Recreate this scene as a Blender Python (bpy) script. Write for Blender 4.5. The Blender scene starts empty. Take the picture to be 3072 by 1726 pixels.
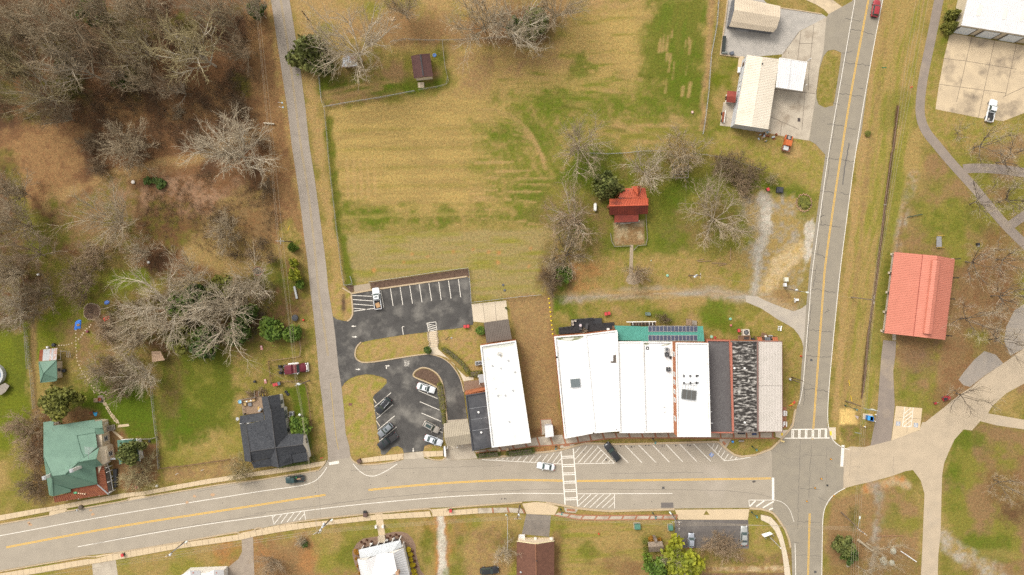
import bpy,bmesh,math,random
import numpy as np
from mathutils import Vector,Matrix
from mathutils.geometry import tessellate_polygon
V=Vector
from math import sin,cos,pi,radians as rad_
# ---- camera, sky, sun, exposure
scene=bpy.context.scene
COL=scene.collection
CAM_H=185.0
S=.089
cam_data=bpy.data.cameras.new('camera')
cam_data.sensor_width=36.0
cam_data.lens=36.0/2/(1536*S/CAM_H)
cam_data.clip_start=1.0
cam_data.clip_end=3000.0
cam=bpy.data.objects.new('camera',cam_data)
cam.location=(0,0,CAM_H)
COL.objects.link(cam)
scene.camera=cam
SUN_EL,SUN_AZ=rad_(48),rad_(-42)
world=bpy.data.worlds.new('World')
scene.world=world
world.use_nodes=True
wn,wl=world.node_tree.nodes,world.node_tree.links
bg=wn['Background']
sky=wn.new('ShaderNodeTexSky')
sky.sky_type='NISHITA'
sky.sun_disc=False
sky.sun_elevation=SUN_EL
sky.sun_rotation=SUN_AZ
sky.air_density=1.0
sky.dust_density=4.0
hs=wn.new('ShaderNodeHueSaturation')
hs.inputs['Saturation'].default_value=.06
wl.new(sky.outputs[0],hs.inputs['Color'])
wl.new(hs.outputs[0],bg.inputs['Color'])
bg.inputs['Strength'].default_value=.15
sun_data=bpy.data.lights.new('sun','SUN')
sun_data.energy=.8
sun_data.angle=rad_(24)
sun_data.color=(1.0,.92,.80)
sun=bpy.data.objects.new('sun',sun_data)
sdir=V((sin(SUN_AZ)*cos(SUN_EL),cos(SUN_AZ)*cos(SUN_EL),sin(SUN_EL)))
sun.rotation_euler=sdir.to_track_quat('Z','Y').to_euler()
sun.location=sdir*300
COL.objects.link(sun)
scene.view_settings.view_transform='Standard'
scene.view_settings.look='None'
scene.view_settings.gamma=1.0
scene.view_settings.exposure=.74
scene.view_settings.use_curve_mapping=False
scene.cycles.max_bounces=5
scene.cycles.diffuse_bounces=2
scene.cycles.use_denoising=False
# ---- positions taken from image pixels: zoomed photo tile -> metres on the ground
K=3.215
TILES={'o':(0,0,.83822)}
for r_,oy in(('a',0),('b',430),('c',850),('d',1276)):
 for c_,ox in(('0',0),('1',760),('2',1520),('3',2272)):
  TILES[r_+c_]=(ox,oy,K)
TILES.update(e1=(100,1230,4.822),e2=(690,1150,5.167),e3=(1640,930,7.156),e4=(2180,960,9.645),e5=(2560,1180,9.045),e6=(1040,1580,9.913),e7=(820,1060,16.08),e8=(1120,1140,6.292),n=(0,0,1.0))
def P(t,x,y,h=.0):
 ox,oy,k=TILES[t]
 f=S*(CAM_H-h)/CAM_H
 return((ox+x/k-1536)*f,(863-oy-y/k)*f)
def P3(t,x,y,h):
 a=P(t,x,y,h)
 return(a[0],a[1],h)
def T(t,c,h=.0):
 return[P(t,c[i],c[i+1],h)for i in range(0,len(c),2)]
def heading(t,x0,y0,x1,y1):
 a,b=P(t,x0,y0),P(t,x1,y1)
 return math.atan2(b[1]-a[1],b[0]-a[0])
def T3(t,*c):
 return[P3(t,*c[i:i+3])for i in range(0,len(c),3)]
R=random.Random(11)
U=R.uniform
rng=np.random.default_rng(5)
def area(p):
 return.5*sum(p[i][0]*p[(i+1)%len(p)][1]-p[(i+1)%len(p)][0]*p[i][1]for i in range(len(p)))
def ccw(p):
 return list(p)if area(p)>0 else list(reversed(p))
def inset(p,d):
 p=ccw(p)
 n=len(p)
 out=[]
 for i in range(n):
  a,b,c=V(p[i-1][:2]),V(p[i][:2]),V(p[(i+1)%n][:2])
  e1,e2=(b-a).normalized(),(c-b).normalized()
  n1,n2=V((-e1.y,e1.x)),V((-e2.y,e2.x))
  m=n1+n2
  q=m/max(.3,m.dot(n1))if m.length>1e-6 else n1
  out.append((b.x+q.x*d,b.y+q.y*d))
 return out
def lerp(a,b,t):
 return tuple(a[i]+(b[i]-a[i])*t for i in range(len(a)))
def resample(path,step):
 pts=[V(p)for p in path]
 seg=[(pts[i+1]-pts[i]).length for i in range(len(pts)-1)]
 L=sum(seg)
 n=max(1,round(L/step))
 return sample(path,[i/n for i in range(n+1)])
def sample(path,fr):
 pts=[V(p)for p in path]
 seg=[(pts[i+1]-pts[i]).length for i in range(len(pts)-1)]
 L=sum(seg)
 out=[]
 for f in fr:
  d=f*L
  i=0
  while i<len(seg)-1 and d>seg[i]:
   d-=seg[i]
   i+=1
  out.append(tuple(pts[i].lerp(pts[i+1],min(1.0,d/max(seg[i],1e-9)))))
 return out
def smp(path,n=3):
 for _ in range(n):
  q=[path[0]]
  for a,b in zip(path,path[1:]):
   q+=[lerp(a,b,.25),lerp(a,b,.75)]
  q.append(path[-1])
  path=q
 return path
def offset(path,d):
 out=[]
 for i in range(len(path)):
  a=V(path[max(0,i-1)][:2])
  b=V(path[min(len(path)-1,i+1)][:2])
  e=(b-a).normalized()
  out.append((path[i][0]-e.y*d,path[i][1]+e.x*d))
 return out
 # ---- mesh building
def chained(f):
 def g(s,*a,**k):
  f(s,*a,**k)
  return s
 return g
class MB:
 def __init__(s):
  s.v,s.f,s.m=[],[],[]
 @chained
 def add(s,vs,fs,m=0):
  o=len(s.v)
  s.v+=[tuple(v)for v in vs]
  s.f+=[tuple(i+o for i in f)for f in fs]
  s.m+=[m]*len(fs)
 @chained
 def face(s,pts,m=0):
  if len(pts)<=4:
   s.add(pts,[tuple(range(len(pts)))],m)
  else:
   s.add(pts,tessellate_polygon([[V(p)for p in pts]]),m)
 @chained
 def sheet(s,polys,z,m=0):
  loops=[[V((p[0],p[1],0))for p in q]for q in polys]
  s.add([(p[0],p[1],z)for q in polys for p in q],tessellate_polygon(loops),m)
 @chained
 def prism(s,poly,z0,z1,m=0,top=True,bottom=False,mtop=None):
  poly=ccw(poly)
  n=len(poly)
  s.add([(p[0],p[1],z0)for p in poly]+[(p[0],p[1],z1)for p in poly],[(i,(i+1)%n,n+(i+1)%n,n+i)for i in range(n)],m)
  if top:
   s.face([(p[0],p[1],z1)for p in poly],m if mtop is None else mtop)
  if bottom:
   s.face([(p[0],p[1],z0)for p in reversed(poly)],m)
 @chained
 def box(s,cx,cy,z0,z1,lx,ly,rot=.0,m=0,bottom=True):
  c,n=cos(rot),sin(rot)
  q=[(cx+x*c-y*n,cy+x*n+y*c)for x,y in((-lx/2,-ly/2),(lx/2,-ly/2),(lx/2,ly/2),(-lx/2,ly/2))]
  s.prism(q,z0,z1,m,True,bottom)
 @chained
 def ring(s,outer,inner,z0,z1,m=0):
  n=len(outer)
  vs=[(p[0],p[1],z)for z in(z0,z1)for q in(outer,inner)for p in q]
  fs=[]
  for i in range(n):
   j=(i+1)%n
   fs+=[(i,j,2*n+j,2*n+i),(n+j,n+i,3*n+i,3*n+j),(2*n+i,2*n+j,3*n+j,3*n+i)]
  s.add(vs,fs,m)
 @chained
 def tube(s,path,r,sides=6,m=0,cap=True):
  pts=[V(p)for p in path]
  n=len(pts)
  rs=r if isinstance(r,(list,tuple))else[r]*n
  vs=[]
  up=None
  for i in range(n):
   d=(pts[min(n-1,i+1)]-pts[max(0,i-1)])
   d=d.normalized()if d.length>1e-9 else V((0,0,1))
   if up is None:
    up=d.orthogonal().normalized()
   up=(up-d*up.dot(d))
   up=up.normalized()if up.length>1e-6 else d.orthogonal().normalized()
   w=d.cross(up)
   for k in range(sides):
    a=2*pi*k/sides
    vs.append(pts[i]+(up*cos(a)+w*sin(a))*rs[i])
  fs=[(i*sides+k,i*sides+(k+1)%sides,(i+1)*sides+(k+1)%sides,(i+1)*sides+k)for i in range(n-1)for k in range(sides)]
  if cap:
   fs+=[tuple(reversed(range(sides))),tuple((n-1)*sides+k for k in range(sides))]
  s.add(vs,fs,m)
 @chained
 def lathe(s,cx,cy,prof,sides=12,m=0):
  vs=[]
  for r,z in prof:
   for k in range(sides):
    a=2*pi*k/sides
    vs.append((cx+r*cos(a),cy+r*sin(a),z))
  n=len(prof)
  fs=[(i*sides+k,i*sides+(k+1)%sides,(i+1)*sides+(k+1)%sides,(i+1)*sides+k)for i in range(n-1)for k in range(sides)]
  fs+=[tuple(reversed(range(sides))),tuple((n-1)*sides+k for k in range(sides))]
  s.add(vs,fs,m)
 @chained
 def ribbon(s,path,w,z,m=0):
  a,b=offset(path,w/2),offset(path,-w/2)
  n=len(path)
  s.add([(p[0],p[1],z)for p in a]+[(p[0],p[1],z)for p in b],[(i,n+i,n+i+1,i+1)for i in range(n-1)],m)
 @chained
 def sweep(s,path,w,z0,z1,m=0):
  a,b=offset(path,w/2),offset(path,-w/2)
  n=len(path)
  vs=[(p[0],p[1],z)for z in(z0,z1)for q in(a,b)for p in q]
  fs=[]
  for i in range(n-1):
   fs+=[(2*n+i,3*n+i,3*n+i+1,2*n+i+1),(i,i+1,2*n+i+1,2*n+i),(n+i+1,n+i,3*n+i,3*n+i+1)]
  fs+=[(0,n,3*n,2*n),(2*n-1,n-1,3*n-1,4*n-1)]
  s.add(vs,fs,m)
 @chained
 def slab(s,polys,t=.14,m=0,medge=None):
  key={}
  vs=[]
  def idx(p):
   k=(round(p[0],2),round(p[1],2),round(p[2],2))
   if k not in key:
    key[k]=len(vs)
    vs.append(p)
   return key[k]
  fl=[[idx(p)for p in q]for q in polys]
  n=len(vs)
  edges={}
  for q in fl:
   for a,b in zip(q,q[1:]+q[:1]):
    edges[(a,b)]=edges.get((a,b),0)+1
  o=len(s.v)
  s.v+=[tuple(v)for v in vs]+[(v[0],v[1],v[2]-t)for v in vs]
  for q in fl:
   tri=[tuple(range(len(q)))]if len(q)<=4 else tessellate_polygon([[V(vs[i])for i in q]])
   for f in tri:
    s.f.append(tuple(o+q[i]for i in f));s.m.append(m)
    s.f.append(tuple(o+n+q[i]for i in reversed(f)));s.m.append(m)
  for(a,b)in edges:
   if(b,a)not in edges:
    s.f.append((o+a,o+n+a,o+n+b,o+b));s.m.append(m if medge is None else medge)
 @chained
 def ribs(s,quad,pitch,w=.06,hgt=.05,m=0):
  a,b,c,d=[V(p)for p in quad]
  n=max(2,int((b-a).length/pitch))
  nz=(b-a).cross(d-a).normalized()
  if nz.z<0:
   nz=-nz
  for i in range(n+1):
   t=i/n
   p,q=a.lerp(b,t),d.lerp(c,t)
   e=(b-a).normalized()*(w/2)
   u=nz*hgt
   s.add([p-e,p+e,q+e,q-e,p-e*.6+u,p+e*.6+u,q+e*.6+u,q-e*.6+u],[(4,5,6,7),(0,4,7,3),(1,2,6,5),(0,1,5,4),(3,7,6,2)],m)
 def build(s,name,mats,parent=None,smooth=False,**props):
  me=bpy.data.meshes.new(name)
  vs=s.v
  if parent is not None:
   l=parent_loc(parent)
   if l.length>1e-9:
    vs=[(v[0]-l.x,v[1]-l.y,v[2]-l.z)for v in vs]
  me.from_pydata(vs,[],s.f)
  mats=mats if isinstance(mats,(list,tuple))else[mats]
  for mm in mats:
   me.materials.append(mm)
  if len(mats)>1:
   me.polygons.foreach_set('material_index',s.m)
  if smooth:
   me.polygons.foreach_set('use_smooth',[True]*len(s.f))
  me.update()
  return link(name,me,parent,**props)
def parent_loc(o):
 l=V(o.location)
 return l+parent_loc(o.parent)if o.parent else l
def link(name,me,parent=None,**props):
 o=bpy.data.objects.new(name,me)
 COL.objects.link(o)
 if parent is not None:
  o.parent=parent
 for k_,v_ in props.items():
  o[k_]=v_
 return o
def thing(name,label,cat,loc=(0,0,0),rot=.0,group=None):
 o=bpy.data.objects.new(name,None)
 o.empty_display_size=.3
 COL.objects.link(o)
 o.location=(loc[0],loc[1],loc[2]if len(loc)>2 else 0)
 o.rotation_euler=(0,0,rot)
 return tag(o,label,cat,group)
def tag(o,label,cat,group=None):
 o['label']=label
 o['category']=cat
 if group:
  o['group']=group
 return o
def raw_mesh(name,vs,quads,mat):
 me=bpy.data.meshes.new(name)
 me.vertices.add(len(vs))
 me.vertices.foreach_set('co',np.asarray(vs,np.float32).ravel())
 me.loops.add(quads.size)
 me.loops.foreach_set('vertex_index',quads.ravel().astype(np.int32))
 me.polygons.add(len(quads))
 me.polygons.foreach_set('loop_start',np.arange(0,quads.size,4,dtype=np.int32))
 me.polygons.foreach_set('loop_total',np.full(len(quads),4,np.int32))
 me.update(calc_edges=True)
 if mat:
  me.materials.append(mat)
 return me
 # ---- materials
MATS={}
def M(name,c1,c2=None,scale=1.0,rough=.85,metal=.0,lo=.35,hi=.65,grain=.12,gscale=6.0,bump=.0,coord='pos',stretch=None,spec=.3,c3=None,s3=.15,lo3=.55,hi3=.75):
 if name in MATS:
  return MATS[name]
 m=bpy.data.materials.new(name)
 m.use_nodes=True
 nt=m.node_tree
 b=nt.nodes['Principled BSDF']
 b.inputs['Roughness'].default_value=rough
 b.inputs['Metallic'].default_value=metal
 b.inputs['Specular IOR Level'].default_value=spec
 if coord=='pos':
  src=nt.nodes.new('ShaderNodeNewGeometry').outputs['Position']
 else:
  src=nt.nodes.new('ShaderNodeTexCoord').outputs['Object']
 def noise(sc,det=4.0,st=None):
  v=src
  if st:
   mp=nt.nodes.new('ShaderNodeMapping')
   mp.inputs['Rotation'].default_value=(0,0,st[1])
   mp.inputs['Scale'].default_value=(st[0],1.0,1.0)
   nt.links.new(src,mp.inputs['Vector'])
   v=mp.outputs[0]
  n=nt.nodes.new('ShaderNodeTexNoise')
  n.inputs['Scale'].default_value=sc
  n.inputs['Detail'].default_value=det
  n.inputs['Roughness'].default_value=.6
  nt.links.new(v,n.inputs['Vector'])
  return n.outputs['Fac']
 def ramp(fac,a,b_):
  r=nt.nodes.new('ShaderNodeMapRange')
  r.inputs['From Min'].default_value=a
  r.inputs['From Max'].default_value=b_
  nt.links.new(fac,r.inputs['Value'])
  return r.outputs[0]
 def mix(fac,a,b_,mode='MIX'):
  x=nt.nodes.new('ShaderNodeMix')
  x.data_type='RGBA'
  x.blend_type=mode
  for sock,val in((x.inputs[6],a),(x.inputs[7],b_)):
   if isinstance(val,tuple):
    sock.default_value=(val[0],val[1],val[2],1)
   else:
    nt.links.new(val,sock)
  if isinstance(fac,float):
   x.inputs[0].default_value=fac
  else:
   nt.links.new(fac,x.inputs[0])
  return x.outputs[2]
 col=c1
 if c2 is not None:
  col=mix(ramp(noise(scale,5.0,stretch),lo,hi),c1,c2)
 if c3 is not None:
  col=mix(ramp(noise(s3,5.0),lo3,hi3),col,c3)
 if grain>0:
  g=nt.nodes.new('ShaderNodeMapRange')
  g.inputs['From Min'].default_value=.3
  g.inputs['From Max'].default_value=.7
  g.inputs['To Min'].default_value=1-grain
  g.inputs['To Max'].default_value=1+grain
  nt.links.new(noise(gscale,3.0),g.inputs['Value'])
  cb=nt.nodes.new('ShaderNodeCombineColor')
  for k_ in range(3):
   nt.links.new(g.outputs[0],cb.inputs[k_])
  col=mix(1.0,col,cb.outputs[0],'MULTIPLY')
 if isinstance(col,tuple):
  b.inputs['Base Color'].default_value=(*col,1)
 else:
  nt.links.new(col,b.inputs['Base Color'])
 if bump>0:
  bp=nt.nodes.new('ShaderNodeBump')
  bp.inputs['Strength'].default_value=bump
  bp.inputs['Distance'].default_value=.1
  nt.links.new(noise(gscale,3.0),bp.inputs['Height'])
  nt.links.new(bp.outputs[0],b.inputs['Normal'])
 MATS[name]=m
 return m
def plain(name,c,rough=.5,metal=.0,spec=.4,coat=.0):
 if name in MATS:
  return MATS[name]
 m=M(name,c,None,rough=rough,metal=metal,grain=.0,spec=spec)
 if coat:
  m.node_tree.nodes['Principled BSDF'].inputs['Coat Weight'].default_value=coat
  m.node_tree.nodes['Principled BSDF'].inputs['Coat Roughness'].default_value=.08
 return m
ASPHALT=M('asphalt_road',(.345,.292,.222),(.31,.262,.2),.35,grain=.06,gscale=5,c3=(.39,.33,.26),s3=.07,rough=.92)
ASPHALT_OLD=M('asphalt_highway',(.275,.235,.175),(.245,.21,.16),.5,grain=.07,gscale=5,c3=(.32,.275,.21),s3=.09,rough=.92)
ASPHALT_LANE=M('asphalt_side_street',(.31,.26,.21),(.27,.226,.18),.5,grain=.07,gscale=5,c3=(.38,.32,.25),s3=.05,rough=.92)
ASPHALT_NEW=M('sealed_asphalt',(.06,.055,.05),(.085,.078,.07),.4,grain=.12,gscale=5,c3=(.2,.182,.155),s3=.19,lo3=.49,hi3=.72,rough=.88)
ASPHALT_LOT=M('asphalt_lot',(.115,.1,.09),(.15,.13,.115),.6,grain=.12,gscale=8,c3=(.2,.175,.15),s3=.2,rough=.9)
EAST_ROAD=M('pale_tarmac',(.45,.355,.245),(.39,.31,.215),.35,grain=.08,gscale=7,c3=(.34,.285,.22),s3=.06,rough=.92)
TRAIL=M('trail_asphalt',(.26,.208,.165),(.22,.178,.145),.5,grain=.10,gscale=8,c3=(.36,.28,.19),s3=.11,rough=.92)
CONCRETE=M('concrete',(.56,.43,.27),(.5,.385,.245),.5,grain=.07,gscale=6,rough=.9)
CONC_G=M('worn_concrete',(.46,.39,.295),(.37,.31,.235),.4,grain=.10,gscale=5,c3=(.25,.19,.13),s3=.2,lo3=.52,hi3=.75,rough=.9)
CONCRETE_TAN=M('stained_concrete',(.54,.42,.27),(.45,.35,.23),.3,grain=.10,gscale=4,c3=(.2,.155,.11),s3=.16,lo3=.5,hi3=.7,rough=.9)
CONC_P=M('pale_concrete',(.58,.48,.35),(.52,.43,.31),.4,grain=.06,gscale=6,rough=.9)
JOINT=M('joint_dirt',(.22,.16,.1),None,grain=.2)
GRAVEL=M('crushed_gravel',(.40,.36,.31),(.33,.30,.26),.5,grain=.28,gscale=5,bump=.3,c3=(.47,.42,.36),s3=.2)
BRICK_BAND=M('brick_band',(.36,.16,.085),(.28,.12,.065),2.5,grain=.15)
MULCH=M('mulch',(.085,.05,.032),(.14,.085,.055),1.6,grain=.3,gscale=5,bump=.4)
MULCH_PALE=M('pale_mulch',(.24,.155,.105),(.19,.12,.08),1.6,grain=.22,gscale=5,bump=.4)
PAINT_W=M('road_paint_white',(.78,.72,.62),(.66,.6,.51),1.5,grain=.1,gscale=10)
PAINT_Y=M('road_paint_yellow',(.72,.43,.06),(.62,.36,.06),1.5,grain=.1,gscale=10)
PAINT_YF=M('road_paint_yellow_faded',(.42,.3,.12),(.35,.26,.13),1.5,grain=.15,gscale=10)
CRACK=M('crack_sealant',(.06,.055,.055),None,grain=.2)
CRACK_SOFT=M('fine_crack',(.15,.13,.11),None,grain=.2)
BLUE_PAINT=plain('blue_paint',(.12,.2,.42),.8)
# ---- the ground: one sheet, its plants, soils and shrub shadow painted as patches
GX0,GX1,GY0,GY1,GD=-156.0,156.0,-92.0,92.0,.4
nx,ny=int((GX1-GX0)/GD)+1,int((GY1-GY0)/GD)+1
gx=np.linspace(GX0,GX1,nx)
gy=np.linspace(GY0,GY1,ny)
GXX,GYY=np.meshgrid(gx,gy)
def vnoise(x,y,scale,seed,ang=.0,aniso=1.0):
 c,s_=cos(ang),sin(ang)
 u,v=(x*c+y*s_)*scale/aniso,(-x*s_+y*c)*scale
 r=np.random.default_rng(seed).random((256,256))
 iu,iv=np.floor(u).astype(int),np.floor(v).astype(int)
 fu,fv=u-iu,v-iv
 fu,fv=fu*fu*(3-2*fu),fv*fv*(3-2*fv)
 a,b=r[iv%256,iu%256],r[iv%256,(iu+1)%256]
 c2,d=r[(iv+1)%256,iu%256],r[(iv+1)%256,(iu+1)%256]
 return(a*(1-fu)+b*fu)*(1-fv)+(c2*(1-fu)+d*fu)*fv
def fbm(x,y,scale,seed,octs=4,ang=.0,aniso=1.0):
 t,amp,tot=0,1.0,0
 for k_ in range(octs):
  t=t+amp*vnoise(x,y,scale*2**k_,seed+17*k_,ang,aniso)
  tot+=amp
  amp*=.6
 return t/tot
N_BIG=fbm(GXX,GYY,.045,1)
N_MID=fbm(GXX,GYY,.16,2)
N_SM=fbm(GXX,GYY,.5,3)*.55+fbm(GXX,GYY,1.15,13,3)*.45
N_SM2=fbm(GXX,GYY,.7,9)
N_EDGE=fbm(GXX,GYY,.22,4)-.5
N_EDGE2=fbm(GXX,GYY,.9,8)-.5
N_STREAK=fbm(GXX,GYY,.9,5,3,.03,7.0)
N_STREAK2=fbm(GXX,GYY,.9,6,3,rad_(80),8.0)
DRY=np.array((.28,.192,.066))
TAN=np.array((.325,.21,.085))
GOLD=np.array((.33,.228,.075))
OLIVE=np.array((.158,.138,.026))
GREEN=np.array((.098,.108,.013))
LUSH=np.array((.082,.115,.009))
LIME=np.array((.14,.155,.014))
LITTER=np.array((.17,.088,.04))
LITTER_D=np.array((.095,.05,.026))
ORANGE=np.array((.25,.142,.06))
CLAY=np.array((.42,.19,.065))
BROWN=np.array((.215,.132,.058))
PINKISH=np.array((.26,.155,.09))
SOIL=np.array((.1,.06,.036))
SAND=np.array((.6,.45,.25))
GRAVELC=np.array((.37,.315,.24))
STRAW=np.array((.62,.42,.15))
WHITEG=np.array((.45,.4,.32))
GC=np.empty((ny,nx,3))
def blend(c1,c2,f):
 return c1+(c2-c1)*f[...,None]
def contrast(n,lo,hi):
 return np.clip((n-lo)/(hi-lo),0,1)
GC[:]=blend(DRY,OLIVE,contrast(N_MID*.6+N_SM*.4,.38,.66))
def sd_poly(X,Y,p):
 d=np.full(X.shape,1e9)
 ins=np.zeros(X.shape,bool)
 n=len(p)
 for i in range(n):
  ax,ay=p[i]
  bx,by=p[(i+1)%n]
  ex,ey=bx-ax,by-ay
  wx,wy=X-ax,Y-ay
  t=np.clip((wx*ex+wy*ey)/(ex*ex+ey*ey+1e-12),0,1)
  d=np.minimum(d,(wx-ex*t)**2+(wy-ey*t)**2)
  c=((ay>Y)!=(by>Y))
  with np.errstate(divide='ignore',invalid='ignore'):
   ins^=c&(X<(bx-ax)*(Y-ay)/(by-ay+1e-12)+ax)
 d=np.sqrt(d)
 return np.where(ins,-d,d)
def sd_line(X,Y,p):
 d=np.full(X.shape,1e9)
 for i in range(len(p)-1):
  ax,ay=p[i]
  bx,by=p[i+1]
  ex,ey=bx-ax,by-ay
  wx,wy=X-ax,Y-ay
  t=np.clip((wx*ex+wy*ey)/(ex*ex+ey*ey+1e-12),0,1)
  d=np.minimum(d,(wx-ex*t)**2+(wy-ey*t)**2)
 return np.sqrt(d)
def pt(kind,t,c,c1,c2=None,w=.0,f=2.0,g=3.0,op=1.0,n='sm',lo=.36,hi=.66):
 pts=T(t,c if kind!='spot' else c[:2])
 if kind=='spot':
  rx,ry=c[2]/TILES[t][2]*S,c[3]/TILES[t][2]*S
  x0,x1,y0,y1=pts[0][0]-rx,pts[0][0]+rx,pts[0][1]-ry,pts[0][1]+ry
 else:
  xs,ys=[p[0]for p in pts],[p[1]for p in pts]
  x0,x1,y0,y1=min(xs),max(xs),min(ys),max(ys)
 pad=w+f+g+1
 i0,i1=max(0,int((x0-pad-GX0)/GD)),min(nx,int((x1+pad-GX0)/GD)+2)
 j0,j1=max(0,int((y0-pad-GY0)/GD)),min(ny,int((y1+pad-GY0)/GD)+2)
 if i1<=i0 or j1<=j0:
  return
 sl=(slice(j0,j1),slice(i0,i1))
 X,Y=GXX[sl],GYY[sl]
 if kind=='poly':
  d=sd_poly(X,Y,pts)
 elif kind=='line':
  d=sd_line(X,Y,pts)-w/2
 else:
  q=np.sqrt(((X-pts[0][0])/rx)**2+((Y-pts[0][1])/ry)**2)
  d=(q-1)*min(rx,ry)
 d=d+g*(N_EDGE[sl]*2.4+N_EDGE2[sl]*.8)
 a=np.clip(.5-d/max(f,1e-3),0,1)
 a=a*a*(3-2*a)*op
 nn={'mid':N_MID,'sm':N_SM,'big':N_BIG,'str':N_STREAK,'str2':N_STREAK2,'sm2':N_SM2}[n][sl]
 col=blend(c1,c1 if c2 is None else c2,contrast(nn,lo,hi))
 GC[sl]=GC[sl]*(1-a[...,None])+col*a[...,None]
pt('poly','o',[-80,-80,700,-80,735,250,760,420,790,620,740,720,480,700,330,720,130,640,0,560,-80,560],LITTER,LITTER_D,f=4,g=4,n='mid',lo=.42,hi=.66)
for x,y,rx,ry in((250,70,110,60),(420,60,90,45),(620,60,60,60),(120,240,110,40),(30,110,90,60),(330,190,70,60),(600,200,50,40),(420,240,90,40),(300,330,90,40),(230,400,40,60),(20,520,40,100),(530,250,50,40)):
 pt('spot','o',[x,y,rx,ry],LITTER_D,SOIL*.75,f=5,g=6,op=.75)
for x,y,rx,ry in((130,380,110,80),(80,470,70,50),(330,275,60,35),(560,240,70,30),(660,230,40,60),(450,270,40,20),(690,420,40,60)):
 pt('spot','o',[x,y,rx,ry],ORANGE,LITTER,f=5,g=5,lo=.45,hi=.7)
for x,y,rx,ry in((240,35,40,22),(330,200,30,30),(640,25,40,25),(10,120,30,10),(130,120,40,20),(170,220,40,30),(40,240,30,20),(610,220,30,30),(90,290,40,15),(20,430,20,25),(430,60,60,20)):
 pt('spot','o',[x,y,rx,ry],OLIVE*.8,GREEN*.55,f=4,g=4,op=.85)
pt('line','o',[120,520,200,470,280,448,350,432,430,412,500,398,600,350,700,330],TAN*.95,ORANGE,w=3.6,f=2.5,g=1.6)
pt('line','o',[200,485,290,446,350,436],BROWN*.8,None,w=.5,f=.7,g=.4,op=.7)
pt('line','o',[410,418,500,397,560,372],ORANGE*1.1,None,w=.5,f=.7,g=.4,op=.7)
pt('poly','o',[140,500,350,450,370,620,330,690,200,640,130,580],BROWN,OLIVE*.9,f=4,g=4,lo=.42,hi=.7)
pt('spot','o',[480,500,130,62],PINKISH*1.05,LITTER,f=6,g=5,lo=.42,hi=.62)
pt('spot','o',[430,570,80,50],LITTER*.8,OLIVE*.8,f=5,g=5)
pt('poly','o',[560,500,740,440,790,640,730,680,600,700,480,660,500,590],DRY*.9,BROWN,f=5,g=5,lo=.4,hi=.66)
pt('spot','o',[650,560,70,45],LITTER,BROWN,f=5,g=5,op=.8)
pt('poly','o',[480,640,620,610,700,640,660,700,560,710],TAN*.85,DRY*.95,f=5,g=4)
pt('line','o',[640,-60,660,150,690,320,715,480,735,600],ORANGE*.95,LITTER,w=8,f=3,g=3,lo=.4,hi=.7)
pt('line','o',[680,-60,700,140,745,400,780,600,815,800],ORANGE*1.08,DRY*1.05,w=3.2,f=1.6,g=1.2)
pt('line','o',[725,570,770,800,800,960,815,1130],DRY,OLIVE,w=4.5,f=2,g=1.5)
pt('poly','o',[-80,560,40,560,130,620,110,800,60,850,-80,850],LITTER_D*1.3,OLIVE*.7,f=5,g=4)  # brown shrub zone, the shrubs' shadow painted into the ground colour
pt('poly','o',[40,500,110,540,170,600,120,660,60,620],OLIVE,GREEN,f=5,g=4,op=.85)
pt('poly','o',[135,650,330,690,400,720,300,800,250,840,110,870,80,990,90,830,120,760],LIME,OLIVE*1.15,f=4,g=4,n='mid',lo=.42,hi=.66)
pt('poly','o',[160,640,300,650,330,690,150,720],OLIVE*1.1,DRY,f=4,g=4,op=.8)
pt('spot','o',[330,700,60,24],LUSH*1.1,LIME,f=3,g=3,op=.8)
pt('poly','o',[-80,850,75,820,80,1100,30,1200,-80,1200],GREEN,LIME*.9,f=3,g=3,n='mid')
pt('line','o',[84,820,85,1000,95,1090],BROWN,None,w=1.4,f=1,g=.6,op=.8)
pt('spot','o',[170,720,60,40],BROWN*.8,OLIVE*.8,f=5,g=4,op=.8)
pt('poly','o',[150,820,250,800,300,820,290,880,250,950,180,900],BROWN,OLIVE*1.1,f=4,g=3,lo=.45,hi=.7)
pt('spot','o',[255,820,45,22],BROWN*.75,None,f=2,g=2)
pt('poly','o',[250,860,380,900,385,1000,300,1010,240,960],BROWN*.95,OLIVE,f=4,g=4)
pt('poly','o',[170,980,250,930,390,990,392,1100,280,1070,160,1050],GREEN,LUSH,f=3,g=3,n='mid')
pt('poly','o',[392,890,600,850,700,860,760,900,680,980,640,980,600,1000,600,1110,400,1110],GREEN,OLIVE*1.15,f=3,g=3,n='mid',lo=.45,hi=.68)
pt('poly','o',[400,1090,600,1080,610,1160,405,1175],DRY*1.05,OLIVE*1.2,f=4,g=3,n='mid')
pt('spot','o',[460,1060,60,60],GREEN*.95,LUSH,f=4,g=4)
pt('poly','o',[570,880,690,870,700,960,640,985,580,980],DRY*.95,OLIVE*1.2,f=4,g=3)
pt('poly','o',[410,1185,590,1150,600,1185,415,1212],DRY,BROWN*1.1,f=2,g=1.5)
pt('poly','o',[715,975,770,960,785,1130,740,1120,735,1010],GREEN*.95,LUSH,f=1.5,g=1)
pt('poly','o',[690,905,770,895,775,960,700,965],DRY*.95,OLIVE,f=2,g=1)
pt('poly','o',[-80,1180,60,1100,105,1080,115,1260,0,1295,-80,1310],DRY*1.02,OLIVE*1.1,f=3,g=2,n='mid')
pt('poly','o',[75,1060,108,1050,122,1250,85,1260],LITTER,LITTER_D,f=4,g=3)
pt('poly','o',[268,1080,395,1090,402,1215,290,1240],LITTER*1.05,BROWN,f=2,g=2)
pt('poly','o',[300,1060,390,1070,390,1110,325,1105],GREEN*.95,LUSH,f=2,g=2)
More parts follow.
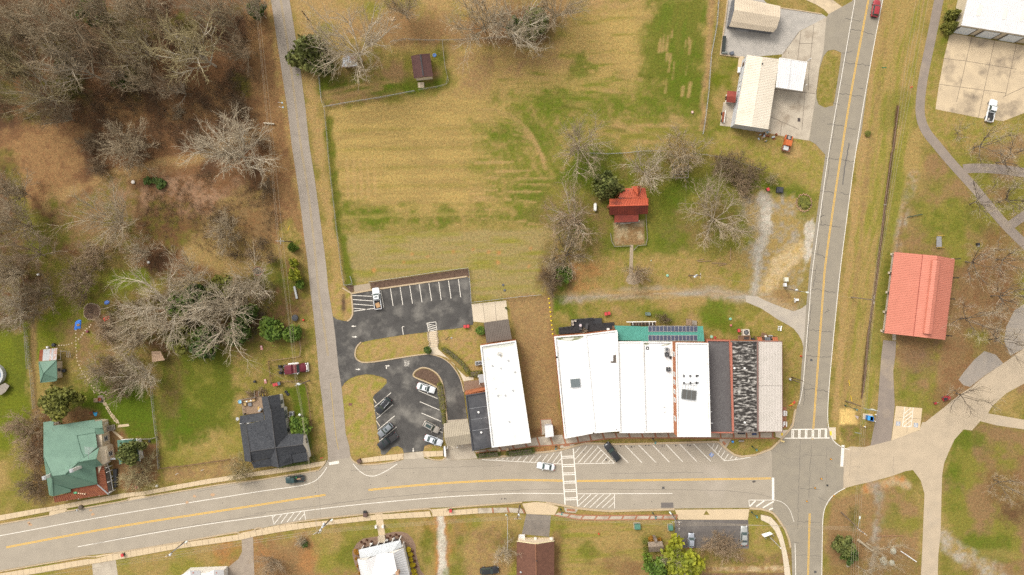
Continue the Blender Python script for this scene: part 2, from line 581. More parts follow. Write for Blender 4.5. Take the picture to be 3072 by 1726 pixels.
pt('spot','o',[175,1045,70,22],LITTER,BROWN,f=2,g=2)
pt('spot','o',[430,980,16,60],OLIVE*.7,BROWN*.7,f=4,g=3,op=.8)
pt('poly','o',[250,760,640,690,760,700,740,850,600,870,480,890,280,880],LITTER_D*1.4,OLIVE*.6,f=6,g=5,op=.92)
pt('spot','o',[690,690,60,30],LUSH*.8,OLIVE,f=4,g=4,op=.8)
pt('poly','o',[735,-60,790,-60,800,280,850,590,868,730,850,800,830,640,795,420,765,200],TAN*.97,DRY*1.05,f=2,g=1.5)
pt('poly','o',[760,-60,1800,-60,1790,60,1450,120,1160,110,1000,110,770,80],TAN*.95,OLIVE*1.15,f=5,g=4,n='mid',lo=.46,hi=.72)
for x,y,rx,ry in((1040,75,100,40),(1180,80,120,45),(1330,60,130,60),(1290,120,130,25),(980,60,60,30)):
 pt('spot','o',[x,y,rx,ry],BROWN*1.1,ORANGE*.9,f=7,g=5,op=.85)
pt('spot','o',[1310,80,90,50],LITTER*.9,LITTER_D,f=6,g=5,op=.8)
pt('poly','o',[805,185,1000,140,1120,120,1130,215,830,265],OLIVE,BROWN,f=3,g=3,n='mid',lo=.42,hi=.6)
pt('line','o',[820,215,930,210,1050,225,1110,205],GREEN,LUSH,w=4,f=3,g=2)
pt('line','o',[815,235,900,215,1000,205],TAN*.9,None,w=.9,f=.8,g=.4,op=.8)
pt('line','o',[815,248,900,232,960,222],TAN*.85,None,w=.9,f=.8,g=.4,op=.7)
pt('line','o',[1110,140,1122,205],GREEN*.9,OLIVE,w=3,f=2,g=1.5)
pt('spot','o',[900,160,90,40],BROWN*.9,OLIVE*.8,f=5,g=4,op=.8)
pt('poly','o',[820,280,1050,245,1140,215,1150,120,1450,110,1600,0,1810,-60,1775,330,1600,385,1480,395,1395,430,1392,575,860,590],GOLD,DRY*1.0,f=2,g=2,n='str',lo=.35,hi=.65)
pt('poly','o',[1140,130,1480,100,1560,60,1560,160,1300,220,1150,230],BROWN*1.15,DRY,f=6,g=5)
pt('poly','o',[855,500,1000,525,1180,525,1400,510,1395,572,860,588],GREEN*1.15,DRY*.95,f=5,g=2.5,lo=.34,hi=.7)
pt('poly','o',[1170,300,1320,270,1430,250,1560,300,1500,380,1400,420,1380,540,1240,540,1200,430],GREEN*1.25,DRY,f=9,g=5,op=.9,lo=.36,hi=.72)
pt('poly','o',[1300,210,1500,200,1780,180,1770,340,1600,385,1420,330,1260,300],GREEN*1.25,DRY*.9,f=9,g=5,op=.95,lo=.38,hi=.74)
pt('poly','o',[1620,20,1790,-60,1790,120,1775,300,1660,250,1600,120],GREEN*1.05,LUSH,f=6,g=5,op=.9,n='str2',lo=.5,hi=.7)
pt('poly','o',[1420,60,1600,30,1600,150,1400,170],GOLD,OLIVE*1.3,f=6,g=4,op=.8,n='str',lo=.5,hi=.75)
pt('poly','o',[1250,200,1500,150,1600,220,1450,260],GOLD*.95,GREEN*1.4,f=6,g=5,op=.7,n='str',lo=.5,hi=.7)
for x,y,rx,ry in((1450,170,30,20),(1380,260,40,25),(1330,340,50,25),(1560,270,60,22),(1660,300,40,25),(1350,480,50,30),(950,540,60,18),(1150,545,70,14),(1300,548,60,14),(1710,180,40,60)):
 pt('spot','o',[x,y,rx,ry],LUSH*1.05,GREEN,f=4,g=4,op=.75)
for x,y,rx,ry in((1560,330,100,30),(1650,340,60,30),(1500,300,40,15)):
 pt('spot','o',[x,y,rx,ry],TAN,OLIVE*1.2,f=5,g=5,op=.65,n='str')
for k_ in range(10):
 yy=330+24*k_
 pt('line','o',[850,yy+U(-4,4),1050,yy-6,1230+U(-60,60),yy-8],(GOLD*1.15 if k_%2 else OLIVE*1.2),None,w=.7,f=.8,g=.5,op=.4)
for k_ in range(5):
 xx=872+17*k_
 pt('line','o',[xx,400,xx+4,500],TAN*1.15,None,w=.6,f=.6,g=.5,op=.5)
for k_ in range(16):
 t_=U(0,1)
 x0,y0=U(1180,1330),U(400,565)
 pt('line','o',[x0,y0,x0+U(30,110),y0+U(-3,3)],TAN*1.1,None,w=.4,f=.5,g=.5,op=.7)
for k_ in range(14):
 x0,y0=U(1655,1740),U(60,230)
 l_=U(15,45)
 pt('line','o',[x0,y0,x0-l_*.12,y0+l_],TAN*1.05,None,w=.4,f=.5,g=.4,op=.7)
for k_ in range(7):
 a0=U(0,.5)
 rr=60+16*k_
 pt('line','o',[v for i in range(6)for v in(1320-rr+rr*.9*cos(-a0-.25*i)+60,430+rr*sin(-a0-.25*i))],TAN,None,w=.45,f=.6,g=.5,op=.55)
for k_ in range(12):
 x0,y0=U(1300,1600),U(180,330)
 pt('line','o',[x0,y0,x0+U(30,70),y0+U(8,22)],(TAN if k_%2 else GREEN*.8),None,w=.5,f=.7,g=.6,op=.6)
pt('line','o',[828,300,838,440,852,590],GREEN*1.0,OLIVE,w=1.6,f=1.3,g=1.2)
pt('line','o',[1790,0,1780,180,1770,320],TAN,BROWN,w=1.8,f=1.2,g=.8)
pt('poly','o',[858,592,1100,583,1390,573,1392,660,1370,740,1182,752,1180,680,870,716],np.array((.265,.198,.078)),OLIVE*1.35,f=1.2,g=.6,n='str',lo=.4,hi=.75)
pt('line','o',[862,600,870,660,880,715],GREEN*1.1,None,w=2,f=1.5,g=1)
pt('spot','o',[1380,640,12,60],OLIVE*.75,BROWN*.8,f=4,g=2,op=.8)
for x,y in((1036,639),(1075,645),(1140,633),(1190,628),(1228,634),(1255,636),(1335,625),(1252,660),(1330,670),(1015,660),(940,680)):
 pt('spot','o',[x,y,3.5,3.5],CLAY,None,f=.8,g=.3,op=.85)
pt('poly','o',[1395,400,1500,385,1780,395,1960,440,2040,470,2050,560,1900,640,1740,650,1480,640,1395,580],GREEN*1.15,OLIVE*1.2,f=4,g=4,n='mid',lo=.42,hi=.64)
for x,y,rx,ry in((1700,520,40,70),(1470,430,50,40),(1660,630,50,16),(1500,455,30,30),(1560,610,30,20),(1760,470,50,30),(1960,460,40,22),(1990,480,30,16)):
 pt('spot','o',[x,y,rx,ry],LUSH,GREEN,f=4,g=4,op=.85)
for x,y,rx,ry in((1440,540,70,50),(1780,560,90,70),(1440,640,50,50),(1620,430,50,30),(1510,560,22,40),(1850,430,60,24)):
 pt('spot','o',[x,y,rx,ry],BROWN*.9,OLIVE*.9,f=6,g=5,op=.7)
pt('poly','o',[1470,655,1640,640,1750,645,1900,620,1900,740,1700,735,1420,760,1380,740,1400,690],DRY*1.0,OLIVE*1.25,f=4,g=3,lo=.45,hi=.7)
for x,y,rx,ry in((1455,690,26,10),(1465,725,26,12),(1445,755,22,14),(1475,670,25,7)):
 pt('spot','o',[x,y,rx,ry],CLAY*.95,TAN,f=2.5,g=2,op=.85)
pt('spot','o',[1390,700,40,44],BROWN*.7,LITTER_D,f=4,g=3,op=.85)
pt('poly','o',[1545,560,1622,555,1626,618,1542,622],BROWN*1.05,SAND*.55,f=.8,g=.3,lo=.45,hi=.6)
pt('line','o',[1541,612,1543,622,1626,618,1624,560],GREEN,None,w=.8,f=.6,g=.3)
pt('poly','o',[1870,500,1960,490,2040,545,2030,720,2010,770,1900,750,1870,700,1880,600],DRY,GRAVELC*.75,f=4,g=4,lo=.45,hi=.7)
pt('line','o',[1925,505,1915,600,1905,680,1895,745],GRAVELC*.8,WHITEG*.85,w=3.2,f=2,g=2)
pt('spot','o',[1927,555,13,28],WHITEG,GRAVELC,f=1,g=2.5)
pt('poly','o',[2018,560,2048,545,2035,640,2015,720,2022,620],GRAVELC*1.05,WHITEG*1.1,f=1.2,g=1.5)
pt('poly','o',[1990,620,2020,600,2015,660,1960,720,1950,760,1900,752,1920,700,1935,640],SAND*.72,STRAW*.62,f=2,g=2)
pt('spot','o',[1952,636,18,9],SAND*1.05,WHITEG*1.2,f=.8,g=1.5)
pt('spot','o',[1975,748,38,28],BROWN*1.1,DRY,f=3,g=2)
pt('line','o',[1400,760,1540,745,1660,735,1800,738,1920,752,1990,790],GRAVELC*.8,TAN,w=3.0,f=2.4,g=.9,n='str',lo=.3,hi=.8)
pt('line','o',[1530,762,1620,752],BROWN*.7,None,w=.7,f=.7,g=.4,op=.8)
pt('line','o',[1540,748,1640,738],BROWN*.8,None,w=.6,f=.7,g=.4,op=.6)
pt('poly','o',[1385,770,1500,755,1700,755,1960,785,1975,850,1760,820,1560,815,1395,820],DRY,OLIVE*1.2,f=3,g=2)
for x,y,rx,ry in((1430,790,40,20),(1660,790,60,16),(1790,790,40,28),(1800,820,40,18),(1850,820,30,20),(1400,770,14,40),(1400,840,10,30)):
 pt('spot','o',[x,y,rx,ry],LUSH*1.15,GREEN*1.1,f=3,g=3,op=.9)
for x,y,rx,ry in((1690,770,20,20),(1740,790,14,20),(1560,785,20,12),(1590,800,20,8),(1940,800,30,14)):
 pt('spot','o',[x,y,rx,ry],TAN,BROWN*1.2,f=2,g=2,op=.85)
pt('poly','o',[1880,780,1960,800,2012,850,2005,1010,1975,1090,1965,850,1900,840],DRY,OLIVE*1.2,f=1.5,g=1.2)
pt('poly','o',[1270,745,1385,742,1400,860,1412,1105,1335,1112,1300,860,1285,800],BROWN*1.12,TAN*.85,f=1.2,g=1)
pt('poly','o',[1330,1080,1412,1070,1415,1100,1335,1105],LITTER,BROWN,f=.7,g=.5)
pt('poly','o',[1805,140,1860,140,1850,320,1800,370,1775,320,1785,200],DRY*.98,LIME*.8,f=2,g=2,n='mid')
pt('poly','o',[1800,330,1920,330,2060,350,2070,400,2050,480,1960,440,1790,400],DRY,OLIVE*1.3,f=3,g=3)
pt('spot','o',[1990,380,22,22],TAN*1.1,None,f=2,g=2,op=.8)
pt('spot','o',[1930,335,50,14],BROWN*1.1,ORANGE,f=2,g=2)
pt('poly','o',[2065,130,2110,125,2095,260,2055,270],OLIVE*1.15,DRY*1.05,f=1,g=.8)
pt('poly','o',[2215,-60,2345,-60,2310,230,2300,330,2330,430,2230,640,2195,1000,2190,1110,2090,1100,2115,800,2150,460,2190,150],DRY*1.02,OLIVE*1.3,f=2,g=1.5,n='str2',lo=.42,hi=.68)
pt('line','o',[2215,0,2185,250,2150,520,2120,800,2100,1050],TAN*.98,DRY,w=1.8,f=.9,g=.5)
pt('line','o',[2225,100,2175,480,2145,780,2120,1040],BROWN*1.05,DRY,w=1.3,f=1,g=.7,op=.7)
pt('line','o',[2250,400,2200,900],GREEN*1.25,OLIVE*1.2,w=4,f=3,g=2,op=.65)
pt('line','o',[2270,250,2235,300],GREEN*1.2,OLIVE,w=5,f=3,g=2,op=.6)
pt('line','o',[2257,268,2240,420,2222,560,2200,720,2180,880,2168,985],BROWN*.45,SOIL*.7,w=.75,f=.5,g=.25)
pt('line','o',[2300,440,2270,560,2255,640],TAN*.95,GRAVELC*.7,w=2.6,f=1.5,g=.6)
pt('line','o',[2278,520,2262,600,2255,640],BROWN*.85,None,w=.6,f=.6,g=.3,op=.8)
pt('line','o',[2296,520,2282,600,2272,640],BROWN*.85,None,w=.5,f=.6,g=.3,op=.7)
pt('line','o',[2236,640,2220,780],GREEN,OLIVE,w=1.6,f=1,g=.8)
pt('poly','o',[2110,1030,2150,1020,2155,1060,2150,1105,2112,1105],STRAW,STRAW*.85,f=1,g=1.2)
pt('poly','o',[2330,340,2600,300,2650,1000,2520,960,2330,1080,2255,1020,2245,860,2260,640,2320,430],BROWN*1.05,OLIVE*1.15,f=4,g=4,n='mid',lo=.44,hi=.68)
for x,y,rx,ry in((2400,560,70,50),(2330,560,40,60),(2440,420,60,40),(2450,340,90,30),(2320,1000,40,22),(2300,950,30,25),(2350,470,40,30),(2260,970,16,40)):
 pt('spot','o',[x,y,rx,ry],GREEN*1.15,OLIVE*1.2,f=5,g=5,op=.7)
for x,y,rx,ry in((2480,760,80,60),(2420,880,40,50),(2380,990,30,30),(2520,640,50,60),(2310,880,50,30),(2460,700,60,50),(2440,960,50,40)):
 pt('spot','o',[x,y,rx,ry],BROWN*.92,LITTER*1.1,f=6,g=5,op=.8)
pt('spot','o',[2310,900,38,26],SOIL*1.8,BROWN*.9,f=4,g=4,op=.7)
pt('poly','o',[2360,60,2400,-60,2420,60,2395,120,2350,280,2460,300,2560,300,2600,330,2400,400,2330,330,2310,260,2330,120],OLIVE*1.25,DRY,f=2,g=2)
pt('spot','o',[2370,120,14,40],LIME*.8,OLIVE,f=2,g=2,op=.8)
pt('poly','o',[2385,1130,2440,1065,2640,1080,2640,1520,2480,1500,2380,1370,2370,1250],OLIVE*1.1,BROWN,f=3,g=3,n='mid',lo=.42,hi=.6)
for x,y,rx,ry in((2420,1110,40,30),(2470,1370,70,40),(2400,1150,18,60)):
 pt('spot','o',[x,y,rx,ry],GREEN*1.1,LUSH,f=4,g=4,op=.8)
pt('spot','o',[2540,1230,70,70],BROWN,LITTER,f=6,g=5,op=.8)
pt('spot','o',[2560,1290,50,30],BROWN*.7,LITTER_D,f=5,g=5,op=.7)
pt('line','o',[2370,1345,2410,1385,2480,1430,2560,1480],GRAVELC*.9,DRY*.95,w=4,f=2.5,g=2)
pt('line','o',[2470,1390,2600,1400],DRY,None,w=2,f=2,g=1,op=.5)
pt('poly','o',[2075,1265,2150,1235,2270,1210,2320,1280,2310,1500,2070,1500],BROWN*1.12,OLIVE*1.15,f=2,g=2,n='mid',lo=.42,hi=.66)
for x,y,rx,ry in((2120,1400,40,60),(2200,1400,60,40),(2280,1440,30,50)):
 pt('spot','o',[x,y,rx,ry],ORANGE*.82,BROWN,f=6,g=5,op=.75)
pt('line','o',[2180,1230,2220,1218,2250,1205,2285,1222],CLAY*.9,SAND*.6,w=2.2,f=1.5,g=1)
pt('line','o',[2205,1225,2210,1280,2200,1360,2190,1440],GRAVELC*.75,BROWN,w=2.6,f=2,g=1.5)
pt('spot','o',[2250,1290,30,40],GREEN*1.2,OLIVE*1.2,f=4,g=4,op=.7)
pt('poly','o',[-80,1440,200,1400,610,1330,1310,1290,1600,1295,1900,1305,1975,1330,1985,1520,-80,1520],DRY*1.0,OLIVE*1.25,f=1.5,g=1,n='mid',lo=.42,hi=.66)
pt('poly','o',[640,1350,760,1350,800,1430,900,1447,900,1520,560,1520,600,1420],BROWN*1.15,ORANGE*.95,f=5,g=4)
for x,y,rx,ry in((590,1375,50,22),(780,1410,30,30),(680,1400,40,20),(1080,1330,18,30),(1155,1345,24,36),(1150,1300,30,10),(560,1395,20,18)):
 pt('spot','o',[x,y,rx,ry],CLAY*.8,ORANGE,f=4,g=3,op=.7)
pt('line','o',[1108,1300,1113,1380,1112,1450,1105,1520],CLAY*.9,ORANGE,w=4.2,f=1.6,g=1.2)
pt('line','o',[1108,1296,1113,1380,1112,1450,1105,1520],WHITEG*1.1,GRAVELC,w=2.4,f=.8,g=1.0,lo=.48,hi=.7)
pt('line','o',[1140,1310,1180,1410,1190,1500],ORANGE*1.15,BROWN,w=1.4,f=1.4,g=.7,op=.7)
pt('poly','o',[1160,1340,1270,1320,1300,1400,1290,1480,1150,1480],DRY,BROWN*1.15,f=3,g=3)
pt('spot','o',[1265,1360,40,30],OLIVE*.9,BROWN*.8,f=4,g=3,op=.8)
pt('poly','o',[1395,1310,1690,1320,1690,1400,1640,1440,1580,1470,1400,1470],DRY*1.02,OLIVE*1.35,f=2,g=1.5,n='str',lo=.44,hi=.7)
for x,y,rx,ry in((1640,1360,34,22),(1480,1390,16,20),(1410,1330,12,26),(890,1390,40,30),(1070,1390,20,60),(1050,1345,60,8),(1150,1440,16,40)):
 pt('spot','o',[x,y,rx,ry],LIME*.75,GREEN*1.2,f=4,g=3,op=.75)
pt('spot','o',[1400,1390,14,50],BROWN,LITTER,f=2,g=2,op=.8)
pt('spot','o',[1590,1425,80,30],BROWN*.9,LITTER,f=4,g=3,op=.8)
pt('poly','o',[1760,1385,1985,1385,1985,1430,1760,1430],BROWN*1.0,OLIVE,f=3,g=3)
pt('poly','o',[1750,1424,1985,1424,1985,1436,1750,1438],SAND*.7,ORANGE,f=.6,g=.4)
pt('poly','o',[1750,1440,1985,1440,1985,1460,1750,1460],BROWN*.7,SOIL*2,f=.6,g=.6)
pt('poly','o',[1885,1320,1960,1320,1972,1385,1885,1385],OLIVE*1.3,DRY,f=1.5,g=1.2)
for t_,c_ in(('c1',[765,320,930,280,965,290,950,340,905,366,800,345]),('c1',[720,-20,870,30,945,105,965,290,900,364,800,345,765,310]),('c1',[1040,570,1690,470,1690,680,1060,768,985,690]),('c1',[850,1000,960,905,1110,878,1280,930,1285,970,1155,1100,1200,1440,1230,1640,950,1660,900,1450]),('c1',[1770,460,2110,420,2180,560,2220,850,2060,880,1830,620]),('d1',[1270,290,1380,200,1440,230,1450,270]),('d1',[1640,250,1650,190,1790,195,1830,240]),('d1',[1040,360,1440,335,1440,390,1060,395]),('d0',[820,1290,1100,1220,2300,1020,2320,1050,1100,1250])):
 pt('poly',t_,c_,TAN*.98,OLIVE*1.5,f=.8,g=.4,lo=.42,hi=.7)
pt('spot','c1',[868,200,18,60],SOIL,None,f=1,g=1)
pt('poly','d0',[640,800,1250,700,1240,730,650,830],GREEN*1.1,OLIVE,f=.5,g=.2)
pt('poly','d0',[1400,690,2200,550,2210,575,1410,705],OLIVE*.9,BROWN,f=.5,g=.2)
pt('poly','d2',[2130,150,2572,150,2572,200,2300,300,2180,270],OLIVE*1.2,DRY,f=.6,g=.5)
pt('poly','d2',[650,170,2050,130,2050,160,760,176],DRY,OLIVE,f=.5,g=.3)
pt('poly','d2',[260,215,520,190,520,240,260,262],ORANGE,CLAY*.9,f=.5,g=.5)
pt('poly','d3',[780,0,1130,0,1090,195,1020,210,900,190,800,120],OLIVE,BROWN,f=.8,g=.8)
pt('spot','d3',[930,950,60,90],GREEN*.6,LUSH*.5,f=3,g=3,op=.8)
GC=np.clip(GC*(.93+.14*N_SM2[...,None]),.004,.9)
verts=np.empty((ny*nx+16,3),np.float32)
verts[:ny*nx,0]=GXX.ravel()
verts[:ny*nx,1]=GYY.ravel()
verts[:ny*nx,2]=.0
idx=np.arange(ny*nx).reshape(ny,nx)
quads=np.stack([idx[:-1,:-1],idx[:-1,1:],idx[1:,1:],idx[1:,:-1]],-1).reshape(-1,4)
B=2200.0
xs4,ys4=[-B,GX0,GX1,B],[-B,GY0,GY1,B]
b0=ny*nx
k_=0
for j in range(4):
 for i in range(4):
  verts[b0+k_]=(xs4[i],ys4[j],0)
  k_+=1
oq=[(b0+j*4+i,b0+j*4+i+1,b0+j*4+i+5,b0+j*4+i+4)for j in range(3)for i in range(3)if not(i==1 and j==1)]
quads=np.concatenate([quads,np.array(oq)])
gme=raw_mesh('ground',verts,quads,None)
att=gme.color_attributes.new('soil','FLOAT_COLOR','POINT')
ca=np.ones((len(verts),4),np.float32)
ca[:ny*nx,:3]=GC.reshape(-1,3)
ca[ny*nx:,:3]=(.19,.135,.05)
att.data.foreach_set('color',ca.ravel())
gm=bpy.data.materials.new('turf_and_soil')
gm.use_nodes=True
nt=gm.node_tree
pb=nt.nodes['Principled BSDF']
pb.inputs['Roughness'].default_value=1.0
pb.inputs['Specular IOR Level'].default_value=.1
an=nt.nodes.new('ShaderNodeAttribute')
an.attribute_name='soil'
geo=nt.nodes.new('ShaderNodeNewGeometry')
def gnoise(sc,det,a,b_):
 n=nt.nodes.new('ShaderNodeTexNoise')
 n.inputs['Scale'].default_value=sc
 n.inputs['Detail'].default_value=det
 n.inputs['Roughness'].default_value=.65
 nt.links.new(geo.outputs['Position'],n.inputs['Vector'])
 r=nt.nodes.new('ShaderNodeMapRange')
 r.inputs['From Min'].default_value=.3
 r.inputs['From Max'].default_value=.7
 r.inputs['To Min'].default_value=a
 r.inputs['To Max'].default_value=b_
 nt.links.new(n.outputs['Fac'],r.inputs['Value'])
 return r.outputs[0],n.outputs['Fac']
f1,_=gnoise(1.7,6.0,.76,1.24)
f2,raw2=gnoise(4.2,4.0,.62,1.38)
f3,_=gnoise(1.3,5.0,.91,1.09)
mm=nt.nodes.new('ShaderNodeMath')
mm.operation='MULTIPLY'
nt.links.new(f1,mm.inputs[0])
nt.links.new(f2,mm.inputs[1])
cc=nt.nodes.new('ShaderNodeCombineColor')
mr=nt.nodes.new('ShaderNodeMath')
mr.operation='MULTIPLY'
nt.links.new(mm.outputs[0],mr.inputs[0])
nt.links.new(f3,mr.inputs[1])
nt.links.new(mr.outputs[0],cc.inputs[0])
nt.links.new(mm.outputs[0],cc.inputs[1])
nt.links.new(mm.outputs[0],cc.inputs[2])
mx=nt.nodes.new('ShaderNodeMix')
mx.data_type='RGBA'
mx.blend_type='MULTIPLY'
mx.inputs[0].default_value=1.0
nt.links.new(an.outputs['Color'],mx.inputs[6])
nt.links.new(cc.outputs[0],mx.inputs[7])
nt.links.new(mx.outputs[2],pb.inputs['Base Color'])
bp=nt.nodes.new('ShaderNodeBump')
bp.inputs['Strength'].default_value=.6
bp.inputs['Distance'].default_value=.15
nt.links.new(raw2,bp.inputs['Height'])
nt.links.new(bp.outputs[0],pb.inputs['Normal'])
gme.materials.append(gm)
link('ground',gme,None,kind='structure')
# ---- roads, lots, paths
def mixed(*parts,h=.0):
 out=[]
 for t,c in parts:
  out+=T(t,c,h)
 return out
def surface(name,polys,z,mat,parent=None):
 return MB().sheet(polys,z).build(name,mat,parent,kind='structure')
street_n=mixed(('d0',[-60,975,0,962,480,873,640,833,800,806,1230,730,1400,698,1900,616,2200,566,2440,535]),('d1',[129,522,330,487,600,446,645,432,690,385,716,335]),('d1',[935,300,945,330,975,360,1010,380,1060,390,1250,376,1390,350,1450,331,1640,318,1700,332,1790,346,2205,322]),('d2',[0,302,250,273,370,263,520,244,640,209,760,179,900,181,1050,188,1340,183,1700,173,2000,164,2050,169,2130,244,2200,293,2270,308,2400,293,2548,235]))
street_s=mixed(('d0',[-60,1412,830,1258,1100,1228,1800,1112,2300,1027]),('d1',[0,1000,100,990,200,968,500,912,1060,852,1200,842,1690,797,1880,792,2180,768]),('d2',[0,752,150,737,270,732,400,742,560,772,690,797,850,812,1000,822,1500,808,1700,802,2340,797,2450,803,2520,822]))
street_end=mixed(('d3',[150,830,150,740,165,720,140,480,145,300,130,237]))
STREET=surface('main_street',[street_n+list(reversed(street_end))+list(reversed(street_s))],.024,ASPHALT)
lane_l=mixed(('a1',[165,-40,170,0,240,470,290,800,330,1060,370,1400]),('b1',[420,350,460,640,490,900,520,1120,548,1400]),('c1',[580,300,610,600,635,900,670,1180,700,1447]),('d1',[715,200,722,345]))
lane_r=mixed(('a1',[345,-40,350,0,440,560,500,1020,540,1400]),('b1',[590,330,640,700,680,1000,705,1200,722,1400]),('c1',[765,310,790,500,820,800,850,1000,872,1200,890,1447]),('d1',[925,200,938,310]))
LANE=surface('side_street',[lane_l+list(reversed(lane_r))],.030,ASPHALT_LANE)
hw_l=mixed(('a3',[950,-30,910,15,820,65,685,138,665,180,640,480,600,640,565,930,530,1150,498,1355,560,1390,605,1440]),('b3',[655,110,645,190,610,430,575,690,540,930,500,1250]),('c3',[490,20,472,210,455,500,442,620,430,760,420,900,408,1110,370,1230,340,1330,290,1440]),('d3',[200,165,130,237,145,300,140,480,165,720,150,740,150,838,200,892,270,992,310,1092,325,1172,330,1240,337,1480]))
hw_r=mixed(('a3',[1222,-30,1130,400,1060,850,1000,1300]),('b3',[965,30,930,200,880,600,830,950]),('c3',[792,0,738,500,692,1000,672,1380]),('d3',[682,10,720,130,838,232,830,400,826,612,720,700,650,800,622,1000,620,1480]))
isl=T('a3',[810,510,740,480,680,490,640,540,600,660,570,860,570,950,590,1010,650,1040,730,1020,745,960,770,800,800,600])
HIGHWAY=surface('highway',[hw_l+list(reversed(hw_r)),isl],.034,ASPHALT_OLD)
er=mixed(('d3',[834,230,900,205,1030,212,1090,195,1290,145,1565,48]),('c3',[1590,1340,1620,1340,1720,1260,1800,1200,1880,1130,1960,1070,2060,1005,2200,890,2420,740,2660,560,2660,920,2572,968,2400,1062,2260,1190,2225,1255,2640,1330,2640,1420,2300,1370,2150,1330,2070,1420]),('d3',[1990,40,1900,140,1840,270,1800,370,1782,480,1775,700,1768,1050,1745,1250,1738,1500,1575,1500,1590,1200,1602,900,1612,660,1575,530,1500,432,1430,442,1300,490,1100,545,950,577,826,612]))
EASTR=surface('park_road',[er],.028,EAST_ROAD)
surface('trail_spur',[T('c3',[1215,548,1338,560,1330,700,1310,850,1325,1180,1310,1330])+T('d3',[1290,148,1090,198,1120,40])+T('c3',[1160,1200,1180,900,1195,700])],.036,TRAIL)
surface('park_pull_in',[T('c3',[1940,930,1990,860,2090,740,2190,655,2300,690,2372,775,2200,885,2050,1000,1990,985])],.022,M('old_tarmac',(.25,.215,.18),(.3,.25,.2),.6,grain=.14,gscale=7))
surface('park_lot',[T('c3',[2440,700,2380,560,2400,420,2480,260,2660,150,2660,580])],.020,M('old_tarmac_pale',(.27,.23,.19),(.31,.26,.205),.6,grain=.14,gscale=7))
def band(name,path,w,z,mat,parent=None,kind='structure'):
 return MB().ribbon(path,w,z).build(name,mat,parent,kind=kind)
tr=smp(mixed(('a3',[1775,-90,1745,20,1700,260,1650,500,1600,740,1572,950,1566,1120,1620,1270,1730,1400]),('b3',[1850,165,2000,330,2110,450,2260,640,2400,800,2560,960,2700,1080])),2)
band('walking_trail',tr,2.45,.030,TRAIL)
band('walking_trail',smp(T('b3',[1985,250,2080,240,2300,245,2572,285,2700,300]),2),2.5,.026,TRAIL)
band('walking_trail',T('b3',[2430,800,2520,735,2700,620]),2.5,.034,TRAIL)
# ---- bank parking lot with turf islands left open
lot=T('c1',[762,315,800,345,850,360,905,366,935,350,962,300,967,285,945,105,1150,75,2062,-62,2088,-48,2098,100,2105,205,2122,372,2118,400,2000,432,1770,456,1690,470,1440,500,1150,546,1040,572,1000,612,985,650,980,700,1000,740,1060,768,1200,755,1450,712,1600,690,1700,682,1790,702,1880,752,1950,832,2000,922,2030,1050,2062,1312,1872,1330,1835,1390])+T('d1',[1832,150,1800,200,1700,185,1650,200,1640,250,1450,268,1440,225,1390,200,1340,215,1270,285,1232,282,1215,150])+T('c1',[1195,1400,1160,1150,1155,1100,1170,1075,1240,1015,1288,962,1285,930,1240,905,1150,882,1090,878,1000,892,930,920,880,960,852,1005,820,800,790,500])
lot_isl=T('c1',[1540,880,1560,845,1620,812,1680,818,1740,845,1790,890,1830,970,1850,1100,1868,1318,1840,1330,1820,1230,1800,1130,1775,1005,1700,965,1545,905])
LOT=surface('bank_parking_lot',[lot,lot_isl],.026,ASPHALT_NEW)
surface('planting_bed',[T('c1',[1555,878,1570,855,1625,825,1680,830,1735,856,1780,898,1815,975,1830,1060,1780,1000,1700,955,1560,900])],.03,MULCH)
surface('planting_bed',[T('b1',[1125,1345,2072,1207,2082,1284,1140,1405])],.03,MULCH)
surface('planting_bed',[T('b1',[885,1375,965,1368,970,1432,945,1440])],.03,MULCH)
surface('concrete_pad',[T('b1',[968,1375,1125,1350,1135,1412,975,1436])],.04,M('speckled_slab',(.36,.28,.19),(.3,.24,.17),2.0,grain=.2))
surface('concrete_apron',[T('c1',[1840,1360,1868,1322,2064,1306,2070,1350])+T('d1',[2105,180,2128,250,2165,320,1800,346,1860,300,1865,205])],.036,CONC_G)
surface('concrete_apron',[T('d1',[1452,270,1640,252,1645,318,1450,331])],.04,CONC_G)
# ---- gravel lots, concrete yards
surface('gravel_yard',[T('a3',[-288,-20,-363,530,-173,558,0,546,240,525,410,302,668,165,625,138,220,80,100,40,40,-20])],.012,GRAVEL)
CY=surface('concrete_yard',[T('a3',[410,306,676,158,650,400,640,480,600,640,565,930,497,1358,330,1332,220,1310,60,1270,175,840,238,525])],.020,CONC_G)
surface('concrete_pad',[T('a2',[2092,985,2056,1212,2166,1224,2215,985])],.02,CONC_G)
surface('driveway',[T('a3',[400,-30,560,42,640,90,688,138,816,66,740,10,700,-30])],.025,CONCRETE_TAN)
BIGPAD=surface('depot_yard',[T('a3',[1858,322,2700,460,2700,1040,2572,1092,2370,1170,2150,1140,1718,1055,1750,830,1800,560])],.02,CONCRETE_TAN)
surface('driveway',[T('c3',[-112,118,0,128,80,170,245,235,350,272,430,240,478,205,462,420,445,625,430,560,400,500,350,438,290,400,190,345,110,290,30,240,-112,180])],.026,M('chip_seal',(.36,.31,.25),(.42,.36,.28),.5,grain=.1,c3=(.3,.26,.215),s3=.12))
PAD=surface('accessible_bay',[T('c3',[1336,1184,1590,1206,1566,1430])+T('d3',[1565,46,1292,148])],.04,CONCRETE)
surface('customer_lot',[T('d2',[1620,912,2330,914,2336,1190,1625,1182])],.02,ASPHALT_LOT)
surface('driveway',[T('d2',[190,856,427,870,410,1078,145,1050])],.02,M('patched_drive',(.17,.145,.12),(.22,.185,.15),.6,grain=.14,gscale=7))
